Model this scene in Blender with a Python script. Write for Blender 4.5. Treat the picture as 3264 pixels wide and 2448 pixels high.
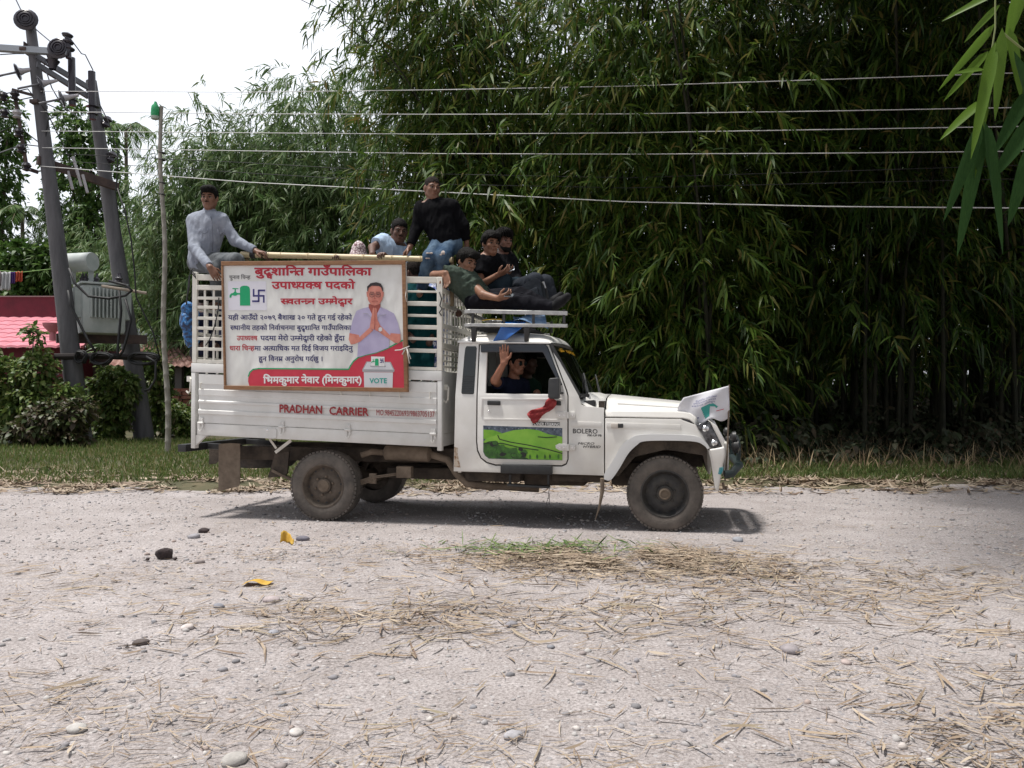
import bpy, bmesh, math, random
import numpy as np
from mathutils import Vector, Matrix, Euler
from mathutils.geometry import tessellate_polygon

for _o in list(bpy.data.objects): bpy.data.objects.remove(_o)
SC = bpy.context.scene
COL = SC.collection
R = math.radians
random.seed(7)
RNG = np.random.default_rng(7)

# ------------------------------------------------------------------ camera
FPX, CX, CY = 2663.0, 1632.0, 1224.0          # focal length and centre in photograph pixels (3264 x 2448)
PITCH = math.atan(30 / FPX)
CAM = np.array([0.0, 0.0, 1.25])
cam = bpy.data.cameras.new('camera'); camo = bpy.data.objects.new('camera', cam); COL.objects.link(camo)
camo.location = CAM; camo.rotation_euler = (R(90) + PITCH, 0, 0)
cam.sensor_width = 36; cam.lens = 36 * FPX / 3264; cam.clip_start = 0.05; cam.clip_end = 3000
SC.camera = camo

# ------------------------------------------------------------------ sky and sun (high, to the left, thin cloud)
SUN_EL, SUN_AZ = R(73), R(-96)                # azimuth clockwise from +Y
sdir = Vector((math.sin(SUN_AZ) * math.cos(SUN_EL), math.cos(SUN_AZ) * math.cos(SUN_EL), math.sin(SUN_EL)))
W = bpy.data.worlds.new('World'); SC.world = W; W.use_nodes = True
nt = W.node_tree; N = nt.nodes; L = nt.links; N.clear()
sky = N.new('ShaderNodeTexSky'); sky.sky_type = 'NISHITA'; sky.sun_disc = False
sky.sun_elevation = SUN_EL; sky.sun_rotation = SUN_AZ; sky.air_density = 1.0; sky.dust_density = 3.0; sky.ozone_density = 1.0
tc = N.new('ShaderNodeTexCoord'); nz = N.new('ShaderNodeTexNoise'); nz.inputs['Scale'].default_value = 2.2; nz.inputs['Detail'].default_value = 6
cr = N.new('ShaderNodeValToRGB'); cr.color_ramp.elements[0].position = .25; cr.color_ramp.elements[0].color = (.62, .62, .62, 1)
cr.color_ramp.elements[1].position = .6; cr.color_ramp.elements[1].color = (.95, .95, .95, 1)
mx = N.new('ShaderNodeMix'); mx.data_type = 'RGBA'; mx.inputs[7].default_value = (9.3, 9.6, 10.2, 1)
bg = N.new('ShaderNodeBackground'); bg.inputs['Strength'].default_value = 0.088; wo = N.new('ShaderNodeOutputWorld')
L.new(tc.outputs['Generated'], nz.inputs['Vector']); L.new(nz.outputs['Fac'], cr.inputs['Fac']); L.new(cr.outputs['Color'], mx.inputs[0])
# sky dimmed behind the camera, added to lower light on the grove's near side
sx = N.new('ShaderNodeSeparateXYZ'); mr = N.new('ShaderNodeMapRange'); mr.inputs[1].default_value = -.5; mr.inputs[2].default_value = .35; mr.inputs[3].default_value = .62; mr.inputs[4].default_value = 1.12
vm = N.new('ShaderNodeVectorMath'); vm.operation = 'SCALE'; L.new(tc.outputs['Generated'], sx.inputs[0]); L.new(sx.outputs['Y'], mr.inputs[0]); L.new(mx.outputs[2], vm.inputs[0]); L.new(mr.outputs[0], vm.inputs['Scale'])
L.new(sky.outputs['Color'], mx.inputs[6]); L.new(vm.outputs[0], bg.inputs['Color']); L.new(bg.outputs[0], wo.inputs['Surface'])
sun = bpy.data.lights.new('sun', 'SUN'); sun.energy = 3.7; sun.angle = R(7); sun.color = (1.0, .96, .9)
suno = bpy.data.objects.new('sun', sun); COL.objects.link(suno); suno.rotation_euler = sdir.to_track_quat('Z', 'Y').to_euler()
SC.view_settings.view_transform = 'Standard'; SC.view_settings.look = 'None'; SC.view_settings.exposure = 0.42; SC.view_settings.gamma = 1
SC.cycles.max_bounces = 6; SC.cycles.transparent_max_bounces = 6; SC.cycles.use_denoising = True
# ------------------------------------------------------------------ helpers
TA = np.array([-1.82, 8.13, 0.0]); TB = np.array([1.383, 7.52, 0.0])      # the near wheels' contact points
TU = (TB - TA) / np.linalg.norm(TB - TA); TN = np.array([-TU[1], TU[0], 0.0])
TYAW = math.atan2(TU[1], TU[0])
FR = {1: (680, 800, .28933), 2: (560, 560, .28933), 3: (1100, 540, .36166), 4: (1400, 1000, .45208), 5: (560, 1100, .42495), 6: (0, 0, .36166),
      7: (0, 600, .54237), 8: (560, 820, .2291), 9: (1450, 700, .18083), 0: (0, 0, 1.47558)}

def src(k, x, y): a = FR[k]; return a[0] + x * a[2], a[1] + y * a[2]
def ray(sx, sy):
    x = (sx - CX) / FPX; z = -(sy - CY) / FPX
    return np.array([x, math.cos(PITCH) - z * math.sin(PITCH), z * math.cos(PITCH) + math.sin(PITCH)])
def Z(k, x, y, off=0.0):                      # a point of the truck's own frame: along, inward, up
    r = ray(*src(k, x, y)); t = ((TA + TN * off - CAM) @ TN) / (r @ TN); p = CAM + r * t - TA
    return Vector((p @ TU, off, p[2]))
def WD(k, x, y, depth):                       # a world point at a given distance
    r = ray(*src(k, x, y)); return Vector(CAM + r * (depth / r[1]))
def GR(k, x, y, z=0.0):                       # a world point on the ground
    r = ray(*src(k, x, y)); return Vector(CAM + r * ((z - CAM[2]) / r[2]))
TM = Matrix.Translation(Vector(TA)) @ Matrix.Rotation(TYAW, 4, 'Z')       # truck frame to world

def mesh_np(name, V, F):
    """F: list of arrays (n,k) or one array"""
    me = bpy.data.meshes.new(name)
    V = np.asarray(V, np.float32); Fs = F if isinstance(F, list) else [F]
    Fs = [np.asarray(f, np.int32) for f in Fs if len(f)]
    me.vertices.add(len(V)); me.vertices.foreach_set('co', V.ravel())
    li = np.concatenate([f.ravel() for f in Fs]); tot = np.concatenate([np.full(len(f), f.shape[1], np.int32) for f in Fs])
    st = np.concatenate([[0], np.cumsum(tot)[:-1]]).astype(np.int32)
    me.loops.add(len(li)); me.loops.foreach_set('vertex_index', li)
    me.polygons.add(len(tot)); me.polygons.foreach_set('loop_start', st)
    me.update(calc_edges=True); me.validate()
    return me
def link(name, me, mat=None, parent=None, smooth=False):
    o = bpy.data.objects.new(name, me); COL.objects.link(o)
    if mat and not me.materials: me.materials.append(mat)
    if parent: o.parent = parent
    if smooth: me.polygons.foreach_set('use_smooth', [True] * len(me.polygons))
    return o
def tag(o, label, cat, group=None):
    o['label'] = label; o['category'] = cat
    if group: o['group'] = group
    return o
def empty(name, loc, label, cat, group=None, rz=0.0):
    o = bpy.data.objects.new(name, None); COL.objects.link(o); o.location = loc; o.rotation_euler = (0, 0, rz); o.empty_display_size = .1
    return tag(o, label, cat, group)
def kind(o, k): o['kind'] = k; return o

class MB:
    """collects boxes, bars, tubes, prisms and lathes; build() links them as one mesh"""
    def __init__(s): s.v = []; s.f = []
    def add(s, V, F):
        n = len(s.v); s.v += [tuple(p) for p in V]; s.f += [tuple(i + n for i in f) for f in F]; return s
    def hexa(s, P):                            # 8 corners: bottom ring 0-3, top ring 4-7
        return s.add(P, [(3, 2, 1, 0), (4, 5, 6, 7), (0, 1, 5, 4), (1, 2, 6, 5), (2, 3, 7, 6), (3, 0, 4, 7)])
    def box(s, a, b):
        x0, y0, z0 = [min(p, q) for p, q in zip(a, b)]; x1, y1, z1 = [max(p, q) for p, q in zip(a, b)]
        return s.hexa([(x0, y0, z0), (x1, y0, z0), (x1, y1, z0), (x0, y1, z0), (x0, y0, z1), (x1, y0, z1), (x1, y1, z1), (x0, y1, z1)])
    def bar(s, a, b, w, h, up=(0, 0, 1)):      # box beam from a to b
        a, b = Vector(a), Vector(b); d = (b - a).normalized(); sd = d.cross(Vector(up))
        if sd.length < 1e-4: sd = d.cross(Vector((0, 1, 0)))
        sd.normalize(); u = sd.cross(d); x = sd * w / 2; y = u * h / 2
        return s.hexa([a - x - y, b - x - y, b + x - y, a + x - y, a - x + y, b - x + y, b + x + y, a + x + y])
    def tube(s, pts, r, n=8, cap=True):
        pts = [Vector(p) for p in pts]; rs = r if isinstance(r, (list, tuple)) else [r] * len(pts)
        V = []; F = []; prev = None
        for i, p in enumerate(pts):
            d = (pts[min(i + 1, len(pts) - 1)] - pts[max(i - 1, 0)]).normalized()
            if prev is None: a = d.orthogonal().normalized()
            else: a = (prev - d * prev.dot(d)).normalized()
            prev = a; b = d.cross(a)
            for k in range(n):
                t = 2 * math.pi * k / n; V.append(p + (a * math.cos(t) + b * math.sin(t)) * rs[i])
        for i in range(len(pts) - 1):
            for k in range(n): F.append((i * n + k, i * n + (k + 1) % n, (i + 1) * n + (k + 1) % n, (i + 1) * n + k))
        if cap: F.append(tuple(range(n - 1, -1, -1))); F.append(tuple(range((len(pts) - 1) * n, len(pts) * n)))
        return s.add(V, F)
    def lathe(s, c, axis, prof, n=32):         # prof: (radius, along axis)
        c = Vector(c); d = Vector(axis).normalized(); a = d.orthogonal().normalized(); b = d.cross(a); V = []; F = []
        for r, h in prof:
            for k in range(n):
                t = 2 * math.pi * k / n; V.append(c + d * h + (a * math.cos(t) + b * math.sin(t)) * max(r, 1e-4))
        for i in range(len(prof) - 1):
            for k in range(n): F.append((i * n + k, i * n + (k + 1) % n, (i + 1) * n + (k + 1) % n, (i + 1) * n + k))
        return s.add(V, F)
    def prism(s, poly, holes, y0, y1):         # polygon of (x,z) between two values of y
        loops = [list(poly)] + [list(h) for h in (holes or [])]
        flat = [p for l in loops for p in l]
        tri = tessellate_polygon([[Vector((p[0], p[1], 0)) for p in l] for l in loops]); n = len(flat)
        V = [(p[0], y0, p[1]) for p in flat] + [(p[0], y1, p[1]) for p in flat]
        def ar(t): a, b, c = [flat[i] for i in t]; return (b[0] - a[0]) * (c[1] - a[1]) - (b[1] - a[1]) * (c[0] - a[0])
        F = []
        for t in tri:
            t = tuple(t) if ar(t) > 0 else tuple(reversed(t))
            F.append(t); F.append(tuple(n + i for i in reversed(t)))
        k = 0
        for li, l in enumerate(loops):
            m = len(l); A = sum(l[i][0] * l[(i + 1) % m][1] - l[(i + 1) % m][0] * l[i][1] for i in range(m))
            ccw = (A > 0) == (li == 0)
            for i in range(m):
                p, q = k + i, k + (i + 1) % m
                F.append((p, p + n, q + n, q) if ccw else (q, q + n, p + n, p))
            k += m
        return s.add(V, F)
    def sheet(s, rows):                        # grid of points
        n = len(rows[0]); V = [p for r in rows for p in r]
        return s.add(V, [(i * n + j, i * n + j + 1, (i + 1) * n + j + 1, (i + 1) * n + j) for i in range(len(rows) - 1) for j in range(n - 1)])
    def build(s, name, mat, parent=None, smooth=False, bevel=0.0, M=None, sub=0, fixn=False, solid=0.0, seg=2):
        me = bpy.data.meshes.new(name); V = [Vector(p) for p in s.v]
        if M is not None: V = [M @ p for p in V]
        me.from_pydata(V, [], s.f)
        if bevel or fixn or sub:
            bm = bmesh.new(); bm.from_mesh(me)
            if fixn: bmesh.ops.recalc_face_normals(bm, faces=bm.faces)
            if bevel:
                ed = [e for e in bm.edges if len(e.link_faces) == 2 and e.calc_face_angle(0) > R(28)]
                bmesh.ops.bevel(bm, geom=ed, offset=bevel, segments=seg, profile=.6, affect='EDGES', clamp_overlap=True)
            bm.to_mesh(me); bm.free()
        o = link(name, me, mat, parent)
        if smooth or bevel:
            me.polygons.foreach_set('use_smooth', [True] * len(me.polygons))
            if smooth != 'all': me.set_sharp_from_angle(angle=R(38))
        if solid: m = o.modifiers.new('solid', 'SOLIDIFY'); m.thickness = solid; m.offset = 0
        return o

def nz3(P, f, seed=0, oct=3):                  # cheap smooth noise, about -1..1
    rg = np.random.default_rng(seed); P = np.asarray(P, np.float32); out = np.zeros(P.shape[:-1], np.float32); a = 1.0; s = 0
    for o in range(oct):
        for k in range(5):
            d = rg.normal(size=P.shape[-1]); d /= np.linalg.norm(d)
            out += a * np.sin((P @ d.astype(np.float32)) * f * rg.uniform(.7, 1.4) * 6.283 + rg.uniform(0, 6.28)); s += a * .5
        f *= 2.1; a *= .5
    return out / s

# ------------------------------------------------------------------ materials
MATS = {}
def mat(name, col, rough=.6, col2=None, nscale=6, bump=0, bscale=40, metal=0, spec=.5, island=None, trans=0, detail=4, vcol=None, alpha=1, coat=0, ramp=(.35, .65), stretch=None, coords='Object', extra=None):
    if name in MATS: return MATS[name]
    m = bpy.data.materials.new(name); m.use_nodes = True; nt = m.node_tree; N = nt.nodes; L = nt.links
    p = N['Principled BSDF']; p.inputs['Roughness'].default_value = rough; p.inputs['Metallic'].default_value = metal
    p.inputs['Specular IOR Level'].default_value = spec; p.inputs['Coat Weight'].default_value = coat
    p.inputs['Base Color'].default_value = (*col, 1); tc = N.new('ShaderNodeTexCoord'); co = tc.outputs[coords]
    if stretch:
        mp = N.new('ShaderNodeMapping'); mp.inputs['Scale'].default_value = stretch; L.new(co, mp.inputs['Vector']); co = mp.outputs[0]
    cs = None
    if col2:
        nzn = N.new('ShaderNodeTexNoise'); nzn.inputs['Scale'].default_value = nscale; nzn.inputs['Detail'].default_value = detail; nzn.inputs['Roughness'].default_value = .65
        rp = N.new('ShaderNodeValToRGB'); rp.color_ramp.elements[0].position = ramp[0]; rp.color_ramp.elements[1].position = ramp[1]
        rp.color_ramp.elements[0].color = (*col, 1); rp.color_ramp.elements[1].color = (*col2, 1)
        L.new(co, nzn.inputs['Vector']); L.new(nzn.outputs['Fac'], rp.inputs['Fac']); cs = rp.outputs['Color']
    if island:                                 # list of colours picked per loose piece
        g = N.new('ShaderNodeNewGeometry'); rp = N.new('ShaderNodeValToRGB'); e = rp.color_ramp.elements
        e[0].color = (*island[0], 1); e[1].color = (*island[-1], 1)
        for i, c in enumerate(island[1:-1]): q = e.new((i + 1) / (len(island) - 1)); q.color = (*c, 1)
        L.new(g.outputs['Random Per Island'], rp.inputs['Fac']); cs = rp.outputs['Color']
    if vcol:
        a = N.new('ShaderNodeAttribute'); a.attribute_name = vcol; cs = a.outputs['Color']
    if extra: cs = extra(N, L, co, cs, p)
    if cs: L.new(cs, p.inputs['Base Color'])
    if bump:
        nb = N.new('ShaderNodeTexNoise'); nb.inputs['Scale'].default_value = bscale; nb.inputs['Detail'].default_value = 5
        b = N.new('ShaderNodeBump'); b.inputs['Strength'].default_value = min(1, bump); b.inputs['Distance'].default_value = .01 * max(1, bump)
        L.new(co, nb.inputs['Vector']); L.new(nb.outputs['Fac'], b.inputs['Height']); L.new(b.outputs[0], p.inputs['Normal'])
    if trans:
        t = N.new('ShaderNodeBsdfTranslucent'); ms = N.new('ShaderNodeMixShader'); ms.inputs[0].default_value = trans
        if cs: L.new(cs, t.inputs['Color'])
        else: t.inputs['Color'].default_value = (*col, 1)
        L.new(p.outputs[0], ms.inputs[1]); L.new(t.outputs[0], ms.inputs[2]); L.new(ms.outputs[0], N['Material Output'].inputs['Surface'])
    if alpha < 1: p.inputs['Alpha'].default_value = alpha
    MATS[name] = m
    return m

CABLE = mat('black_cable', (.012, .012, .014), .6)
# ------------------------------------------------------------------ lettering: glyph meshes, Devanagari laid out by hand (half forms, i-sign order)
_dg = {}
def glyph(s, off=0.0):
    k = (s, off)
    if k not in _dg:
        def conv(t):
            c = bpy.data.curves.new('t', 'FONT'); c.body = t; c.offset = off; c.resolution_u = 2
            o = bpy.data.objects.new('t', c); COL.objects.link(o)
            d = bpy.context.evaluated_depsgraph_get(); m = bpy.data.meshes.new_from_object(o.evaluated_get(d))
            r = ([(v.co.x, v.co.y) for v in m.vertices], [tuple(p.vertices) for p in m.polygons])
            bpy.data.objects.remove(o); bpy.data.curves.remove(c); bpy.data.meshes.remove(m); return r
        V, F = conv(s)
        wide = conv(s + 'MMM')[0]; bare = conv('MMM')[0]
        adv = max(p[0] for p in wide) - max(p[0] for p in bare)
        _dg[k] = (V, F, adv)
    return _dg[k]
def clipx(V, F, xc):
    bm = bmesh.new(); vs = [bm.verts.new((x, y, 0)) for x, y in V]
    for f in F:
        try: bm.faces.new([vs[i] for i in f])
        except ValueError: pass
    bmesh.ops.bisect_plane(bm, geom=bm.verts[:] + bm.edges[:] + bm.faces[:], plane_co=(xc, 0, 0), plane_no=(1, 0, 0), clear_outer=True)
    bm.verts.index_update(); r = ([(v.co.x, v.co.y) for v in bm.verts], [tuple(v.index for v in f.verts) for f in bm.faces]); bm.free(); return r
MARKS = set('ुूेैोौंँृ्')
def lay(text, off=0.0):
    """tokens: plain letters; '~' after a letter makes it a half form; '^' puts the next letter small below; \\x01 a ra stroke; \\x02 a reph"""
    V = []; F = []; x = 0.0; i = 0; lastadv = .7
    def put(v, f, dx, dy=0.0, sc=1.0):
        n = len(V); V.extend([(a * sc + dx, b * sc + dy) for a, b in v]); F.extend([tuple(k + n for k in q) for q in f])
    while i < len(text):
        c = text[i]
        if c == '^':
            v, f, a = glyph(text[i + 1], off); put(v, f, x - lastadv * .62, -.30, .62); i += 2; continue
        if c == '\x01':
            w = .045 + off; put([(x - .12, .30 + w), (x - .12, .30 - w), (x - .5, .02 - w), (x - .5, .02 + w)], [(0, 1, 2, 3)], 0); i += 1; continue
        if c == '\x03':                          # the ligature of half ta with ra
            v, f, a = glyph('ा', off); wd = .52; w = .04
            put([(x, .622), (x + wd, .622), (x + wd, .548), (x, .548)], [(3, 2, 1, 0)], 0)
            for (ax, ay), (bx, by) in (((.50, .34), (.06, .36)), ((.46, .33), (.05, .03))): put([(x + ax, ay + w), (x + ax, ay - w), (x + bx, by - w), (x + bx, by + w)], [(3, 2, 1, 0)], 0)
            x += wd - .02; put(v, f, x); x += a; lastadv = .6; i += 1; continue
        if c == '\x02':
            v, f, a = glyph('े', off); put([(-(p[0]), p[1]) for p in v], [tuple(reversed(q)) for q in f], x - .25); i += 1; continue
        v, f, a = glyph(c, off)
        if i + 1 < len(text) and text[i + 1] == '~':
            cut = a - .15; v, f = clipx(v, f, cut); put(v, f, x); x += cut - .02; lastadv = cut; i += 2; continue
        put(v, f, x); x += a
        if c not in MARKS: lastadv = a
        i += 1
    return V, F, x
def bold(mb, V, F, put, r, n=10):
    """the same glyphs nudged round a small circle, each copy a hair in front of the last"""
    for k in range(n + 1 if r else 1):
        dx, dy = (r * math.cos(k * 6.2832 / n), r * math.sin(k * 6.2832 / n)) if k < n and r else (0, 0)
        mb.add([put(a + dx, b + dy, k * .00005) for a, b in V], F)
# ------------------------------------------------------------------ ground and road
def groundmat():
    m = bpy.data.materials.new('earth'); m.use_nodes = True; nt = m.node_tree; N = nt.nodes; L = nt.links; p = N['Principled BSDF']; p.inputs['Roughness'].default_value = .95
    tc = N.new('ShaderNodeTexCoord'); n = N.new('ShaderNodeTexNoise'); n.inputs['Scale'].default_value = .9; n.inputs['Detail'].default_value = 8; n.inputs['Roughness'].default_value = .7
    L.new(tc.outputs['Object'], n.inputs['Vector']); r = N.new('ShaderNodeValToRGB'); e = r.color_ramp.elements
    e[0].position = .35; e[0].color = (.035, .04, .016, 1); e[1].position = .65; e[1].color = (.13, .10, .055, 1); q = e.new(.5); q.color = (.07, .065, .03, 1)
    L.new(n.outputs['Fac'], r.inputs['Fac']); L.new(r.outputs['Color'], p.inputs['Base Color']); return m
EARTH = groundmat()
def roadmat():
    m = bpy.data.materials.new('dusty_road'); m.use_nodes = True; nt = m.node_tree; N = nt.nodes; L = nt.links; p = N['Principled BSDF']; p.inputs['Roughness'].default_value = .95; p.inputs['Specular IOR Level'].default_value = .2
    tc = N.new('ShaderNodeTexCoord'); o = tc.outputs['Object']
    def noise(s, d, ro=.6, src=o):
        n = N.new('ShaderNodeTexNoise'); n.inputs['Scale'].default_value = s; n.inputs['Detail'].default_value = d; n.inputs['Roughness'].default_value = ro; L.new(src, n.inputs['Vector']); return n.outputs['Fac']
    def ramp(f, a, ca, b, cb):
        r = N.new('ShaderNodeValToRGB'); e = r.color_ramp.elements; e[0].position = a; e[1].position = b; e[0].color = (*ca, 1); e[1].color = (*cb, 1); L.new(f, r.inputs['Fac']); return r.outputs['Color']
    def mix(f, a, b, t='MIX'):
        x = N.new('ShaderNodeMix'); x.data_type = 'RGBA'; x.blend_type = t
        if isinstance(f, float): x.inputs[0].default_value = f
        else: L.new(f, x.inputs[0])
        L.new(a, x.inputs[6]); L.new(b, x.inputs[7]); return x.outputs[2]
    base = ramp(noise(.55, 5), .35, (.325, .297, .29), .65, (.435, .405, .402))
    pat = ramp(noise(1.7, 7, .7), .38, (.305, .273, .264), .62, (.45, .418, .416))
    c = mix(.5, base, pat)
    grain = ramp(noise(70, 4, .8), .34, (.46, .44, .43), .68, (1.28, 1.27, 1.27)); c = mix(1.0, c, grain, 'MULTIPLY')
    v = N.new('ShaderNodeTexVoronoi'); v.inputs['Scale'].default_value = 38; L.new(o, v.inputs['Vector'])
    sep = N.new('ShaderNodeSeparateColor'); L.new(v.outputs['Color'], sep.inputs[0])
    gt = N.new('ShaderNodeMath'); gt.operation = 'GREATER_THAN'; gt.inputs[1].default_value = .74; L.new(sep.outputs[0], gt.inputs[0])
    lt = N.new('ShaderNodeMath'); lt.operation = 'LESS_THAN'; lt.inputs[1].default_value = .34; L.new(v.outputs['Distance'], lt.inputs[0])
    mu = N.new('ShaderNodeMath'); mu.operation = 'MULTIPLY'; L.new(gt.outputs[0], mu.inputs[0]); L.new(lt.outputs[0], mu.inputs[1])
    st = ramp(sep.outputs[1], .15, (.15, .145, .16), .95, (.48, .455, .45)); c = mix(mu.outputs[0], c, st)
    L.new(c, p.inputs['Base Color'])
    b = N.new('ShaderNodeBump'); b.inputs['Strength'].default_value = .8; b.inputs['Distance'].default_value = .012; L.new(noise(45, 6, .7), b.inputs['Height']); L.new(b.outputs[0], p.inputs['Normal'])
    return m
ROAD = roadmat()
def roadedge(x): return 11.2 + .25 * np.sin(x * .8 + 1) + .18 * np.sin(x * 2.3) + .1 * np.sin(x * 5.1 + 2)
def roadz(x, y):
    P = np.stack([x, y, x * 0], -1)
    h = .012 * nz3(P, .35, 3, 3) + .006 * nz3(P, 1.6, 4, 2)
    h = h * np.clip((np.abs(y - 7.8) - .2) / 1.5, .25, 1)
    return h + .004 - .10 * np.clip((y - roadedge(x)) / .9, 0, 1) ** 1.5
def vergez(x, y):
    P = np.stack([x, y, x * 0], -1)
    h = .03 * nz3(P, .25, 8, 3) + .03 + .05 * np.clip((y - 12) / 3, 0, 1)
    mound = .55 * np.exp(-((y - 19.5) / 2.6) ** 2) * np.clip((x - 2.0) / 3, 0, 1)
    return h * np.clip((y - roadedge(x) + .5) / .8, -1.2, 1) + mound
xs = np.arange(-15, 15.01, .075); ys = np.concatenate([np.arange(1.2, 6, .05), np.arange(6, 12.6, .075)])
X, Y = np.meshgrid(xs, ys); V = np.stack([X, Y, roadz(X, Y)], -1).reshape(-1, 3)
nx = len(xs); I = np.arange(len(ys) - 1)[:, None] * nx + np.arange(nx - 1)[None, :]; I = I.ravel()
kind(link('road', mesh_np('road', V, np.stack([I, I + 1, I + nx + 1, I + nx], -1)), ROAD, smooth=True), 'structure')
xs = np.arange(-40, 40.01, .25); ys = np.arange(10.4, 40, .25)
X, Y = np.meshgrid(xs, ys); V = np.stack([X, Y, vergez(X, Y) - .012], -1).reshape(-1, 3)
nx = len(xs); I = (np.arange(len(ys) - 1)[:, None] * nx + np.arange(nx - 1)[None, :]).ravel()
kind(link('verge', mesh_np('verge', V, np.stack([I, I + 1, I + nx + 1, I + nx], -1)), EARTH, smooth=True), 'structure')
# the wide ground below: the same dusty road surface towards and behind the camera, earth beyond
m = MB().add([(-900, -900, -.12), (900, -900, -.12), (900, 11, -.12), (-900, 11, -.12)], [(0, 1, 2, 3)]); kind(m.build('ground', ROAD), 'structure')
m = MB().add([(-900, 11, -.14), (900, 11, -.14), (900, 900, -.14), (-900, 900, -.14)], [(0, 1, 2, 3)]); kind(m.build('terrain', EARTH), 'structure')
# ------------------------------------------------------------------ the pickup truck
def dusty(N, L, co, cs, p):                    # road dust rising from the sills, in cloudy patches
    g = N.new('ShaderNodeNewGeometry'); sx = N.new('ShaderNodeSeparateXYZ'); L.new(g.outputs['Position'], sx.inputs[0])
    mr = N.new('ShaderNodeMapRange'); mr.inputs[1].default_value = 1.35; mr.inputs[2].default_value = .35; mr.inputs[3].default_value = .06; mr.inputs[4].default_value = .85
    L.new(sx.outputs['Z'], mr.inputs[0]); n = N.new('ShaderNodeTexNoise'); n.inputs['Scale'].default_value = 5; n.inputs['Detail'].default_value = 6; L.new(co, n.inputs['Vector'])
    mu = N.new('ShaderNodeMath'); mu.operation = 'MULTIPLY'; L.new(mr.outputs[0], mu.inputs[0]); L.new(n.outputs['Fac'], mu.inputs[1])
    m = N.new('ShaderNodeMix'); m.data_type = 'RGBA'; L.new(mu.outputs[0], m.inputs[0]); m.inputs[7].default_value = (.42, .36, .29, 1)
    if cs: L.new(cs, m.inputs[6])
    else: m.inputs[6].default_value = p.inputs['Base Color'].default_value
    return m.outputs[2]
PAINT = mat('white_paint', (.74, .73, .70), .32, (.80, .79, .77), 3, coat=.3, bump=.12, bscale=4, extra=dusty)
BEDP = mat('bed_paint', (.68, .68, .66), .42, (.78, .78, .77), 4, extra=dusty)
CAGEP = mat('cage_paint', (.62, .60, .54), .5, (.74, .72, .66), 9, extra=dusty)
FLARE = mat('silver_flare', (.66, .66, .66), .35, metal=.15)
BLK = mat('black_plastic', (.018, .018, .02), .45, (.03, .03, .03), 20)
DARK = mat('dirty_underbody', (.035, .027, .022), .9, (.085, .066, .05), 7, bump=.5)
MUD = mat('dusty_brown_metal', (.12, .09, .065), .85, (.2, .155, .115), 8, bump=.4)
RUB = mat('rubber', (.028, .027, .027), .85, (.105, .088, .074), 5, bump=.4, bscale=60, ramp=(.38, .6))
RUBD = mat('rubber_worn', (.07, .062, .056), .9, (.16, .137, .118), 4, bump=.4, bscale=50)
RIM = mat('steel_rim', (.035, .035, .037), .55, (.075, .068, .06), 9, metal=.3)
RIMB = mat('brown_rim', (.07, .055, .043), .7, (.15, .12, .095), 9, metal=.2)
CHROME = mat('chrome', (.75, .75, .75), .18, metal=1)
ALU = mat('aluminium', (.34, .34, .34), .5, (.50, .50, .49), 12, metal=.6)
GLASSD = mat('dark_glass', (.012, .016, .016), .05, spec=.8)
def glassmat():
    m = bpy.data.materials.new('clear_glass'); m.use_nodes = True; nt = m.node_tree; N = nt.nodes; L = nt.links; p = N['Principled BSDF']
    t = N.new('ShaderNodeBsdfTransparent'); t.inputs['Color'].default_value = (.55, .62, .58, 1); g = N.new('ShaderNodeBsdfGlossy'); g.inputs['Roughness'].default_value = .03
    fr = N.new('ShaderNodeFresnel'); fr.inputs['IOR'].default_value = 1.5; ms = N.new('ShaderNodeMixShader'); L.new(fr.outputs[0], ms.inputs[0])
    L.new(t.outputs[0], ms.inputs[1]); L.new(g.outputs[0], ms.inputs[2]); L.new(ms.outputs[0], N['Material Output'].inputs['Surface']); return m
GLASS = glassmat()
RED = mat('red_paint', (.30, .012, .018), .5); INK = mat('black_print', (.02, .02, .022), .5)

truck = empty('pickup_truck', (0, 0, 0), 'white pickup truck with a caged cargo bed full of riders', 'pickup truck')
truck.matrix_world = TM
def smooth(pts, n=6):                          # Catmull-Rom through the points
    out = []
    for i in range(len(pts) - 1):
        a, b, c, d = [np.array(pts[min(max(i + k, 0), len(pts) - 1)], float) for k in (-1, 0, 1, 2)]
        for t in np.linspace(0, 1, n, endpoint=False): out.append(tuple(.5 * (2 * b + (c - a) * t + (2 * a - 5 * b + 4 * c - d) * t * t + (3 * b - a - 3 * c + d) * t ** 3)))
    return out + [tuple(pts[-1])]
def T2(k, x, y, off=0.0): p = Z(k, x, y, off); return (p.x, p.z)
def poly(k, pts, off=0.0): return [T2(k, x, y, off) for x, y in pts]

# cargo bed, pitched a little nose-down
SH = Matrix(((1, 0, 0, 0), (0, 1, 0, 0), (-.0365, 0, 1, -.0365 * 1.35), (0, 0, 0, 1)))
BW = 1.70; U0, U1 = -1.40, 1.185; BO = -.03
def bedz(u, h): return h - .0365 * (u + 1.35)
prof = [(.962, 0), (1.046, 0), (1.052, -.016), (1.085, -.016), (1.098, 0), (1.155, 0), (1.162, -.016), (1.178, -.016), (1.19, 0), (1.232, 0), (1.238, -.008), (1.292, -.008), (1.298, 0), (1.345, 0), (1.35, -.006), (1.44, -.006), (1.448, .02)]
def dropside(name, y, s):
    m = MB(); rows = []
    for u in (U0 + .075, U1 - .05): rows.append([(u, y + s * o, h) for h, o in prof] + [(u, y + s * .035, 1.448), (u, y + s * .035, .962)])
    m.sheet(rows)
    n = len(rows[0]); m.f.append(tuple(range(n))); m.f.append(tuple(range(2 * n - 1, n - 1, -1))); m.f.append((0, n, 2 * n - 1, n - 1))
    return m.build(name, BEDP, truck, M=SH, fixn=True)
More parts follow.
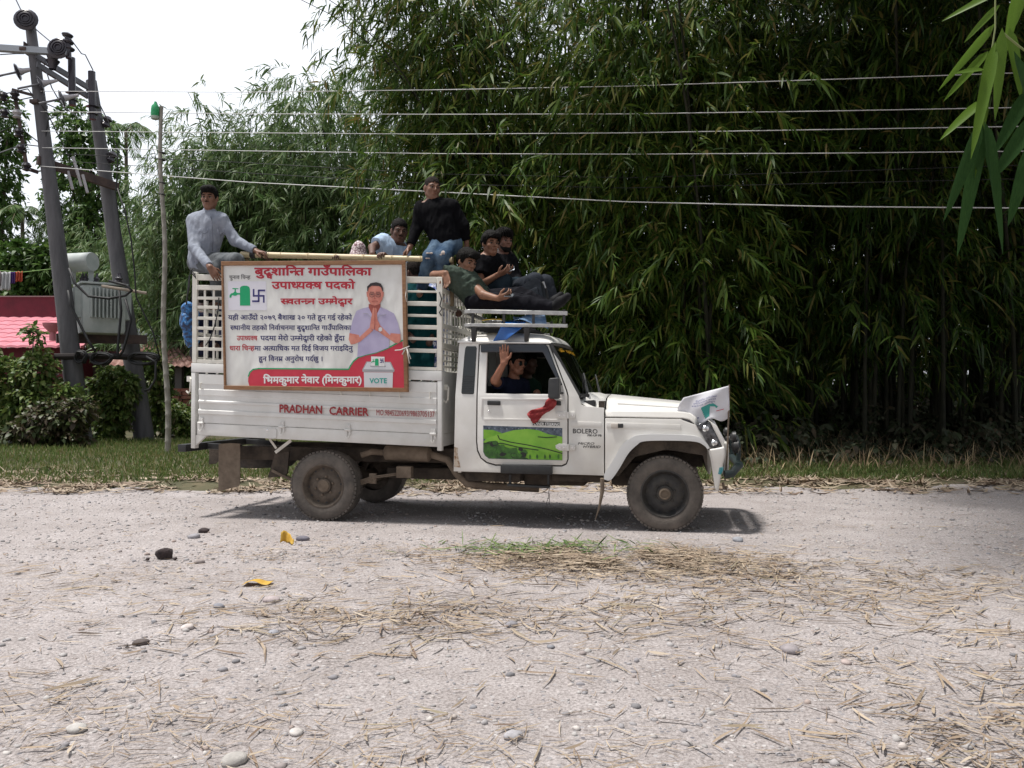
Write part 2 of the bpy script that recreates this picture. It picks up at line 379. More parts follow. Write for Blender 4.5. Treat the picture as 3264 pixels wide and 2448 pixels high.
side = dropside('drop_side', BO, 1); side2 = dropside('drop_side', BO + BW, -1)
MB().box((U0 + .05, BO + .006, .835), (U1 - .012, BO + BW - .006, .955)).build('bed_floor', BEDP, truck, bevel=.006, M=SH)
for y0 in (BO - .004, BO + BW - .066):
    MB().box((U0 - .01, y0, .70), (U0 + .035, y0 + .07, 1.46)).build('corner_post', BEDP, truck, bevel=.006, M=SH)
    MB().prism([(U0 + .036, .834), (U0 + .15, .834), (U0 + .036, .73)], None, y0 + .01, y0 + .05).build('post_bracket', BEDP, truck, M=SH)
    MB().box((U1 - .045, y0, .80), (U1, y0 + .07, 1.46)).build('corner_post', BEDP, truck, bevel=.006, M=SH)
    m = MB().box((U0 - .01, y0 - .002, 1.462), (U1, y0 + .072, 1.552)); m.build('top_beam', BEDP, truck, bevel=.006, M=SH)
MB().box((U1 - .035, BO + .07, .96), (U1 - .005, BO + BW - .07, 1.55)).build('bed_front_wall', BEDP, truck, M=SH)
MB().box((U0 + .0, BO + .07, .96), (U0 + .03, BO + BW - .07, 1.40)).build('tailgate', BEDP, truck, bevel=.005, M=SH)
# hinges, loops, latches
for x, y in ((193, 592), (800, 612), (1295, 637), (1933, 668)):
    u, z = T2(5, x, y, BO); hz = .957
    m = MB().box((u - .024, BO - .012, hz + .003), (u + .024, BO - .003, hz + .055)).box((u - .026, BO - .012, hz - .062), (u - .008, BO - .003, hz - .004))
    m.box((u + .008, BO - .012, hz - .05), (u + .026, BO - .003, hz - .004)).tube([(u - .03, BO - .016, hz), (u + .03, BO - .016, hz)], .013, 10)
    for dx in (-.014, .014): m.tube([(u + dx, BO - .012, hz + .036), (u + dx, BO - .018, hz + .036)], .007, 8)
    m.tube([(u - .016, BO - .02, hz - .06), (u - .01, BO - .022, hz - .08), (u + .008, BO - .022, hz - .08), (u + .012, BO - .02, hz - .055)], .006, 6)
    m.build('hinge', BEDP, truck, M=SH, bevel=.002, seg=1)
for x, y in ((197, 305), (1912, 375), (1250, 352), (1465, 360), (1688, 372)):
    u, z = T2(5, x, y, BO); m = MB().tube([(u, BO + .01, z + .028), (u, BO - .03, z + .024), (u, BO - .032, z - .024), (u, BO + .01, z - .028)], .006, 6)
    m.build('staple_loop', CAGEP, truck, smooth=True)
def latch(x, y, off):
    p = Z(5, x, y, off); m = MB().box((p.x - .03, off - .012, p.z - .005), (p.x + .012, off, p.z + .05))
    m.tube([(p.x + .01, off - .01, p.z + .03), (p.x + .028, off - .03, p.z + .02), (p.x + .022, off - .035, p.z - .1), (p.x + .0, off - .033, p.z - .12), (p.x - .022, off - .03, p.z - .1)], .009, 8)
    m.build('latch_handle', CAGEP, truck, smooth=True)
latch(2032, 335, .09); latch(108, 270, -.0)
m = MB().prism(poly(5, [(618, 622), (750, 624), (758, 640), (758, 690), (745, 702), (618, 696)], BO), None, BO - .004, BO + .004); m.build('filler_flap', BEDP, truck, bevel=.002, seg=1)
c = Z(5, 687, 637, BO - .003); MB().lathe(c, (0, -1, 0), [(.001, .004), (.006, .004), (.012, .003), (.014, 0)], 14).build('flap_lock', CHROME, truck, smooth=True)
# lettering on the drop side
def sideM(off): return lambda x, y: (T2(5, x, y, off)[0], off, T2(5, x, y, off)[1])
def textline(k, s, xl, yl, xr, yr, hpx, mt, off, fo=.012, name='lettering', par=None, italic=0.0, M=None):
    V, F, w = lay(s); a = Z(k, xl, yl, off); b = Z(k, xr, yr, off); hh = (Z(k, xl, yl - hpx, off) - a).z
    top = .70; mb = MB(); d = (b - a) / w
    bold(mb, V, F, lambda x, y, e: a + d * (x + italic * y) + Vector((0, -e, y / top * hh)), fo, 8)
    return mb.build(name, mt, par or truck, M=M)
textline(5, 'PRADHAN', 775, 503, 1102, 514, 58, RED, BO - .021, .03)
textline(5, 'CARRIER', 1150, 520, 1445, 530, 58, RED, BO - .021, .03)
textline(5, 'MO.9845220693/9863705137', 1503, 525, 1942, 540, 42, RED, BO - .021, .008)

# cage: lattice on the rear part, slats on the front part, lattice front
HT, HB = 2.447, 1.556
def cagebars(y, s, name='cage_side'):
    f = MB(); t = .035
    f.box((U0 - .005, y, HB), (U0 + .045, y + t, HT + .02)); f.box((U1 - .05, y, HB), (U1, y + t, HT - .004))
    f.box((U0 + .046, y + .002, HT - .062), (U1 - .051, y + t, HT - .004))
    f.build('cage_frame', CAGEP, truck, bevel=.004, M=SH, seg=1)
    ux = .80
    l = MB(); hs = [2.313, 2.21, 2.118, 2.008, 1.908, 1.803, 1.70]
    l.box((U0 + .046, y - .004, 2.288), (ux, y + t - .006, 2.335))
    for h in hs[1:]: l.box((U0 + .046, y + .004, h - .018), (ux, y + t - .008, h + .012))
    l.box((U0 + .046, y + .002, HB), (ux, y + t, HB + .034))
    u = U0 + .125
    while u < ux: l.box((u - .012, y + .012, HB + .035), (u + .012, y + t - .014, 2.287)); u += .098
    l.build('cage_lattice', CAGEP, truck, bevel=.003, M=SH, seg=1)
    sl = MB()
    for yy, w in ((1076, 18), (1182, 40), (1288, 24), (1390, 38), (1492, 26), (1597, 36)):
        h = T2(3, 700, yy, y)[1] + .0365 * (T2(3, 700, yy, y)[0] + 1.35); ww = w * .36166 / 350 / 2
        sl.box((ux + .004, y + .004, h - ww), (U1 - .051, y + t - .006, h + ww))
    sl.box((ux, y + .002, HB), (U1 - .051, y + t, HB + .03)); sl.box((ux, y, HB), (ux + .03, y + t + .02, HT - .063))
    sl.build('cage_slats', CAGEP, truck, bevel=.003, M=SH, seg=1)
cagebars(BO, 1); cagebars(BO + BW - .035, -1)
m = MB(); uf = U1 - .04
for h in (HT - .12, 2.19, 1.99, 1.80): m.box((uf, BO + .036, h - .022), (uf + .03, BO + BW - .036, h + .022))
for i in range(14):
    y = BO + .10 + i * .116
    m.box((uf + .008, y - .011, HB), (uf + .024, y + .011, HT - .1))
for h in np.arange(1.6, 1.97, .055): m.box((uf + .01, BO + .04, h - .008), (uf + .022, BO + BW - .04, h + .008))
m.build('cage_front', CAGEP, truck, bevel=.002, M=SH, seg=1)
m = MB()
for y in np.linspace(BO + .25, BO + BW - .25, 7): m.box((U0, y - .01, 1.41), (U0 + .02, y + .01, 2.2))
for h in (1.6, 1.85, 2.1): m.box((U0 - .003, BO + .04, h - .015), (U0 + .023, BO + BW - .04, h + .015))
m.build('cage_gate', CAGEP, truck, bevel=.002, M=SH, seg=1)

# cab
BELT = 1.225; LEAN = .16; CW = 1.64
def bend(me):
    bm = bmesh.new(); bm.from_mesh(me)
    bmesh.ops.bisect_plane(bm, geom=bm.verts[:] + bm.edges[:] + bm.faces[:], plane_co=(0, 0, BELT), plane_no=(0, 0, 1))
    for v in bm.verts:
        if v.co.z > BELT: v.co.y += (v.co.z - BELT) * LEAN
    bm.to_mesh(me); bm.free()
def mirror(o):
    me = o.data.copy(); co = np.empty(len(me.vertices) * 3, np.float32); me.vertices.foreach_get('co', co); co = co.reshape(-1, 3); co[:, 1] = CW - co[:, 1]
    me.vertices.foreach_set('co', co.ravel()); me.flip_normals(); n = o.copy(); n.data = me; COL.objects.link(n); n.parent = o.parent; return n
def cabpanel(name, outl, holes, y0, y1, mt, off=0.02, bevel=.006, both=True):
    m = MB().prism(poly(4, outl, off), [poly(4, h, off) for h in holes], y0, y1)
    o = m.build(name, mt, truck, bevel=bevel, fixn=True, smooth=True); bend(o.data)
    if both: mirror(o)
    return o
door_o = [(276, 218), (273, 560), (270, 900), (276, 960), (300, 1015), (340, 1045), (400, 1062), (865, 1068), (895, 1055), (906, 1025), (906, 580), (896, 545), (768, 216)]
door_h = [(268, 212), (265, 560), (262, 902), (268, 965), (294, 1022), (336, 1053), (398, 1071), (867, 1077), (900, 1062), (914, 1028), (914, 578), (904, 542), (774, 210)]
win = [(332, 268), (330, 562), (858, 568), (856, 505), (738, 268)]
cabpanel('cab_side', [(105, 1110), (112, 800), (116, 600), (130, 197), (776, 207), (986, 582), (1003, 640), (1030, 652), (1163, 664), (1163, 1140), (800, 1128)], [door_h], .0, .045, PAINT)
cabpanel('door', door_o, [win], -.002, .04, PAINT, bevel=.012)
MB().prism(poly(4, [(262, 205), (258, 905), (270, 1040), (400, 1085), (880, 1090), (920, 1060), (920, 560), (780, 205)]), [poly(4, [(325, 262), (322, 570), (866, 576), (864, 500), (742, 262)])], .046, .06).build('door_jamb', BLK, truck)
bend(bpy.data.objects['door_jamb'].data); mirror(bpy.data.objects['door_jamb'])
door = bpy.data.objects['door']
def on_side(name, k, pts, y0, y1, mt, par=None, bevel=.003, seg=1, holes=()):
    m = MB().prism(poly(k, pts, y0), [poly(k, h, y0) for h in holes], y0, y1); o = m.build(name, mt, par or truck, bevel=bevel, fixn=True, smooth=True, seg=seg); bend(o.data); return o
# door pressings: recessed edge lines and raised strip
on_side('door_moulding', 4, [(293, 592), (880, 598), (882, 612), (306, 606), (306, 720), (293, 720)], -.008, .0, PAINT, door, .004, 2)
on_side('door_moulding', 4, [(313, 735), (868, 745), (868, 757), (640, 752), (313, 750)], -.008, .0, PAINT, door, .004, 2)
on_side('door_handle', 4, [(338, 614), (430, 616), (430, 646), (338, 644)], -.016, .0, BLK, door, .006, 2)
MB().lathe(Z(4, 349, 690, -.001), (0, -1, 0), [(.001, .006), (.009, .006), (.012, .003), (.013, 0)], 14).build('lock', CHROME, door, smooth=True)
on_side('window_visor', 4, [(278, 212), (735, 210), (755, 225), (868, 505), (846, 505), (722, 270), (280, 270)], -.03, .0, mat('smoked_plastic', (.03, .035, .045), .25), door, .012, 3)
on_side('quarter_vent', 4, [(178, 226), (244, 226), (252, 240), (244, 560), (238, 568), (160, 566), (154, 555), (165, 300), (170, 240)], -.005, .002, GLASSD, truck, .003)
m = MB()
for i in range(8):
    a = Z(4, 160, 440 + i * 16.5, -.006); b = Z(4, 240, 440 + i * 16.5, -.006); m.bar(a, b, .006, .007)
m.build('vent_louvres', BLK, truck); bend(bpy.data.objects['vent_louvres'].data)
on_side('door_hinge', 4, [(822, 700), (845, 692), (955, 692), (960, 715), (955, 738), (850, 740), (826, 728)], -.018, .0, PAINT, truck, .006, 2)
on_side('door_hinge', 4, [(818, 928), (845, 915), (955, 922), (960, 945), (955, 966), (850, 966), (822, 950)], -.018, .0, PAINT, truck, .006, 2)
for y in (715, 943):
    MB().tube([Z(4, 908, y - 24, -.022), Z(4, 908, y + 24, -.022)], .012, 10).build('hinge_pin', PAINT, truck, smooth=True)
    m = MB()
    for x in (850, 880, 940):
        m.lathe(Z(4, x, y, -.018), (0, -1, 0), [(.001, .004), (.007, .004), (.009, 0)], 10)
    m.build('hinge_bolts', CHROME, truck, smooth=True)
# green hill picture on the door, built as flat printed layers
def decal(k, pts, off, mt, par, name='decal'): return MB().prism(poly(k, pts, off), None, off, off + .0015).build(name, mt, par)
SIL_ = mat('decal_pale', (.35, .42, .5), .5); G1 = mat('decal_green', (.10, .30, .015), .4, (.20, .42, .03), 7); G2 = mat('decal_green_dark', (.012, .05, .008), .4, (.05, .17, .015), 12); G3 = mat('decal_hill', (.16, .40, .03), .4, (.24, .47, .05), 5)
SKYD = mat('decal_sky', (.03, .045, .07), .4, (.12, .15, .2), 25); LINE = mat('decal_line', (.008, .012, .008), .4)
P0 = [(310, 788), (868, 806), (868, 1034), (350, 1022), (322, 1000), (310, 975)]
dec = decal(4, P0, -.0045, SKYD, door, 'picture_panel')
decal(4, [(312, 817), (380, 820), (440, 840), (420, 870), (330, 880), (312, 885)], -.0060, G1, dec, 'picture_layer')
decal(4, [(312, 905), (330, 880), (420, 850), (520, 822), (620, 812), (700, 822), (770, 850), (868, 868), (868, 1032), (352, 1020), (325, 998), (312, 972)], -.0075, G3, dec, 'picture_layer')
decal(4, [(312, 900), (420, 905), (560, 940), (700, 968), (868, 992), (868, 1032), (352, 1020), (325, 998), (312, 972)], -.0090, G1, dec, 'picture_layer')
decal(4, [(312, 915), (350, 900), (400, 895), (420, 925), (500, 950), (545, 945), (560, 990), (600, 1010), (640, 1027), (352, 1020), (325, 998), (312, 972)], -.0105, G2, dec, 'picture_layer')
for ln in ([(412, 855), (425, 885), (500, 905), (620, 925), (760, 955), (868, 985)], [(312, 912), (450, 915), (560, 942), (700, 962)], [(695, 868), (760, 874), (830, 868)]):
    q = [Z(4, x, y, -.0118) for x, y in ln]; m = MB()
    for a, b in zip(q, q[1:]): m.bar(a, b, .001, .008)
    m.build('picture_line', LINE, dec)
on_side('badge_strip', 4, [(655, 760), (850, 766), (850, 792), (655, 786)], -.006, -.002, BLK, door, .001)
SIL = mat('white_print', (.75, .75, .75), .4)
rgd = random.Random(9)
for i in range(16):
    x, y, r = rgd.uniform(325, 600), 0, rgd.uniform(12, 26); y = rgd.uniform(945, 1005) if i > 5 else rgd.uniform(905, 960); x = x if i > 5 else rgd.uniform(335, 410)
    decal(4, [(x + r * math.cos(t) * rgd.uniform(.7, 1.3), y + r * .8 * math.sin(t) * rgd.uniform(.7, 1.2)) for t in np.linspace(0, 6.283, 11)[:-1]], -.0123 - .0002 * i, G2 if i % 3 else LINE, dec, 'picture_tree')
for x in (590, 640, 690, 745, 780, 840): decal(4, [(x - 5, 1022), (x + 5, 1023), (x + 8, 1005), (x, 990), (x - 7, 1003)], -.0128, G2, dec, 'picture_tree')
for x in range(320, 860, 14): decal(4, [(x, 798 + x * .02), (x + 4, 797 + x * .02), (x + 2 + 3 * math.sin(x), 806 + x * .02 + 6 * math.sin(x * 1.7))], -.0062, LINE if x % 3 else SIL_, dec, 'picture_tree')
textline(4, 'POWER STEERING', 655, 785, 848, 791, 20, SIL, -.0085, .02, par=door, italic=.2)
textline(4, 'BOLERO', 940, 842, 1118, 846, 32, INK, -.003, .012)
textline(4, 'PIK-UP FB', 1045, 864, 1145, 866, 14, INK, -.003, .03)
textline(4, 'MICRO', 975, 923, 1092, 924, 17, INK, -.003, .012, italic=.25)
textline(4, 'HYBRID', 1012, 946, 1136, 948, 18, INK, -.003, .012, italic=.25)
on_side('cowl_moulding', 4, [(928, 758), (1145, 766), (1145, 804), (928, 796)], -.006, .0, PAINT, truck, .004, 2)
# sill step, rust-eaten edge
on_side('sill_step', 4, [(430, 1064), (795, 1074), (795, 1136), (430, 1126)], -.05, .03, BLK, truck, .012, 2)
MB().bar(Z(4, 485, 1205, .02), Z(4, 780, 1222, .02), .09, .02).build('lower_step', BLK, truck, bevel=.004)
for x in (500, 770): MB().bar(Z(4, x, 1135, .05), Z(4, x, 1205, .05), .02, .02, (0, 1, 0)).build('step_bracket', BLK, truck)
on_side('rust_patch', 4, [(106, 940), (132, 945), (128, 980), (140, 1040), (150, 1085), (106, 1080)], -.0015, .001, mat('rust', (.22, .12, .06), .9, (.5, .42, .34), 30, ramp=(.4, .55)), truck, 0)
# cab floor, rear wall, inner parts
u0 = T2(4, 125, 900)[0]; u1 = T2(4, 1160, 900)[0]
MB().box((u0, .05, .50), (u1, CW - .05, .56)).build('cab_floor', DARK, truck)
m = MB().box((u0, .046, .50), (u0 + .03, CW - .046, 1.22)); m.box((u0 + .02, .10, 1.22), (u0 + .05, .45, 1.72)); m.box((u0 + .02, CW - .45, 1.22), (u0 + .05, CW - .10, 1.72)); m.box((u0 + .02, .45, 1.62), (u0 + .05, CW - .45, 1.72))
m.build('cab_rear_wall', PAINT, truck)
MB().box((u0 + .03, .44, 1.21), (u0 + .036, CW - .44, 1.63)).build('rear_window', GLASSD, truck)
m = MB().prism(poly(4, [(326, 264), (324, 568), (862, 572), (858, 503), (740, 264)]), None, CW - .05, CW - .046); o = m.build('far_window', mat('cab_dimming_glass', (.05, .06, .055), .05, alpha=.72), truck); bend(o.data)  # pane and its tint added to dim the cab interior
for v in o.data.vertices: v.co.y -= 2 * max(0, v.co.z - BELT) * LEAN
m = MB().box((u1 - .05, .05, .56), (u1, CW - .05, 1.18)); m.build('firewall', DARK, truck)
SEAT = mat('dark_fabric', (.02, .02, .022), .9, (.04, .04, .045), 30)
m = MB().box((1.40, .12, .72), (1.95, CW - .12, .88)); m.hexa([(1.38, .12, .85), (1.50, .12, .85), (1.50, CW - .12, .85), (1.38, CW - .12, .85), (1.36, .15, 1.33), (1.44, .15, 1.33), (1.44, CW - .15, 1.33), (1.36, CW - .15, 1.33)])
m.build('bench_seat', SEAT, truck, bevel=.03)
m = MB().hexa([(2.28, .06, .95), (2.62, .06, .95), (2.62, CW - .06, .95), (2.28, CW - .06, .95), (2.33, .06, 1.17), (2.62, .06, 1.19), (2.62, CW - .06, 1.19), (2.33, CW - .06, 1.17)]); m.build('dashboard', BLK, truck, bevel=.02)
GRNW = mat('green_cover', (.015, .16, .10), .5); c = Vector((2.15, .40, 1.18)); ax = Vector((-.72, 0, .7)).normalized(); a = Vector((0, 1, 0)); b = ax.cross(a)
m = MB().tube([c + (a * math.cos(t) + b * math.sin(t)) * .19 for t in np.linspace(0, 6.283, 30)], .014, 8); m.tube([c, c - ax * .25], .02, 8)
for t in (0, 2.1, 4.2): m.tube([c, c + (a * math.cos(t) + b * math.sin(t)) * .19], .01, 6)
m.build('steering_wheel', GRNW, truck, smooth=True)
# roof shell
def roofz(u, y, ua, ub, za, zb):
    s = min(1, max(-1, 2 * (u - ua) / (ub - ua) - 1)); t = min(1, max(-1, 2 * (y - .085) / (CW - .17) - 1))
    return za + (zb - za) * (u - ua) / (ub - ua) + .105 * (1 - abs(s) ** 5) ** .6 * (1 - abs(t) ** 6) ** .6
ra = T2(4, 134, 197, .08); rb = T2(4, 778, 207, .08); rows = []
for y in [.078, .082, .09, .105, .13, .18, .26, .4, .6, .82] + [CW - q for q in (.6, .4, .26, .18, .13, .105, .09, .082, .078)]:
    bow = .085 * (1 - (2 * y / CW - 1) ** 2); row = []
    for q in [0, .004, .015, .04, .08, .15, .3, .5, .7, .85, .92, .96, .985, .996, 1]:
        ub = rb[0] + bow; u = ra[0] + (ub - ra[0]) * q; row.append((u, y, roofz(u, y, ra[0], ub, ra[1], rb[1])))
    rows.append(row)
MB().sheet(rows).build('cab_roof', PAINT, truck, smooth='all', fixn=True, solid=.012)
g0 = Z(4, 130, 199, .06); g1 = Z(4, 778, 208, .06)
m = MB().bar(g0, g1, .03, .014); m.bar((g0.x, CW - .06, g0.z), (g1.x, CW - .06, g1.z), .03, .014); m.build('roof_gutter', PAINT, truck, bevel=.004)
# windscreen
wb = Z(4, 990, 580, .02); wt = Z(4, 785, 212, .09); rows = []; 
for t in np.linspace(0, 1, 7):
    row = []
    for s in np.linspace(0, 1, 13):
        a = wb.lerp(wt, t); y = a.y + (CW - 2 * a.y) * s; bow = .085 * (1 - (2 * s - 1) ** 2); row.append((a.x + bow, y, a.z))
    rows.append(row)
MB().sheet(rows).build('windscreen', GLASS, truck, smooth='all')
wnd = bpy.data.objects['windscreen']; ctr = lambda s, t: Vector(rows[0][0]).lerp(Vector(rows[-1][0]), t)
m = MB(); edge = [rows[0][j] for j in range(13)] + [rows[i][12] for i in range(1, 7)] + [rows[6][j] for j in range(11, -1, -1)] + [rows[i][0] for i in range(5, -1, -1)]
for a, b in zip(edge, edge[1:]): m.bar(a, b, .03, .03, (.6, 0, .8))
m.build('windscreen_seal', BLK, truck)
m = MB()
for s0, t0, ln in ((.12, .02, .38), (.56, .1, .38)):
    i = int(s0 * 12); p = Vector(rows[0][i]) + Vector((.03, 0, .0)); q = p + Vector((-.06, ln, .16)); m.tube([p, q], .007, 6); m.bar(q - Vector((-.05, .2, .13)), q + Vector((-.03, .18, .06)), .012, .02)
    m.lathe(p, (.4, 0, 1), [(.02, -.03), (.02, .02), (.001, .025)], 10)
m.build('wiper', BLK, truck)
YEL = mat('yellow_sticker', (.72, .38, .02), .5)
V, F, w_ = lay('ॐ गणेशाय नमः'); nrm = Vector((.5, 0, .35)).normalized() * .006
def wsp(s, t):
    a = wb.lerp(wt, t); return Vector((a.x + .085 * (1 - (2 * s - 1) ** 2), a.y + (CW - 2 * a.y) * s, a.z)) + nrm
m = MB(); m.add([wsp(.07 + .86 * x / w_, .84 + .11 * y) for x, y in V], F); m.build('windscreen_sticker', YEL, truck)
# cowl and bonnet
zs0 = T2(4, 1170, 728); zs1 = T2(4, 1705, 738); zt0 = Z(4, 1212, 552, .8); zt1 = Z(4, 1722, 600, .8); zc0 = Z(4, 1285, 634, .2); zc1 = Z(4, 1700, 664, .2)
yy = [.012, .016, .03, .06, .10, .16, .20, .23, .28, .5, CW / 2]; yy = yy + [CW - q for q in reversed(yy[:-1])]
def bonz(u, y):
    f = (u - zs0[0]) / (zs1[0] - zs0[0]); y = min(y, CW - y); zs = zs0[1] + (zs1[1] - zs0[1]) * f; zt = zt0.z + (zt1.z - zt0.z) * f - .02; sh = zs + (zt - zs) * .42; cr = zs + (zt - zs) * .66
    pts = [(.012, zs), (.03, zs + .05), (.10, sh), (.16, sh + .012), (.20, cr), (.28, cr + .03), (.5, zt - .02), (.9, zt)]
    return float(np.interp(y, [p[0] for p in pts], [p[1] for p in pts]))
us = list(np.linspace(zs0[0], zs1[0] + .02, 10)); rows = []
for y in yy:
    rows.append([(u, y, bonz(u, y)) for u in us])
    e = us[-1]; zl = bonz(e, y); bowf = .10 * (1 - (2 * y / CW - 1) ** 4)
    rows[-1] += [(e + .05 + bowf * .4, y, zl - .012), (e + .09 + bowf * .8, y, zl - .045), (e + .105 + bowf, y, zl - .10)]
MB().sheet(rows).build('bonnet', PAINT, truck, smooth=True, fixn=True, solid=.006)
m = MB()
for s in (0, 1):
    q = []
    for f in np.linspace(0, 1, 8):
        u = us[0] + .1 + (us[-1] - us[0] - .12) * f; y = .185 if s == 0 else CW - .185; q.append((u, y, bonz(u, .185) + .004))
    m.tube(q, .011, 8)
m.build('bonnet_ridge', PAINT, truck, smooth=True)
cw0 = Z(4, 1003, 640, .02); rows = []
for y in yy:
    f = min(y, CW - y); rise = bonz(us[0], y); e = us[0] - .012
    lo = cw0.z + (min(.20, f) / .20) * (wb.z - cw0.z + .03)
    bow = .085 * (1 - (2 * y / CW - 1) ** 2)
    rows.append([(wb.x - .02 + bow, y, wb.z - .03 + (0 if f > .02 else -.02)), (wb.x + .03 + bow, y, max(lo, .5 * lo + .5 * rise) if f > .1 else cw0.z + f * .3), (e - .05, y, rise - .0), (e, y, rise)])
MB().sheet(rows).build('cowl', PAINT, truck, smooth=True, fixn=True, solid=.006)
m = MB().box((us[0] - .03, .05, .6), (us[0], CW - .05, zs0[1])); m.build('cowl_bulkhead', DARK, truck)
# front wing, flare, fascia
on_side('front_wing', 4, [(1169, 735), (1705, 743), (1720, 752), (1812, 785), (1912, 948), (1896, 955), (1872, 915), (1800, 880), (1620, 870), (1430, 878), (1372, 905), (1300, 975), (1225, 1090), (1169, 1150)], .0, .03, PAINT, truck, .008, 2)
mirror(bpy.data.objects['front_wing'])
on_side('wing_moulding', 4, [(1177, 765), (1700, 782), (1703, 824), (1180, 806)], -.006, .0, PAINT, truck, .004, 2)
on_side('side_indicator', 4, [(1210, 772), (1295, 776), (1296, 806), (1212, 808)], -.02, .0, mat('indicator_lens', (.55, .5, .45), .2), truck, .006, 2)
on_side('indicator_cap', 4, [(1258, 774), (1296, 776), (1297, 806), (1258, 806)], -.022, -.005, BLK, truck, .004)
fl_o = [(1163, 1168), (1166, 1125), (1215, 1050), (1280, 938), (1340, 884), (1420, 853), (1620, 850), (1810, 864), (1880, 906), (1908, 950)]
fl_i = [(1890, 954), (1865, 928), (1800, 902), (1620, 895), (1445, 900), (1392, 928), (1332, 988), (1270, 1092), (1218, 1165), (1190, 1178)]
on_side('wheel_arch_flare', 4, smooth(fl_o) + smooth(fl_i), -.055, .03, FLARE, truck, .02, 4); mirror(bpy.data.objects['wheel_arch_flare'])
MB().prism(poly(4, [(1180, 1140), (1290, 960), (1430, 868), (1800, 870), (1890, 950), (1890, 1120), (1860, 1000), (1600, 960), (1380, 1010), (1260, 1150)]), None, .04, CW - .04).build('wheel_well', DARK, truck)
MB().prism(poly(4, [(1169, 745), (1700, 750), (1800, 870), (1430, 860), (1290, 950), (1180, 1130)]), None, .06, CW - .06).build('engine_bay', DARK, truck)
# fascia: grille, lamps, bumper
LAMP = mat('lamp_glass', (.012, .013, .015), .06, (.14, .14, .15), 22, metal=.3, spec=.7)
def lamp(s):
    par = MB().prism(poly(4, [(1808, 782), (1870, 762), (1905, 765), (1950, 850), (1990, 938), (1918, 948), (1880, 900), (1840, 830)]), None, -.012, .06).build('headlight', LAMP, truck, bevel=.014, fixn=True, seg=3)
    for x, y, r in ((1885, 810, .03), (1945, 910, .028)):
        MB().lathe(Z(4, x, y, -.015), (.5, -1, 0), [(.001, .008), (r * .7, .006), (r, -.004), (r * 1.1, -.01)], 18).build('reflector', CHROME, par, smooth=True)
    if s: 
        for o in [par] + list(par.children):
            n = mirror(o); n.parent = truck if o is par else n0
            if o is par: n0 = n
lamp(True)
fa = zs1[0]; gx = T2(4, 1990, 900)[0]
m = MB().prism(poly(4, [(1910, 764), (1960, 790), (2010, 900), (2012, 945), (1995, 938), (1952, 850)]), None, .0, CW); m.build('grille_surround', PAINT, truck, bevel=.01, fixn=True)
m = MB()
for i in range(7):
    y = .35 + i * (CW - .7) / 6; m.bar(Vector((T2(4, 1925, 765)[0] + .02, y, T2(4, 1925, 765)[1])), Vector((T2(4, 2018, 940)[0] + .02, y, T2(4, 2018, 940)[1])), .05, .03, (1, 0, 0))
m.build('grille_bars', CHROME, truck, bevel=.004)
on_side('bumper_corner', 4, [(1896, 958), (1990, 942), (2012, 935), (2018, 990), (2006, 1050), (1985, 1160), (1968, 1256), (1945, 1240), (1930, 1140), (1915, 1040)], -.03, .12, PAINT, truck, .02, 4); mirror(bpy.data.objects['bumper_corner'])
b0 = T2(4, 2008, 900); b1 = T2(4, 2012, 1160)
m = MB().box((b0[0], .10, b1[1]), (b0[0] + .05, CW - .10, b0[1] - .02)); m.build('bumper', PAINT, truck, bevel=.02)
m = MB(); c0 = Z(4, 2020, 1130, .02); c1 = Z(4, 2135, 1085, .02)
m.tube([(c0.x - .01, -.02, c0.z), (c0.x + .05, .0, c0.z + .005), (c1.x - .03, .12, c1.z), (c1.x, .3, c1.z), (c1.x, CW - .3, c1.z), (c1.x - .03, CW - .12, c1.z), (c0.x + .05, CW, c0.z), (c0.x, CW + .02, c0.z)], .036, 10)
t0 = Z(4, 2120, 930, .3)
m.tube([(c1.x, .42, c1.z), (c1.x + .0, .42, t0.z), (c1.x, .6, t0.z + .06), (c1.x, CW - .6, t0.z + .06), (c1.x, CW - .42, t0.z), (c1.x, CW - .42, c1.z)], .02, 8)
m.build('bull_bar', mat('bar_paint', (.010, .013, .014), .55, (.012, .035, .036), 5), truck, smooth=True)
for y in (.30, CW - .30):
    p = Vector((T2(4, 2125, 950)[0], y, T2(4, 2125, 950)[1]))
    o = MB().lathe(p, (1, 0, 0), [(.02, -.06), (.06, -.04), (.066, 0), (.06, .004)], 20).build('fog_lamp', BLK, truck, smooth=True); MB().lathe(p, (1, 0, 0), [(.001, .016), (.04, .012), (.058, .004)], 20).build('lens', LAMP, o, smooth=True)
    MB().lathe(p + Vector((-.02, 0, .085)), (1, 0, 0), [(.02, -.05), (.05, -.03), (.054, 0), (.001, .008)], 18).build('horn', BLK, truck, smooth=True)
on_side('blue_smear', 4, [(1975, 1085), (2005, 1080), (2000, 1110), (1985, 1135), (1966, 1130)], -.0325, -.029, mat('teal_paint', (.02, .2, .24), .5, (.2, .4, .42), 20), truck, 0)
MB().tube([Z(4, 2000, 1190, .1), Z(4, 2008, 1235, .1), Z(4, 2022, 1240, .1), Z(4, 2025, 1215, .1)], .012, 8).build('tow_hook', MUD, truck, smooth=True)
# mirror
on_side('wing_mirror', 4, [(768, 470), (775, 455), (835, 450), (845, 462), (843, 595), (830, 602), (780, 600), (766, 588)], -.17, -.06, BLK, truck, .025, 4)
MB().tube([Z(4, 850, 500, .0), Z(4, 835, 500, -.08)], .012, 8).tube([Z(4, 870, 560, .0), Z(4, 838, 560, -.08)], .012, 8).build('mirror_arm', BLK, truck, smooth=True)
on_side('mirror_base', 4, [(800, 612), (855, 615), (858, 648), (800, 645)], -.03, -.002, BLK, truck, .006)
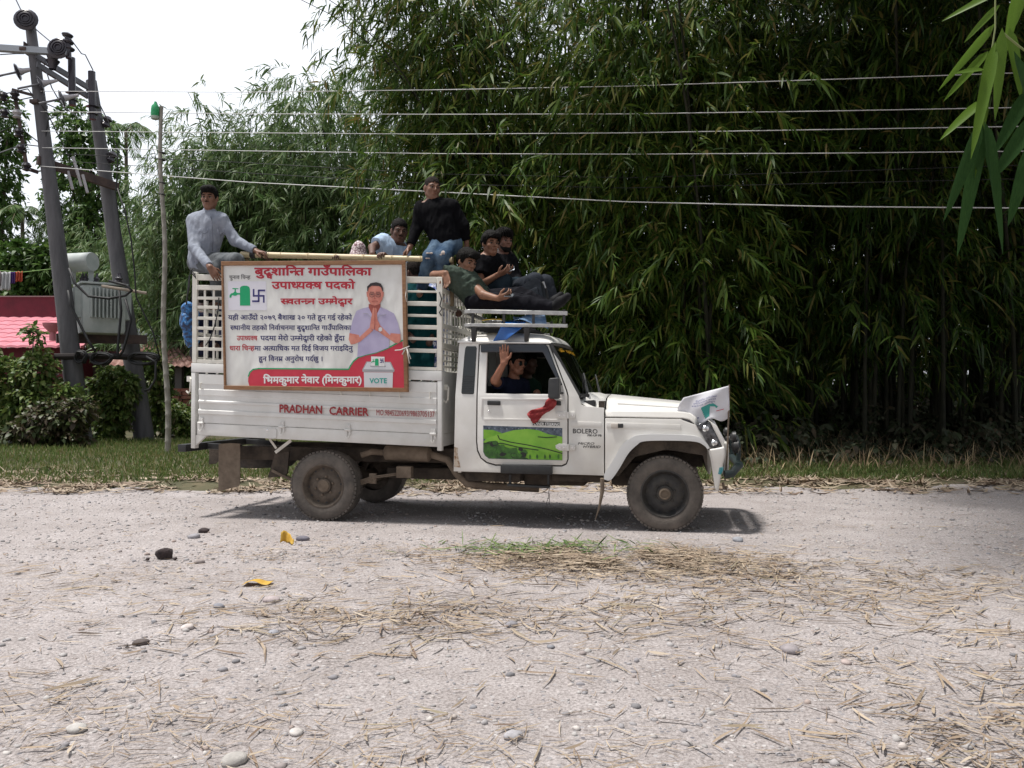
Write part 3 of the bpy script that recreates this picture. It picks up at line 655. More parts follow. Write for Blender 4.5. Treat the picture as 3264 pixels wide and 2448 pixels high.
# wheels
def wheel(u, y, z, out, rim, tyre, front):
    o = MB(); d = (0, -out, 0); c = (u, y, z)
    pr = [(.12, -.12), (.2, -.12), (.2, .0), (.212, .01), (.217, .016), (.205, .018), (.196, .005), (.182, -.03), (.172, -.048), (.155, -.042), (.12, -.028), (.10, -.03), (.075, -.034), (.07, -.01), (.001, -.008)]
    o.lathe(c, d, pr, 48); w = o.build('wheel', rim, truck, smooth=True)
    t = MB(); R0 = .348
    t.lathe(c, d, [(.20, -.20), (.235, -.215), (.29, -.218), (.325, -.20), (.339, -.18), (.345, -.1), (.339, -.02), (.325, -.0), (.31, .012), (.27, .022), (.235, .018), (.214, .012), (.204, -.002), (.20, -.05)], 64)
    for k in range(52):
        a = 2 * math.pi * k / 52
        for off in (-.165, -.115, -.065, -.015):
            aa = a + (.06 if off in (-.115, -.015) else 0); p = Vector((math.cos(aa), 0, math.sin(aa))); q = Vector((-math.sin(aa), 0, math.cos(aa))); cc = Vector(c) + Vector((0, -out * off, 0)) + p * (R0 - .0145)
            t.hexa([cc + q * (sx * .0145) + Vector((0, sy * .02, 0)) + p * (sz * .009) for sz in (-1, 1) for sx, sy in ((-1, -1), (1, -1), (1, 1), (-1, 1))])
    ty = t.build('tyre', tyre, w, fixn=True, smooth=True)
    for v in ty.data.vertices:                 # the loaded contact patch
        dz = z - .004; v.co.z = max(v.co.z, z - dz)
    h = MB().lathe(c, d, [(.055, -.012), (.052, .02), (.042, .032), (.038, .034), (.036, .02), (.001, .02)] if front else [(.06, -.01), (.056, .0), (.03, .004), (.001, .002)], 24).build('hub', MUD, w, smooth=True)
    b = MB(); hl = MB()
    for k in range(6):
        a = k * math.pi / 3 + .3; b.lathe(Vector(c) + Vector((.092 * math.cos(a), -out * -.032, .092 * math.sin(a))), d, [(.012, 0), (.012, .014), (.006, .02), (.001, .02)], 8)
    for k in range(12):
        a = k * math.pi / 6 + .1; hl.lathe(Vector(c) + Vector((.165 * math.cos(a), -out * -.0435, .165 * math.sin(a))), d, [(.0115, 0), (.0115, .0005), (.001, .0006)], 10)
    b.build('wheel_nuts', MUD if not front else rim, w, smooth=True); hl.build('vent_holes', BLK, w)
fw = Z(4, 1590, 1275); rw = Z(5, 1100, 1060)
wheel(fw.x, .02, fw.z + .004, 1, RIM, RUBD, True); wheel(fw.x, CW - .02, fw.z + .004, -1, RIM, RUBD, True)
wheel(rw.x, .02, rw.z + .002, 1, RIMB, RUBD, False); wheel(rw.x, CW - .02, rw.z + .002, -1, RIMB, RUBD, False)
# chassis, exhaust, springs, flaps
for y in (.38, CW - .46):
    m = MB().box((-1.2, y, .56), (3.6, y + .08, .70)); m.build('chassis_rail', DARK, truck, bevel=.01)
MB().tube([(rw.x, .2, rw.z), (rw.x, CW - .2, rw.z)], .05, 12).lathe((rw.x, CW / 2, rw.z), (1, 0, 0), [(.001, -.15), (.12, -.1), (.15, 0), (.12, .1), (.001, .15)], 16).build('rear_axle', DARK, truck, smooth=True)
MB().tube([(fw.x, .2, fw.z), (fw.x, CW - .2, fw.z)], .05, 12).build('front_axle', DARK, truck, smooth=True)
for y in (.16, CW - .16):
    m = MB(); q = [Z(5, 1715, 955, .16), Z(5, 1480, 985, .16), (rw.x, .16, rw.z - .06), (rw.x - .35, .16, rw.z + .03), (rw.x - .6, .16, rw.z + .14)]; q = [(p[0], y, p[2]) for p in q]
    for k, dz in enumerate((0, -.014, -.028, -.042)):
        s = q[k // 2:len(q) - k // 2]
        for a, b in zip(s, s[1:]): m.bar(Vector(a) + Vector((0, 0, dz)), Vector(b) + Vector((0, 0, dz)), .06, .012)
    m.box((q[0][0] - .07, y - .04, q[0][2] - .05), (q[0][0] + .08, y + .04, q[0][2] + .06)); m.bar(Vector(q[1]) + Vector((0, 0, -.07)), Vector(q[1]) + Vector((0, 0, .03)), .07, .035, (0, 1, 0))
    m.build('leaf_spring', MUD, truck, bevel=.003, seg=1)
m = MB().tube([Z(5, 1560, 808, .25), Z(5, 1580, 806, .25), Z(5, 1900, 820, .25), Z(5, 1925, 822, .25)], [.03, .075, .075, .03], 14); m.tube([Z(5, 1565, 808, .25), Z(5, 1470, 800, .23), Z(5, 1390, 826, .2)], .03, 12, cap=False)
m.tube([Z(5, 1920, 822, .25), Z(5, 2040, 860, .25), Z(5, 2110, 970, .25), Z(5, 2180, 1030, .25), Z(4, 200, 1200, .25), Z(4, 330, 1212, .3), Z(4, 700, 1235, .5)], .035, 12); m.build('exhaust', MUD, truck, smooth=True)
m = MB().box((1.35, .2, .40), (1.9, .5, .55)).box((1.9, .35, .36), (2.5, 1.2, .56)).box((2.2, .15, .42), (2.75, .35, .5)).box((.45, .5, .38), (1.9, .9, .5)).box((2.75, .3, .38), (3.05, 1.3, .6)).box((.2, 1.0, .42), (.9, 1.45, .6))
m.build('gearbox_and_tank', DARK, truck, bevel=.03)
MB().prism(poly(5, [(322, 742), (400, 735), (482, 740), (482, 1040), (465, 1062), (320, 1096)], .12), None, .12, .13).build('mudflap', MUD, truck)
MB().prism(poly(5, [(250, 745), (322, 745), (322, 870), (300, 890), (250, 895)], .9), None, .9, .91).build('mudflap', DARK, truck)
MB().prism(poly(5, [(745, 812), (850, 800), (835, 960), (815, 985), (690, 995), (720, 900)], .15), None, .15, .18).build('inner_flap', DARK, truck)
m = MB().bar(Z(5, 748, 805, .06), Z(5, 865, 715, .06), .012, .03); m.bar(Z(5, 755, 775, .06), Z(5, 705, 705, .06), .012, .02); m.build('bed_strut', CAGEP, truck)
m = MB()
for i in range(10): p = Z(5, 705 + i * .2, 1000 + i * 10, .16); m.tube([p + Vector((.006 * math.cos(t + i * 1.57), .004 * math.sin(t) * (i % 2), .007 * math.sin(t))) for t in np.linspace(0, 6.28, 7)], .002, 4)
m.build('ground_chain', MUD, truck)
sp = Z(5, 655, 830, .8); MB().lathe((sp.x, .82, sp.z), (0, 0, 1), [(.16, -.09), (.3, -.11), (.35, -.06), (.36, 0), (.35, .06), (.3, .1), (.2, .09)], 32).build('spare_tyre', RUB, truck, smooth=True)
MB().bar(Vector((U0 - .12, -.02, .70)), Vector((U0 - .12, CW + .02, .70)), .09, .075).bar((U0 - .1, .4, .70), (U0 + .3, .4, .68), .05, .06).bar((U0 - .1, 1.2, .70), (U0 + .3, 1.2, .68), .05, .06).build('rear_bumper', BLK, truck, bevel=.006)
MB().tube([Z(4, 1150, 1160, -.02), Z(4, 1150, 1250, -.01), Z(4, 1130, 1360, -.01), Z(4, 1100, 1455, -.0)], [.02, .018, .011, .003], 8).build('hanging_strap', MUD, truck, smooth=True)
MB().tube([Z(4, 778, 1215, .05), Z(4, 768, 1300, .05), Z(4, 752, 1350, .05), Z(4, 775, 1345, .05), Z(4, 778, 1270, .05)], .003, 5).build('hanging_wire', BLK, truck)
# roof rack
a = Z(3, 1040, 1252, .02); b = Z(3, 1955, 1268, .02); a2 = Z(3, 1040, 1372, .02); b2 = Z(3, 1955, 1378, .02); RY0, RY1 = .02, 1.22
def rackloop(p, q, w, h):
    pts = [(q.x, RY0, q.z)] ; r = .07
    pts = [Vector((q.x, RY0, q.z)), Vector((p.x + r, RY0, p.z)), Vector((p.x + r * .3, RY0 + r * .3, p.z)), Vector((p.x, RY0 + r, p.z)), Vector((p.x, RY1 - r, p.z)), Vector((p.x + r * .3, RY1 - r * .3, p.z)), Vector((p.x + r, RY1, p.z)), Vector((q.x - .34, RY1, q.z))]
    m = MB()
    for s, e in zip(pts, pts[1:]): d = (e - s).normalized() * (w * .3); m.bar(s - d, e + d, w, h)
    return m
rack = rackloop(a, b, .02, .038).build('roof_rack', ALU, truck, bevel=.004, seg=1)
rackloop(a2, b2, .02, .032).build('lower_rail', ALU, rack, bevel=.004, seg=1)
m = MB()
for k in range(6):
    y = RY0 + .1 + k * .19; m.bar((a2.x, y, a2.z - .004), (b2.x - .34, y, b2.z - .004), .022, .012)
m.build('rack_floor', BLK, rack)
for x in (1125, 1400, 1660, 1930):
    for y in ((RY0, RY1) if x < 1700 else (RY0,)): p = Z(3, x, 1275, RY0); MB().box((p.x - .012, y - .008, a2.z), (p.x + .012, y + .008, a.z)).build('rack_post', BLK, rack)
for x in (1137, 1602):
    for s in (0, 1):
        p = Z(3, x, 1395, .03); q = Z(3, x, 1520, .06); yv = lambda v: v if s == 0 else CW - v
        m = MB().hexa([(q.x - .02, yv(.03), q.z), (q.x + .018, yv(.03), q.z), (q.x + .018, yv(.075), q.z), (q.x - .02, yv(.075), q.z), (p.x - .026, yv(.005), p.z), (p.x + .03, yv(.005), p.z), (p.x + .03, yv(.06), p.z), (p.x - .026, yv(.06), p.z)])
        m.build('rack_clamp', BLK, rack, bevel=.006, fixn=True)
# ------------------------------------------------------------------ the campaign banner hung on the cage, printed in flat layers
BOF = -.085
ban = empty('banner', (0, 0, 0), 'framed white and red campaign banner with Devanagari lettering tied to the cage side', 'banner'); ban.matrix_world = TM
WOOD = mat('frame_wood', (.20, .095, .045), .7, (.29, .155, .075), 5, stretch=(2, 2, 12)); VIN = mat('banner_vinyl', (.66, .66, .63), .42, (.74, .74, .72), 3, bump=.0)
def vinylx():
    nt = VIN.node_tree; N = nt.nodes; L = nt.links; tc = N.new('ShaderNodeTexCoord'); mp = N.new('ShaderNodeMapping'); mp.inputs['Scale'].default_value = (1, 1, .45); mp.inputs['Rotation'].default_value = (0, .5, 0)
    n = N.new('ShaderNodeTexNoise'); n.inputs['Scale'].default_value = 5; n.inputs['Detail'].default_value = 2; b = N.new('ShaderNodeBump'); b.inputs['Strength'].default_value = .8; b.inputs['Distance'].default_value = .045
    L.new(tc.outputs['Object'], mp.inputs['Vector']); L.new(mp.outputs[0], n.inputs['Vector']); L.new(n.outputs['Fac'], b.inputs['Height']); L.new(b.outputs[0], N['Principled BSDF'].inputs['Normal'])
vinylx()
def bquad(a, b, c, d, y0, y1): return MB().prism([T2(1, *p, BOF) for p in (a, b, c, d)], None, y0, y1)
bquad((110, 135), (2105, 122), (2138, 1528), (138, 1500), BOF, BOF + .012).build('sheet', VIN, ban)
for q in (((95, 118), (2120, 105), (2121, 150), (96, 163)), ((125, 1482), (2149, 1510), (2150, 1555), (125, 1527)), ((92, 164), (104, 164), (134, 1481), (122, 1481)), ((96, 164), (112, 164), (146, 1481), (126, 1481)), ((2082, 151), (2121, 151), (2149, 1509), (2108, 1509))):
    if q[0][0] == 92: continue
    bquad(*q, BOF - .022, BOF + .02).build('frame_strip', WOOD, ban, bevel=.003, seg=1)
_ly = [0]
def B(pts, mt, lvl, name='printed_shape'):
    y = BOF - .0012 * lvl; return MB().prism([T2(1, x, yy, BOF) for x, yy in pts], None, y - .0008, y).build(name, mt, ban)
def bl(pts, w, mt, lvl, name='printed_line', closed=False):
    y = BOF - .0012 * lvl; P = [Vector((T2(1, *p, BOF)[0], y, T2(1, *p, BOF)[1])) for p in pts]; k = w * .28933 / 330; m = MB()
    if closed: P.append(P[0])
    for a, b in zip(P, P[1:]): d = (b - a).normalized() * k * .3; m.bar(a - d, b + d, .0008, k)
    return m.build(name, mt, ban)
PR = mat('print_red', (.50, .022, .05), .45, (.56, .035, .065), 6); PG_ = mat('print_green', (.0, .33, .13), .45); PW = mat('print_white', (.74, .74, .74), .45); PNV = mat('print_navy', (.035, .03, .16), .45); PTX = mat('print_crimson', (.42, .012, .03), .45)
PGY = mat('print_grey', (.36, .36, .38), .45); PLG = mat('print_light_grey', (.60, .61, .64), .45); PSK = mat('print_skin', (.50, .16, .12), .5, (.62, .25, .19), 12); PSD = mat('print_skin_shadow', (.34, .08, .06), .5); PLV = mat('print_lavender', (.37, .33, .50), .5, (.44, .40, .57), 7); PHR = mat('print_hair', (.02, .013, .015), .5); PLI = mat('print_lilac', (.70, .69, .76), .45)
sw = [(400, 1492), (385, 1440), (388, 1380), (405, 1335), (440, 1305), (500, 1296), (1492, 1304), (1512, 1265), (1545, 1215), (1600, 1172), (1680, 1146), (1790, 1122), (1900, 1082), (2000, 1030), (2086, 985), (2107, 1508)]
B(sw, PR, 2, 'red_wave'); bl(sw[2:15], 14, PG_, 3, 'green_edge')
B([(162, 335), (582, 335), (590, 652), (168, 652)], PLI, 1, 'emblem_panel')
def tap(x, y, s, lvl):
    f = lambda p: [(x + a * s, y + b * s) for a, b in p]
    B(f([(295, 602), (295, 405), (312, 388), (340, 382), (372, 384), (396, 396), (405, 420), (408, 602)]), PG_, lvl, 'tap_emblem')
    B(f([(296, 482), (270, 482), (250, 494), (230, 494), (212, 486), (203, 494), (200, 515), (180, 515), (180, 490), (196, 468), (222, 462), (232, 448), (252, 448), (262, 462), (296, 464)]), PG_, lvl, 'tap_emblem')
    B(f([(236, 450), (236, 420), (212, 420), (212, 409), (278, 411), (278, 420), (250, 420), (250, 450)]), PG_, lvl, 'tap_emblem')
def stamp(x0, y0, x1, y1, t, lvl):
    cx, cy = (x0 + x1) / 2, (y0 + y1) / 2; h = t / 2
    bl([(x0 + h, y0), (x0 + h, cy), (x1 - h, cy), (x1 - h, y1)], t, PNV, lvl, 'ballot_stamp_mark'); bl([(x1, y0 + h), (cx, y0 + h), (cx, y1 - h), (x0, y1 - h)], t, PNV, lvl + .9, 'ballot_stamp_mark')
tap(0, 0, 1, 2); stamp(435, 425, 567, 564, 20, 2)
# praying figure
B([(1652, 632), (1580, 660), (1538, 760), (1503, 905), (1606, 925), (1600, 1000), (1588, 1172), (1700, 1140), (1800, 1118), (1938, 1062), (1942, 985), (1955, 905), (2063, 915), (2040, 800), (1992, 690), (1920, 650), (1842, 618), (1790, 720), (1715, 618)], PLV, 4, 'portrait_shirt')
B([(1714, 585), (1842, 585), (1843, 640), (1795, 735), (1768, 735), (1713, 650)], PSD, 5, 'portrait_neck')
B([(1652, 690), (1700, 630), (1716, 625), (1768, 735), (1750, 745), (1700, 690)], PLV, 6, 'portrait_collar'); B([(1842, 622), (1868, 650), (1905, 700), (1860, 705), (1840, 690), (1800, 745), (1785, 735)], PLV, 6, 'portrait_collar')
bl([(1652, 690), (1700, 690), (1750, 745)], 4, PGY, 7); bl([(1905, 700), (1862, 706), (1802, 745)], 4, PGY, 7)
B([(1503, 905), (1606, 925), (1612, 950), (1726, 842), (1765, 876), (1620, 1000), (1560, 1024), (1518, 1030), (1494, 975)], PSK, 5, 'portrait_arm'); B([(1955, 905), (2063, 915), (2067, 990), (2040, 1018), (2005, 1015), (1900, 945), (1815, 885), (1800, 835), (1836, 815), (1950, 930)], PSK, 5, 'portrait_arm')
B([(1762, 632), (1772, 622), (1780, 630), (1782, 760), (1775, 870), (1726, 845), (1738, 770)], PSK, 8, 'portrait_hand'); B([(1784, 630), (1794, 624), (1803, 640), (1812, 760), (1840, 812), (1812, 885), (1786, 872)], PSK, 8, 'portrait_hand')
bl([(1783, 640), (1784, 760), (1780, 866)], 5, PSD, 9.5); B([(1826, 850), (1845, 838), (1864, 850), (1864, 878), (1842, 890), (1824, 878)], PLG, 9, 'portrait_watch')
B([(1700, 440), (1706, 385), (1750, 358), (1822, 358), (1864, 392), (1872, 460), (1866, 535), (1832, 588), (1782, 604), (1738, 590), (1707, 540)], PSK, 8, 'portrait_face')
B([(1690, 450), (1702, 455), (1706, 510), (1696, 505)], PSK, 7, 'portrait_ear'); B([(1870, 455), (1882, 452), (1876, 508), (1867, 512)], PSK, 7, 'portrait_ear')
B([(1700, 445), (1698, 395), (1738, 356), (1800, 345), (1850, 362), (1874, 408), (1874, 450), (1866, 440), (1852, 402), (1828, 388), (1752, 384), (1716, 408), (1708, 440)], PHR, 9, 'portrait_hair')
for x in (1752, 1820): bl([(x - 26, 468), (x + 26, 468), (x + 24, 500), (x, 510), (x - 24, 500)], 4, PHR, 9.6, 'portrait_glasses', True); bl([(x - 14, 484), (x + 14, 484)], 9, PHR, 9.6, 'portrait_eye'); bl([(x - 22, 455), (x + 22, 455)], 6, PHR, 9.6, 'portrait_brow')
bl([(1786, 490), (1782, 520), (1774, 526), (1798, 526)], 4, PSD, 9.6, 'portrait_nose'); bl([(1752, 556), (1785, 552), (1815, 556)], 6, PSD, 9.6, 'portrait_mouth')
# ballot box
B([(1690, 1218), (1955, 1222), (1998, 1312), (1992, 1334), (1646, 1332), (1644, 1306)], PGY, 4, 'ballot_box_lid'); B([(1700, 1226), (1946, 1230), (1985, 1308), (1656, 1304)], PLG, 5, 'ballot_box_lid'); B([(1660, 1336), (1980, 1338), (1976, 1506), (1664, 1502)], PLG, 4, 'ballot_box')
bl([(1735, 1268), (1900, 1270)], 6, PHR, 6, 'ballot_slot'); B([(1742, 1162), (1890, 1166), (1888, 1270), (1742, 1266)], PW, 7, 'ballot_paper'); tap(1682, 1052, .35, 8); stamp(1842, 1187, 1880, 1232, 8, 8)
# lettering
def BT(s, x0, x1, yh, yb, mt, lvl, fo, name='lettering', dev=True):
    y = BOF - .0012 * lvl; V, F, w = lay(s); mb = MB(); hh = .622 if dev else .70
    def put(a, b, e): u, z = T2(1, x0 + (x1 - x0) * a / w, yb + (yh - yb) * b / hh, BOF); return (u, y - e, z)
    bold(mb, V, F, put, fo, 12 if fo > .04 else 8); return mb.build(name, mt, ban)
for s, x0, x1, yh, yb in (('बुद^धशािन~त गाउँपािलका', 458, 1742, 190, 268), ('उपाध~यक~ष पदको', 648, 1558, 343, 416), ('स~वतन~\x03 उम~मेद^वार', 745, 1532, 527, 586)):
    BT(s, x0, x1, yh, yb, PW, 2, .075, 'lettering_outline'); BT(s, x0, x1, yh, yb, PTX, 3, .038)
BT('चुनाव िचन~ह', 175, 408, 272, 310, mat('print_dark', (.07, .07, .08), .5), 2, .008)
NV = mat('print_blue', (.03, .03, .13), .45)
for s, x0, x1, yh, yb, mt in (('यही आउँदो २०७९ बैशाख ३० गते हुन गई रहेको', 165, 1527, 710, 757, NV), ('स~थानीय तहको िनव\x02ाचनमा बुद^धशािन~त गाउँपािलका', 188, 1517, 823, 870, NV), ('उपाध~यक~ष', 260, 485, 937, 985, PTX), ('पदमा मेरो उम~मेद^वारी रहेको हुँदा', 520, 1447, 937, 986, NV),
        ('धारा िचन~ह', 180, 455, 1048, 1095, PTX), ('मा अत~यािधक मत िदई िवजय गराइिदनु', 455, 1535, 1050, 1098, NV), ('हुन िवनम\x01 अनुरोध गद\x02छु ।', 500, 1210, 1165, 1213, NV)):
    BT(s, x0, x1, yh, yb, mt, 2, .02)
BT('िभमकुमार नेवार (िमनकुमार)', 555, 1640, 1388, 1456, PW, 5, .035); BT('VOTE', 1725, 1915, 1402, 1456, mat('print_teal', (.02, .32, .27), .5), 6, .03, dev=False)
STR = mat('white_string', (.6, .58, .55), .8); m = MB()
for pts in (((2000, 1095), (2060, 1090), (2125, 1065), (2160, 1050)), ((2080, 1140), (2110, 1090), (2130, 1065), (2150, 1120), (2175, 1190)), ((2130, 1065), (2150, 1180), (2160, 1240))):
    m.tube([Z(1, x, y, BOF - .035) for x, y in pts], .005, 5)
m.build('tie_string', STR, ban, smooth='all')
MB().tube([Z(1, 2122, 120, BOF - .0), Z(1, 2126, 420, BOF - .01), Z(1, 2118, 500, BOF - .03), Z(1, 2128, 560, BOF - .01)], .004, 5).build('tie_string', STR, ban)
# bamboo rail over the cage
POF = .25; pa = Z(2, 742, 868, POF); pb = Z(3, 715, 790, POF); d_ = (pb - pa).normalized(); pb = pb + d_ * .30; pa2 = pa - d_ * .02
rail = empty('bamboo_rail', (0, 0, 0), 'long pale bamboo pole lashed along the top of the cage, gripped by several hands', 'bamboo pole'); rail.matrix_world = TM
pts = []; rs = []; Lr = (pb - pa2).length
for i in range(8):
    for k, q in ((0, 0), (.42, 0), (.485, .0), (.5, .12), (.515, 0), (.58, 0)):
        t = (i + k) / 7.7
        if t <= 1: pts.append(pa2 + (pb - pa2) * t); rs.append((.031 - .004 * t) * (1 + q))
MB().tube(pts, rs, 12).build('culm', mat('pole_bamboo', (.46, .36, .20), .45, (.58, .48, .30), 5, stretch=(1, 8, 8)), rail, smooth=True)
for t in (.06, .93):
    p = pa2 + (pb - pa2) * t; MB().lathe(p, d_, [(.035, -.03), (.04, -.02), (.038, 0), (.041, .015), (.035, .03)], 12).build('lashing', CABLE, rail)
for u in (pa2 + (pb - pa2) * .02, pb - d_ * .05):
    MB().tube([(u.x, POF + .045, u.z - .45), (u.x, POF + .045, u.z + .03)], .02, 8).build('rail_upright', mat('upright_wood', (.2, .15, .09), .8), rail)
# ------------------------------------------------------------------ people: smooth-blended bodies, meshed by surface nets
class Field:
    def __init__(s, lo, hi, h):
        s.lo = np.array(lo, np.float32); s.h = h; s.n = np.ceil((np.array(hi) - s.lo) / h).astype(int) + 2; s.D = np.full(s.n, .2, np.float32)
    def sub(s, lo, hi):
        a = np.clip(np.floor((np.array(lo) - s.lo) / s.h).astype(int), 0, s.n); b = np.clip(np.ceil((np.array(hi) - s.lo) / s.h).astype(int) + 1, 0, s.n)
        if (b <= a).any(): return None, None
        g = np.stack(np.meshgrid(*[s.lo[i] + s.h * np.arange(a[i], b[i], dtype=np.float32) for i in range(3)], indexing='ij'), -1)
        return tuple(slice(a[i], b[i]) for i in range(3)), g
    def put(s, sl, d, k, op='+'):
        o = s.D[sl]
        if op == '-': d = -d; h = np.clip(k - np.abs(o - d), 0, None) / max(k, 1e-6); s.D[sl] = np.maximum(o, d) + h * h * k * .25
        else: h = np.clip(k - np.abs(o - d), 0, None) / max(k, 1e-6); s.D[sl] = np.minimum(o, d) - h * h * k * .25
    def cap(s, a, b, ra, rb, k=.02, op='+', cut=None):
        a = np.array(a, np.float32); b = np.array(b, np.float32); r = max(ra, rb) + k + 2 * s.h; sl, g = s.sub(np.minimum(a, b) - r, np.maximum(a, b) + r)
        if sl is None: return
        ab = b - a; L2 = max(float(ab @ ab), 1e-9); t = np.clip(((g - a) @ ab) / L2, 0, 1); d = np.linalg.norm(g - a - t[..., None] * ab, axis=-1) - (ra + (rb - ra) * t)
        if cut: d = np.maximum(d, ((g - b) @ (ab / math.sqrt(L2))).astype(np.float32) - cut + .0)
        s.put(sl, d, k, op)
    def ell(s, c, M, rad, k=.02, op='+'):
        c = np.array(c, np.float32); rad = np.array(rad, np.float32); r = rad.max() + k + 2 * s.h; sl, g = s.sub(c - r, c + r)
        if sl is None: return
        p = (g - c) @ np.array(M, np.float32); k0 = np.linalg.norm(p / rad, axis=-1); k1 = np.linalg.norm(p / rad ** 2, axis=-1) + 1e-6; s.put(sl, k0 * (k0 - 1) / k1, k, op)
    def plane(s, p, n, c=None, r=None, k=.004):   # remove the side n points to, within a box
        p = np.array(p, np.float32); n = np.array(n, np.float32); n /= np.linalg.norm(n)
        if c is None: sl, g = s.sub(s.lo, s.lo + s.n * s.h)
        else: sl, g = s.sub(np.array(c) - r, np.array(c) + r)
        if sl is None: return
        s.D[sl] = np.maximum(s.D[sl], (g - p) @ n)
    def mesh(s, name):
        D = s.D; D = np.pad(D, 1, constant_values=.2); lo = s.lo - s.h; ins = D < 0; n = np.array(D.shape) - 1
        c = np.zeros(n, np.int8)
        for dx in (0, 1):
            for dy in (0, 1):
                for dz in (0, 1): c += ins[dx:n[0] + dx, dy:n[1] + dy, dz:n[2] + dz]
        act = (c > 0) & (c < 8); idx = np.full(n, -1, np.int32); A = np.argwhere(act); idx[act] = np.arange(len(A)); 
        P = np.zeros((len(A), 3), np.float32); W_ = np.zeros(len(A), np.float32)
        cor = [(0, 0, 0), (1, 0, 0), (0, 1, 0), (1, 1, 0), (0, 0, 1), (1, 0, 1), (0, 1, 1), (1, 1, 1)]
        for i in range(8):
            for ax in range(3):
                if cor[i][ax]: continue
                q = list(cor[i]); q[ax] = 1; a = D[tuple((A + cor[i]).T)]; b = D[tuple((A + q).T)]; m = (a < 0) != (b < 0); t = np.where(m, a / np.where(m, a - b, 1), 0)
                e = np.array(cor[i], np.float32)[None] + 0; pt = np.repeat(e, len(A), 0); pt[:, ax] = t; P += pt * m[:, None]; W_ += m
        P = (P / W_[:, None] + A) * s.h + lo; Q = []
        for ax in range(3):
            u, v = (ax + 1) % 3, (ax + 2) % 3; sl0 = [slice(None)] * 3; sl1 = [slice(None)] * 3; sl0[ax] = slice(0, -1); sl1[ax] = slice(1, None)
            a = ins[tuple(sl0)]; b = ins[tuple(sl1)]; E = np.argwhere(a != b); E = E[(E[:, u] > 0) & (E[:, v] > 0)]
            if not len(E): continue
            du = np.zeros(3, int); dv = np.zeros(3, int); du[u] = 1; dv[v] = 1; q = np.stack([idx[tuple((E - w).T)] for w in (0 * du, du, du + dv, dv)], 1)
            f = a[tuple(E.T)]; q[~f] = q[~f][:, ::-1]; Q.append(q)
        Q = np.concatenate(Q); Q = Q[(Q >= 0).all(1)]
        return P, Q[:, ::-1]
V3 = lambda p: np.array(p, np.float32)
def frame(fw, up=(0, 0, 1)):
    f = V3(fw); f /= np.linalg.norm(f); r = np.cross(f, V3(up)); r /= np.linalg.norm(r); return np.stack([r, f, np.cross(r, f)], 1)      # columns: right, forward, up
def lerp(a, b, t): return V3(a) + (V3(b) - V3(a)) * t
def do_head(F, c, M, s=1.0):
    T = lambda x, y, z: V3(c) + M @ (V3((x, y, z)) * s)
    F.ell(T(0, -.014, .03), M, V3((.073, .092, .082)) * s, .02); F.ell(T(0, .022, -.028), M, V3((.060, .066, .078)) * s, .03); F.ell(T(0, .052, -.088), M, V3((.030, .026, .022)) * s, .025)
    for q in (-1, 1):
        F.cap(T(q * .045, .0, -.055), T(q * .02, .055, -.09), .028 * s, .02 * s, .02); F.ell(T(q * .037, .060, -.02), M, V3((.024, .020, .02)) * s, .02); F.cap(T(q * .014, .086, .022), T(q * .050, .068, .022), .008 * s, .008 * s, .012)
        F.ell(T(q * .031, .096, .004), M, V3((.018, .016, .011)) * s, .008, '-'); F.ell(T(q * .076, -.004, -.008), M @ np.array(Matrix.Rotation(q * .35, 3, 'Z'), np.float32), V3((.010, .020, .032)) * s, .008)
        F.ell(T(q * .013, .094, -.027), M, V3((.009, .009, .008)) * s, .006)
    F.cap(T(0, .086, .012), T(0, .106, -.022), .008 * s, .0125 * s, .010); F.cap(T(-.016, .086, -.050), T(.016, .086, -.050), .008 * s, .008 * s, .006); F.cap(T(-.014, .085, -.060), T(.014, .085, -.060), .008 * s, .008 * s, .006)
def do_hand(F, w, d, nrm, thumb, curl=.5, s=1.0, spread=.06):
    """d: towards the fingers, nrm: out of the palm, thumb: towards the thumb side"""
    d = V3(d); d /= np.linalg.norm(d); n = V3(nrm); n -= d * (n @ d); n /= np.linalg.norm(n); t = np.cross(d, n); t *= np.sign(t @ V3(thumb)) or 1; w = V3(w)
    for i, x in enumerate((-.030, -.010, .010, .030)): F.cap(w + t * x * .6 * s, w + (d * (.092 - abs(x - .004) * .3) + t * x) * s, .015 * s, .0125 * s, .012)
    for i, (x, L) in enumerate(((-.031, .060), (-.010, .074), (.011, .080), (.031, .072))):
        p = w + (d * (.090 - abs(x - .004) * .3) + t * x) * s; a = 0.0; r = .0095
        for j, f in enumerate((.46, .31, .23)):
            a += curl * (.75, 1.0, .8)[j]; v = d * math.cos(a) + n * math.sin(a) + t * spread * (i - 1.5) * (1 - min(1, abs(a) / 1.5)); v /= np.linalg.norm(v); q = p + v * L * f * s; F.cap(p, q, r * s, (r - .001) * s, .003); p = q; r -= .001
    p = w + (d * .028 + t * .026 + n * .006) * s; v = d * .62 + t * (.75 - .4 * min(1, curl)) + n * (.25 + .5 * min(1, curl)); v /= np.linalg.norm(v); q = p + v * .040 * s; F.cap(p, q, .0135 * s, .0115 * s, .010); v = d * .9 + t * (.35 - .3 * min(1, curl)) + n * (.15 + .5 * min(1, curl)); v /= np.linalg.norm(v); F.cap(q, q + v * .036 * s, .011 * s, .009 * s, .003)
SKINS = {}
def skin(c):
    k = 'skin_%d' % round(c[0] * 1000); return mat(k, c, .5, tuple(v * .78 for v in c), 22, spec=.35)
CLOTH = lambda name, c, c2=None, ns=25, **kw: mat(name, c, .85, c2 or tuple(v * 1.3 for v in c), ns, bump=.25, bscale=180, spec=.06, **kw)
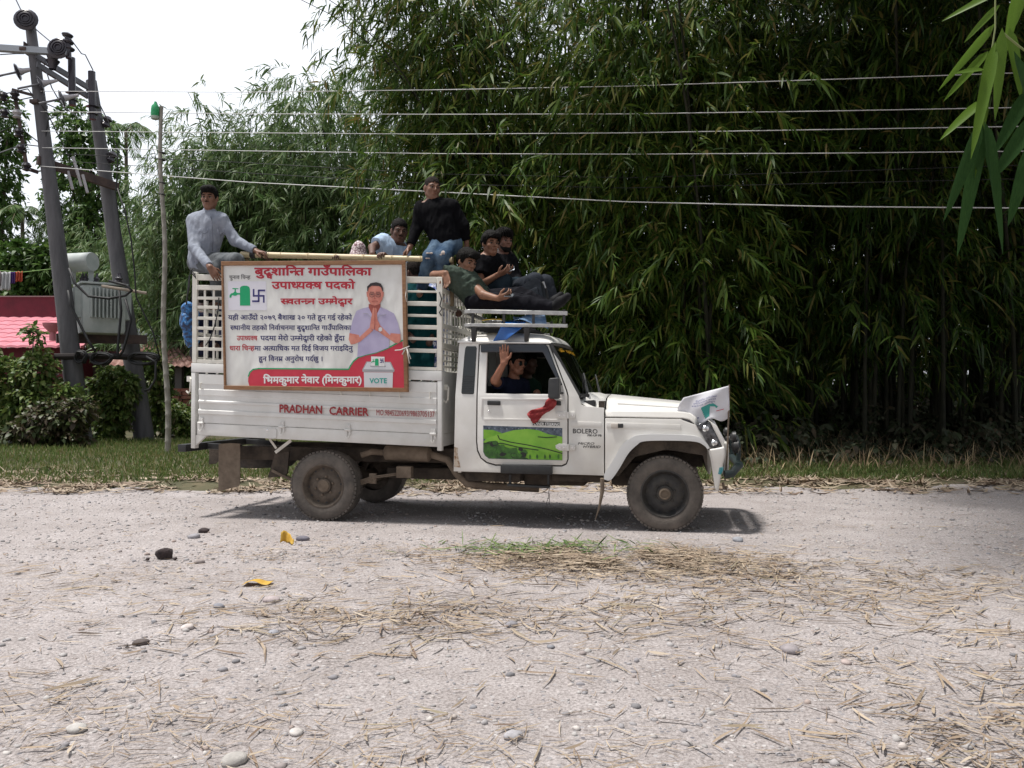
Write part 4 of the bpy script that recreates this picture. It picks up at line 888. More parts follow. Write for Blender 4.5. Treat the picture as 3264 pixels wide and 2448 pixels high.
def person(label, J, head, skin_c=(.19, .095, .06), shirt=None, trousers=None, hair=None, h=.007, hands=None, shoes=None, group='people riding on the truck', hs=1.0, bulk=1.0, fold=.0065, base=None, extra=None, face=True, neckcut=.0):
    c, fw, up = head; c = V3(c); M = frame((fw[0], fw[1], fw[2] - .13), up); N_ = V3(J['neck']); P = {k: V3(v) for k, v in J.items()}
    if 'pelvis' not in P: P['pelvis'] = (P['hA'] + P['hB']) / 2
    pv = P['pelvis']; allp = np.array(list(P.values()) + [c]); lo = allp.min(0) - .24; hi = allp.max(0) + .24; b = bulk
    def torso(F, e):
        for s in 'AB':
            sh = P['s' + s]; hp = P['h' + s]; F.cap(lerp(N_, sh, .58) + V3((0, 0, -.07)), lerp(pv, hp, .75) + V3((0, 0, .05)), (.092 + e) * b, (.092 + e) * b, .06); F.cap(N_ + V3((0, 0, -.03)), lerp(N_, sh, .92), .052 + e, .058 + e, .05)
        F.cap(lerp(N_, pv, .25), pv + V3((0, 0, .02)), (.095 + e) * b, (.105 + e) * b, .06)
    def arm(F, s, e, f0=0, f1=2, flat=False):
        sh, el, wr = P['s' + s], P['e' + s], P['w' + s]
        if f1 <= 1: F.cap(sh, lerp(sh, el, f1), .053 + e, .047 + e * 1.5, .03, cut=.001 if flat else None)
        else: F.cap(sh, el, .052 + e, .041 + e, .03); F.cap(el, lerp(el, wr, f1 - 1), .041 + e, (.041 - .014 * (f1 - 1)) + e, .02, cut=.001 if flat else None)
    def leg(F, s, e, f1=2, flat=False):
        hp, kn, an = P['h' + s], P['k' + s], P['a' + s]; F.cap(hp, kn, (.083 + e) * b, .056 + e, .03)
        if f1 <= 1: return
        F.cap(kn, lerp(kn, an, .35), .054 + e, .056 + e, .03); F.cap(lerp(kn, an, .35), lerp(kn, an, f1 - 1), .056 + e, .036 + e, .02, cut=.001 if flat else None)
    F = Field(lo, hi, h); do_head(F, c, M, hs); F.cap(N_ + V3((0, 0, -.02)), c + M @ V3((0, -.022, -.06)) * hs, .054, .050, .025); torso(F, 0)
    for s in 'AB':
        arm(F, s, 0); leg(F, s, 0)
        if hands and s in hands: do_hand(F, P['w' + s], *hands[s][:3], curl=hands[s][3], s=hands[s][4] if len(hands[s]) > 4 else 1.0)
        else: F.ell(P['w' + s], np.eye(3), (.035, .035, .035), .02)
        toe = P.get('t' + s); 
        if toe is None: toe = P['a' + s] + V3((.02, -.12, -.05))
        F.cap(P['a' + s], lerp(P['a' + s], toe, .9), .036, .03, .03)
    org = Vector(base if base is not None else pv); me_ = F.mesh('body'); off = np.array(org[:], np.float32)
    root = link('person', mesh_np('person', me_[0] - off, me_[1]), skin(skin_c), smooth=True); root.matrix_world = TM @ Matrix.Translation(org); tag(root, label, 'person', group)
    def part(name, Fd, mt, amp=0.0, seed=1, f=7, stretch=(1, 1, .5)):
        if amp: 
            sl, g = Fd.sub(Fd.lo, Fd.lo + Fd.n * Fd.h); near = np.abs(Fd.D) < .05; q = nz3(g[near] * V3(stretch), f, seed, 2); Fd.D[near] += amp * np.abs(q) * 1.6 - amp * .8
        v, q = Fd.mesh(name); 
        if not len(q): return None
        return link(name, mesh_np(name, v - off, q), mt, root, smooth=True)
    def inr(e=.0): return Field(lo, hi, h)
    if trousers:
        F = inr(); F.cap(lerp(pv, P['hA'], 1.1), lerp(pv, P['hB'], 1.1), .105 * b, .105 * b, .04); F.cap(pv + V3((0, 0, .08)), pv, .108 * b, .112 * b, .05)
        for s in 'AB': leg(F, s, .013 if not trousers.get('wide') else .028, 2 if trousers.get('len', 2) > 1 else 1, True)
        part('trousers', F, trousers['mat'], fold, 3, 8)
    if shirt:
        F = inr(); torso(F, .016)
        for s in 'AB': arm(F, s, .012 + shirt.get('loose', 0), 0, shirt.get('sleeve', .55), True)
        hem = shirt.get('hem', .02); ax = pv - N_; ax /= np.linalg.norm(ax); F.cap(lerp(N_, pv, .6), pv + ax * hem, .112 * b, .118 * b, .05)
        F.plane(pv + ax * (hem + .02), ax); hb = c + M @ V3((0, -.02, -.07)) * hs; nd = hb - N_; nd /= np.linalg.norm(nd); F.plane(N_ + nd * (.026 + neckcut), nd, N_ + nd * .075, .075)
        part('shirt', F, shirt['mat'], fold, 7, 8.5, shirt.get('stretch', (1, 1, .45)))
        if shirt.get('collar'):
            Fc = inr(); Fc.cap(N_ + nd * -.01, N_ + nd * .042, .074, .064, .01, cut=.001); Fc.cap(N_ + nd * -.03, N_ + nd * .08, .055, .055, .006, '-')
            fr = N_ + nd * .02 + M @ V3((0, .075, 0)); Fc.ell(fr, np.eye(3), (.028, .028, .05), .01, '-'); part('collar', Fc, shirt['mat'])
    if hair:
        Fh = Field(c - .19, c + .19, .006); st = hair.get('style', 'short'); th = hair.get('th', .012); T = lambda x, y, z: c + M @ (V3((x, y, z)) * hs)
        Fh.ell(T(0, -.016, .034), M, (V3((.073, .094, .084)) + th * V3((.8, .9, 1.25))) * hs, .01)
        if hair.get('quiff'): Fh.ell(T(hair['quiff'], .06, .088), M, V3((.062, .045, .034)) * hs, .03)
        if hair.get('mop'):
            Fh.ell(T(-.01, .055, .085), M, V3((.068, .05, .036)) * hs, .03); Fh.cap(T(-.04, .075, .082), T(.05, .092, .066), .02 * hs, .012 * hs, .02)
            for q in (-1, 1): Fh.cap(T(q * .07, .01, .06), T(q * .08, -.005, .0), .026 * hs, .014 * hs, .02)
        hl = hair.get('line', .07); n = M @ V3((0, .625, -.78)); Fx = Fh.D.copy()
        sl, g = Fh.sub(Fh.lo, Fh.lo + Fh.n * Fh.h); q = ((g - c) @ M) / hs; yq = q[..., 1]; e = hair.get('low', 0)
        zc = np.interp(yq, [-.2, -.045, -.034, -.026, .006, .012, .028, .042, .062, .2], [-.058 - e, -.058 - e, -.04, .016, .016, -.018, -.012, .030, hl - .022, hl + .010 - (.012 if hair.get('mop') else 0)])
        Fh.D = np.maximum(Fh.D, (zc - q[..., 2] + .006 * nz3(q, 40, 2, 1)) * .7 * hs); a_ = np.arctan2(q[..., 0], q[..., 1]); Fh.D += hair.get('rough', .003) * np.sin(a_ * 29 + 6 * np.sin(q[..., 2] * 30) + q[..., 1] * 60) * np.clip(1.2 - np.abs(q[..., 0]) * 4, .3, 1)
        part('hair', Fh, hair['mat'], .003, 5, 30, (1, 1, 1))
    T = lambda x, y, z: Vector((c + M @ (V3((x, y, z)) * hs) - off).tolist())
    if face:
        sw_ = mat('eye_white', (.20, .17, .155), .5); ir = mat('iris', (.008, .006, .005), .15); br = hair['mat'] if hair else mat('brow', (.02, .015, .012), .8)
        for q in (-1, 1):
            e = MB(); e.lathe(T(q * .031, .073, .004), Vector((M @ V3((0, 1, 0))).tolist()), [(.001, -.010), (.012, -.004), (.0135, 0), (.012, .005), (.007, .0095)], 12); eo = e.build('eye', sw_, root, smooth='all')
            e = MB(); e.lathe(T(q * .030, .073, .004), Vector((M @ V3((0, 1, 0))).tolist()), [(.0092, .0085), (.006, .0112), (.001, .012)], 10); e.build('iris', ir, eo, smooth='all')
            MB().tube([T(q * .014, .094, .022), T(q * .032, .093, .028), T(q * .052, .078, .023)], [.0035, .0045, .002], 6).build('eyebrow', br, root, smooth='all')
            MB().tube([T(q * .017, .086, .008), T(q * .031, .0885, .0115), T(q * .046, .078, .007)], [.002, .0032, .002], 5).build('eyelid', mat('lid_' + str(round(skin_c[0] * 1000)), tuple(v * .45 for v in skin_c), .6), root, smooth='all')
        lip = mat('lip_%d' % round(skin_c[0] * 1000), (skin_c[0] * .85, skin_c[1] * .6, skin_c[2] * .6), .45)
        MB().tube([T(-.023, .083, -.056), T(-.009, .0925, -.0535), T(0, .0935, -.055), T(.009, .0925, -.0535), T(.023, .083, -.056)], [.0015, .004, .004, .004, .0015], 6).build('lips', lip, root, smooth='all')
    if shoes:
        for s in shoes['which']:
            Fs = Field(np.minimum(P['a' + s], P['t' + s]) - .12, np.maximum(P['a' + s], P['t' + s]) + .12, .006); a, t = P['a' + s], P['t' + s]; d = t - a; d /= np.linalg.norm(d); Fs.cap(a + d * .0, lerp(a, t, .5), .046, .048, .02); Fs.cap(lerp(a, t, .5), t, .047, .036, .02); Fs.cap(a - d * .03, a, .042, .046, .02); part('shoe', Fs, shoes['mat'])
    if extra: extra(root, T, off, part, P, M, c)
    return root
HAIR = mat('black_hair', (.004, .0035, .0035), .75, (.010, .009, .0085), 40, bump=.5, bscale=90, spec=.12); HAIRB = mat('cropped_hair', (.012, .010, .0095), .9, (.03, .024, .022), 60, spec=.1)
def z(k, x, y, o): return tuple(Z(k, x, y, o))
UPV = (0, 0, 1)
# man in grey on the rear corner of the cage
def moustache(root, T, off, part, P, M, c): MB().tube([T(-.024, .088, -.044), T(0, .099, -.040), T(.024, .088, -.044)], [.002, .0045, .002], 6).build('moustache', HAIR, root, smooth='all')
GREY = CLOTH('grey_shirt', (.20, .22, .27), (.30, .325, .38), 9); GTR = CLOTH('grey_trousers', (.10, .11, .12), (.16, .17, .18), 12)
def greyx(root, T, off, part, P, M, c):
    moustache(root, T, off, part, P, M, c); lc = lambda x, y, o: Vector(z(2, x, y, o)) - Vector(off.tolist())
    sm = mat('grey_seam', (.10, .11, .14), .9)
    for x in (318, 500): MB().tube([lc(x - 40, 592, .120), lc(x - 34, 628, .116), lc(x, 640, .114), lc(x + 34, 622, .116), lc(x + 36, 582, .120)], .0035, 5).build('pocket_flap', sm, root, smooth='all')
    MB().tube([lc(388, 450, .135), lc(402, 560, .108), lc(410, 700, .108), lc(405, 830, .120)], .004, 5).build('placket', sm, root, smooth='all')
person('man in grey shirt sitting on the rear corner of the cage, hand on the pole', dict(neck=z(2, 372, 412, .24), sA=z(2, 195, 500, .26), sB=z(2, 512, 498, .24), eA=z(2, 205, 790, .12), wA=z(2, 378, 1008, -.07), eB=z(2, 655, 715, .26), wB=z(2, 885, 828, .22),
    hA=z(2, 245, 955, .27), hB=z(2, 345, 940, .27), kA=z(2, 455, 1020, .14), aA=z(2, 470, 1420, .14), kB=z(2, 672, 930, .10), aB=z(2, 640, 1350, .14)), (z(2, 372, 245, .215), (.22, -1, -.02), (0, 0, 1)), (.20, .10, .065), dict(mat=GREY, sleeve=1.93, hem=.06, collar=True), dict(mat=GTR), dict(mat=HAIR, th=.012, quiff=.004),
    hands=dict(A=((.55, .05, -.8), (-.2, .95, -.2), (.8, .2, .5), .35), B=((.95, 0, -.25), (0, .2, -1), (0, -1, 0), .55)), hs=1.02, extra=greyx, bulk=.95)
# man in black with ripped jeans
BLKS = CLOTH('black_shirt', (.003, .003, .004), (.006, .006, .0075), 14); JEAN = CLOTH('blue_jeans', (.035, .065, .115), (.13, .19, .26), 5, ramp=(.4, .68))
def rips(root, T, off, part, P, M, c):
    lc = lambda x, y, o: Vector(z(3, x, y, o)) - Vector(off.tolist()); pale = mat('ripped_threads', (.42, .36, .33), .9)
    for i, (x, y, o, a, b) in enumerate(((742, 738, .172, .036, .013), (728, 782, .178, .024, .011), (862, 738, .165, .02, .028), (845, 752, .165, .014, .02))):
        MB().lathe(lc(x, y, o), (0, -1, 0), [(1, -.02), (1, 0), (.6, .006), (.001, .008)], 14)
        m = MB(); cc = lc(x, y, o)
        m.add([cc + Vector((a * math.cos(t), .02 * (1 - abs(math.cos(t))), b * math.sin(t))) for t in np.linspace(0, 6.283, 14)[:-1]] + [cc + Vector((0, -.012, 0))], [(k, (k + 1) % 13, 13) for k in range(13)]); m.build('ripped_patch', pale, root, smooth='all')
person('man in black shirt and ripped blue jeans sitting high at the front of the cage', dict(neck=z(3, 785, 285, .42), sA=z(3, 672, 345, .42), sB=z(3, 948, 330, .44), eA=z(3, 628, 520, .40), wA=z(3, 570, 690, .30), eB=z(3, 1045, 500, .46), wB=z(3, 1070, 640, .52),
    hA=z(3, 845, 660, .42), hB=z(3, 935, 655, .44), kA=z(3, 752, 765, .25), aA=z(3, 668, 1075, .42), kB=z(3, 868, 768, .24), aB=z(3, 850, 1090, .45)), (z(3, 768, 168, .40), (.62, -.85, .0), (.05, 0, 1)), (.20, .10, .068), dict(mat=BLKS, sleeve=1.85, hem=.05, loose=.002, collar=True), dict(mat=JEAN), dict(mat=HAIRB, th=.003, line=.074, rough=.001),
    hands=dict(A=((-.55, -.25, -.8), (.1, -.2, -1), (0, -1, 0), .5), B=((.1, .45, -.9), (-1, 0, 0), (0, -1, 0), .9)), extra=rips, hs=1.0)
# man in pale blue behind the pole
PBLUE = CLOTH('pale_blue_shirt', (.36, .48, .64), (.44, .56, .72), 10); DTR = CLOTH('dark_trousers', (.02, .02, .025)); 
person('man in pale blue T-shirt leaning over the pole beside the patterned cap', dict(neck=z(3, 440, 655, .72), sA=z(3, 335, 632, .62), sB=z(3, 500, 705, .80), eA=z(3, 240, 690, .50), wA=z(3, 238, 745, .30), eB=z(3, 440, 850, .62), wB=z(3, 362, 768, .33),
    hA=z(3, 400, 1030, .85), hB=z(3, 490, 1040, .90), kA=z(3, 420, 1420, .80), aA=z(3, 420, 1790, .85), kB=z(3, 500, 1420, .9), aB=z(3, 500, 1790, .95)), (z(3, 478, 545, .66), (.5, -.85, -.08), (.05, 0, 1)), (.13, .065, .045), dict(mat=PBLUE, sleeve=.55, hem=.05, loose=.012), dict(mat=DTR), dict(mat=HAIR, th=.008, line=.072),
    hands=dict(A=((.15, -.35, -.9), (0, .5, -.5), (1, 0, 0), .55), B=((-.2, -.9, .2), (0, -.1, -1), (-1, 0, 0), .9)), extra=moustache, hs=1.06, bulk=1.1)
# man in the patterned cap
def cap_(root, T, off, part, P, M, c):
    Fh = Field(c - .2, c + .2, .006); Q = lambda x, y, zz: c + M @ V3((x, y, zz)); Fh.cap(Q(0, -.012, .045), Q(.0, -.02, .105), .098, .075, .02); Fh.ell(Q(.0, -.02, .135), M, (.03, .06, .055), .05); Fh.plane(Q(0, .06, .035), M @ V3((0, .25, -.97)))
    def pat(N, L, co, cs, p):
        w = N.new('ShaderNodeTexVoronoi'); w.feature = 'DISTANCE_TO_EDGE'; w.inputs['Scale'].default_value = 32; L.new(co, w.inputs['Vector']); r = N.new('ShaderNodeValToRGB'); e = r.color_ramp.elements; e[0].position = .04; e[0].color = (.13, .05, .07, 1); e[1].position = .14; e[1].color = (.62, .54, .55, 1); L.new(w.outputs[0], r.inputs['Fac']); return r.outputs['Color']
    part('cap', Fh, mat('dhaka_cloth', (.6, .5, .5), .85, extra=pat))
BRN = CLOTH('brown_shirt', (.05, .035, .03))
person('man in a patterned peaked cloth cap peering over the banner top', dict(neck=z(3, 105, 925, .52), sA=z(3, 20, 960, .52), sB=z(3, 190, 970, .52), eA=z(3, 0, 1200, .45), wA=z(3, 20, 1400, .42), eB=z(3, 210, 1210, .5), wB=z(3, 190, 1420, .45),
    hA=z(3, 70, 1420, .55), hB=z(3, 150, 1420, .55), kA=z(3, 60, 1500, .22), aA=z(3, 60, 1800, .35), kB=z(3, 160, 1500, .22), aB=z(3, 160, 1800, .35)), (z(3, 120, 800, .46), (.4, -.9, -.05), UPV), (.12, .06, .042), dict(mat=BRN, sleeve=1.9), dict(mat=DTR), None, h=.009, extra=cap_)
# crouching man whose fists show on the pole
NVY = CLOTH('navy_jacket', (.012, .014, .03))
person('man hidden behind the banner with two dark fists gripping the pole', dict(neck=z(1, 1000, 560, .62), sA=z(1, 830, 600, .58), sB=z(1, 1170, 600, .58), eA=z(1, 650, 380, .45), wA=z(1, 620, 95, .32), eB=z(1, 1350, 380, .45), wB=z(1, 1390, 130, .32),
    hA=z(1, 920, 1180, .75), hB=z(1, 1080, 1180, .75), kA=z(1, 850, 1250, .35), aA=z(1, 850, 1700, .5), kB=z(1, 1150, 1250, .35), aB=z(1, 1150, 1700, .5)), (z(1, 1010, 390, .60), (.2, -1, 0), UPV), (.085, .042, .032), dict(mat=NVY, sleeve=1.5), dict(mat=DTR), dict(mat=HAIR, th=.01), h=.009,
    hands=dict(A=((0, -.75, .65), (0, -.6, -.9), (-1, 0, 0), 1.0), B=((0, -.75, .65), (0, -.6, -.9), (1, 0, 0), 1.0)))
# youth in olive reclining on the rack
OLV = CLOTH('olive_shirt', (.042, .058, .046), (.07, .092, .075), 8); BLKT = CLOTH('black_trousers', (.008, .008, .011), (.014, .014, .018)); SHOE = mat('black_shoe', (.006, .006, .007), .7, (.014, .014, .016), 15, spec=.15)
def phone(name, label, a, b, up, w=.075, th=.009):
    a, b = Vector(a), Vector(b); d = (b - a); L_ = d.length; d.normalize(); s = Vector(up).cross(d).normalized(); n = d.cross(s)
    r = empty('phone', (0, 0, 0), label, 'phone', 'phones held by the youths on the rack'); r.matrix_world = TM
    P_ = [a - s * w / 2 - n * th / 2, b - s * w / 2 - n * th / 2, b + s * w / 2 - n * th / 2, a + s * w / 2 - n * th / 2]; m = MB().hexa(P_ + [p + n * th for p in P_]); m.build('phone_body', mat('phone_metal', (.12, .13, .15), .25, metal=.6), r, bevel=.004, fixn=True)
    e = .006; P2 = [a - s * (w / 2 - e) + d * e, b - s * (w / 2 - e) - d * e, b + s * (w / 2 - e) - d * e, a + s * (w / 2 - e) + d * e]; MB().hexa([p + n * (th / 2 + .0003) for p in P2] + [p + n * (th / 2 + .0013) for p in P2]).build('screen', GLASSD, r, fixn=True)
person('youth in olive T-shirt reclining on the roof rack with one arm over the cage', dict(neck=z(3, 1040, 925, .30), sA=z(3, 950, 925, .20), sB=z(3, 1110, 1000, .34), eA=z(3, 785, 935, .12), wA=z(3, 885, 915, .0), eB=z(3, 1215, 1105, .14), wB=z(3, 1350, 1138, .06), hA=z(3, 1150, 1165, .27), hB=z(3, 1190, 1150, .45), pelvis=z(3, 1165, 1160, .36),
    kA=z(3, 1500, 1160, .18), aA=z(3, 1835, 1212, .16), tA=z(3, 1960, 1120, .13), kB=z(3, 1540, 1100, .42), aB=z(3, 1800, 1205, .4), tB=z(3, 1900, 1110, .4)), (z(3, 1072, 818, .30), (.80, -.58, -.18), (.12, 0, 1)), (.25, .125, .078), dict(mat=OLV, sleeve=.42, hem=.05, loose=.016, stretch=(1, 1, 1)), dict(mat=BLKT, len=1.9), dict(mat=HAIR, th=.018, mop=True, line=.07),
    hands=dict(A=((.25, -.25, -.9), (-.3, -1, -.2), (-1, 0, .2), .25), B=((.95, -.1, .25), (.1, .5, .8), (0, .5, 1), .6)), shoes=dict(which='AB', mat=SHOE), hs=1.05, fold=.009)
phone('phone', 'phone lying flat in the hand of the reclining youth', z(3, 1405, 1108, .04), z(3, 1485, 1112, .04), (0, -.5, 1))
# youth in black T-shirt with an earring
BTE = CLOTH('black_tshirt', (.004, .004, .0055), (.008, .008, .010)); DJN = CLOTH('dark_jeans', (.012, .02, .028), (.03, .045, .058), 6)
def earring(root, T, off, part, P, M, c):
    for k in (0, 1): MB().lathe(T(-.082 if k == 0 else -.083, -.002, -.045 - .014 * k), (0, 0, 1), [(.001, -.008), (.005, -.004), (.005, .004), (.001, .008)], 8).build('earring', CHROME, root, smooth=True)
    MB().lathe(T(.082, -.002, -.045), (0, 0, 1), [(.001, -.008), (.005, 0), (.001, .008)], 8).build('earring', CHROME, root, smooth=True)
person('youth in black T-shirt with silver earring looking up from a phone', dict(neck=z(9, 610, 625, .78), sA=z(9, 450, 720, .72), sB=z(9, 740, 740, .92), eA=z(9, 440, 1160, .60), wA=z(9, 755, 975, .55), eB=z(9, 800, 1050, .85), wB=z(9, 850, 985, .66), hA=z(9, 470, 1300, .72), hB=z(9, 560, 1300, .92),
    kA=z(9, 890, 1085, .62), aA=z(9, 800, 1520, .62), kB=z(9, 1080, 1140, .84), aB=z(9, 1180, 1520, .8)), (z(9, 632, 430, .74), (.62, -.80, .04), (.03, 0, 1)), (.27, .135, .085), dict(mat=BTE, sleeve=.6, loose=.016), dict(mat=DJN), dict(mat=HAIR, th=.022, mop=True, line=.075),
    hands=dict(A=((.9, -.1, .35), (.0, .3, .9), (0, -.8, .6), .45), B=((.8, -.3, .3), (.1, -.5, .8), (0, .8, .6), .45)), extra=earring, hs=1.02)
phone('phone', 'phone held up in front of the youth with the earring', z(9, 915, 905, .60), z(9, 1050, 850, .60), (.2, -.7, 1))
GJN = CLOTH('charcoal_trousers', (.022, .026, .034), (.035, .04, .05), 8)
def beard(root, T, off, part, P, M, c):
    Fh = Field(c - .17, c + .15, .006); Q = lambda x, y, zz: c + M @ V3((x, y, zz))
    for q in (-1, 1): Fh.cap(Q(q * .062, .0, -.03), Q(q * .03, .058, -.085), .014, .022, .02)
    Fh.ell(Q(0, .062, -.09), M, (.036, .034, .03), .02); part('beard', Fh, HAIR, .004, 6, 20)
person('bearded youth with tousled hair sitting behind the earring youth, knees drawn up', dict(neck=z(9, 845, 620, 1.15), sA=z(9, 700, 720, 1.2), sB=z(9, 960, 740, 1.15), eA=z(9, 700, 1000, 1.2), wA=z(9, 820, 1200, 1.1), eB=z(9, 1050, 1000, 1.1), wB=z(9, 1200, 1120, .95), hA=z(9, 900, 1340, .95), hB=z(9, 960, 1330, 1.15),
    kA=z(9, 1405, 1090, .62), aA=z(9, 1390, 1560, .62), kB=z(9, 1590, 1120, .95), aB=z(9, 1720, 1560, .95)), (z(9, 862, 385, 1.1), (.72, -.70, .05), UPV), (.24, .12, .085), dict(mat=BTE, sleeve=1.8), dict(mat=GJN, wide=1), dict(mat=HAIR, th=.026, line=.07, quiff=.004, rough=.012), extra=beard, hs=1.0, bulk=1.1)
person('dark-faced person low behind the phone of the earring youth', dict(neck=z(9, 915, 890, 1.3), sA=z(9, 790, 960, 1.3), sB=z(9, 1040, 960, 1.3), eA=z(9, 800, 1200, 1.3), wA=z(9, 900, 1300, 1.25), eB=z(9, 1080, 1200, 1.3), wB=z(9, 1000, 1300, 1.2), hA=z(9, 860, 1440, 1.3), hB=z(9, 970, 1440, 1.3),
    kA=z(9, 1100, 1350, 1.2), aA=z(9, 1180, 1560, 1.2), kB=z(9, 1180, 1350, 1.4), aB=z(9, 1260, 1560, 1.4)), (z(9, 930, 735, 1.25), (.45, -.88, .05), UPV), (.085, .042, .032), dict(mat=BTE, sleeve=.6), dict(mat=BLKT), dict(mat=HAIRB, th=.004, line=.072, rough=.001), h=.008)
# inside the cage
TEAL = CLOTH('teal_kurta', (.004, .035, .042), (.007, .05, .056), 8)
person('person in a teal kurta standing inside the cage behind the slats', dict(neck=z(3, 625, 1020, .48), sA=z(3, 545, 1110, .45), sB=z(3, 745, 1120, .5), eA=z(3, 530, 1330, .42), wA=z(3, 600, 1500, .35), eB=z(3, 790, 1340, .5), wB=z(3, 740, 1530, .4), hA=z(3, 610, 1560, .5), hB=z(3, 710, 1560, .5),
    kA=z(3, 620, 1680, .4), aA=z(3, 620, 1860, .5), kB=z(3, 720, 1680, .4), aB=z(3, 720, 1860, .5)), (z(3, 605, 910, .48), (-.85, .5, -.1), UPV), (.11, .055, .04), dict(mat=TEAL, sleeve=1.6, hem=.3, loose=.02), dict(mat=TEAL), dict(mat=HAIRB, th=.012, line=.06), h=.009, bulk=1.15)
def flor(N, L, co, cs, p):
    n = N.new('ShaderNodeTexNoise'); n.inputs['Scale'].default_value = 26; n.inputs['Detail'].default_value = 3; n.inputs['Distortion'].default_value = 1.2; L.new(co, n.inputs['Vector']); r = N.new('ShaderNodeValToRGB'); e = r.color_ramp.elements; r.color_ramp.interpolation = 'CONSTANT'; e[0].color = (.06, .09, .3, 1); e[1].position = .5; e[1].color = (.62, .64, .72, 1); q = e.new(.44); q.color = (.2, .26, .5, 1); L.new(n.outputs['Fac'], r.inputs['Fac']); return r.outputs['Color']
FLO = mat('floral_cloth', (.5, .5, .6), .85, extra=flor)
person('person in blue and white floral clothes bent down inside the cage front', dict(neck=z(3, 800, 985, .85), sA=z(3, 690, 1050, .7), sB=z(3, 850, 1060, .9), eA=z(3, 850, 1180, .62), wA=z(3, 1000, 1270, .6), eB=z(3, 900, 1110, .95), wB=z(3, 1020, 1100, .9), hA=z(3, 720, 1420, .7), hB=z(3, 800, 1420, .9),
    kA=z(3, 760, 1560, .5), aA=z(3, 740, 1850, .6), kB=z(3, 840, 1560, .7), aB=z(3, 820, 1850, .8)), (z(3, 850, 910, .85), (.7, -.6, -.4), UPV), (.15, .075, .05), dict(mat=FLO, sleeve=.7, hem=.15, loose=.02), dict(mat=FLO, wide=1), dict(mat=HAIR, th=.012), h=.009, bulk=1.1)
person('dark-clothed person standing behind the lattice near the rear', dict(neck=z(8, 430, 720, .6), sA=z(8, 300, 790, .55), sB=z(8, 590, 800, .62), eA=z(8, 270, 1050, .5), wA=z(8, 380, 1230, .35), eB=z(8, 640, 1060, .6), wB=z(8, 560, 1240, .4), hA=z(8, 370, 1320, .6), hB=z(8, 500, 1320, .6),
    kA=z(8, 370, 1560, .5), aA=z(8, 370, 1900, .6), kB=z(8, 510, 1560, .5), aB=z(8, 510, 1900, .6)), (z(8, 425, 590, .58), (-.3, .9, 0), UPV), (.1, .05, .038), dict(mat=NVY, sleeve=1.9, loose=.02), dict(mat=DTR), dict(mat=HAIR, th=.016), h=.009, bulk=1.15, face=False)
# in the cab
INT = 'people inside the cab'
def specs(root, T, off, part, P, M, c):
    for q in (-1, 1): MB().lathe(T(q * .032, .097, .004), Vector((M @ V3((0, 1, 0))).tolist()), [(.001, .003), (.02, .002), (.022, 0)], 14).build('sunglasses', GLASSD, root)
person('person at the cab window waving with an open raised palm', dict(neck=z(4, 520, 470, .44), sA=z(4, 440, 510, .30), sB=z(4, 590, 510, .62), eA=z(4, 392, 470, .10), wA=z(4, 458, 345, -.02), eB=z(4, 600, 640, .6), wB=z(4, 690, 560, .45), hA=z(4, 430, 790, .34), hB=z(4, 450, 790, .52),
    kA=z(4, 720, 760, .34), aA=z(4, 820, 1040, .34), kB=z(4, 720, 760, .52), aB=z(4, 820, 1040, .52)), (z(4, 548, 345, .40), (.75, -.60, -.05), UPV), (.33, .15, .095), dict(mat=NVY, sleeve=.6), dict(mat=DTR), dict(mat=HAIR, th=.012), hands=dict(A=((.02, -.12, 1), (.05, -1, 0), (1, 0, 0), .07, 1.04)), group=INT, extra=specs, hs=.97)
person('dim passenger beyond the waving person in the cab', dict(neck=z(4, 620, 470, 1.05), sA=z(4, 560, 520, .95), sB=z(4, 670, 520, 1.2), eA=z(4, 560, 680, .95), wA=z(4, 680, 700, .9), eB=z(4, 690, 680, 1.2), wB=z(4, 720, 700, 1.1), hA=z(4, 500, 790, .98), hB=z(4, 510, 790, 1.15),
    kA=z(4, 740, 760, .98), aA=z(4, 800, 1000, .98), kB=z(4, 740, 760, 1.15), aB=z(4, 800, 1000, 1.15)), (z(4, 630, 345, 1.02), (.9, -.4, 0), UPV), (.12, .06, .045), dict(mat=CLOTH('dark_green_shirt', (.012, .03, .02)), sleeve=.6), dict(mat=DTR), dict(mat=HAIR, th=.012), h=.010, group=INT, face=False)
# ------------------------------------------------------------------ loose things on the truck
def tthing(o, label, cat, group=None): o.matrix_world = TM; return tag(o, label, cat, group)
def clothgrid(a, b, c, d, nu, nv, amp, seed, f=3.0):      # corners a-b (top), d-c (bottom)
    a, b, c, d = map(Vector, (a, b, c, d)); rows = []; n = (b - a).cross(d - a).normalized(); rg = np.random.default_rng(seed)
    for i in range(nv + 1):
        for_row = []
        for j in range(nu + 1):
            u, v = j / nu, i / nv; p = a.lerp(b, u).lerp(d.lerp(c, u), v); w = float(nz3(np.array([p.x, p.y * .3, p.z]), f, seed, 2)); for_row.append(p + n * amp * w)
        rows.append(for_row)
    return rows
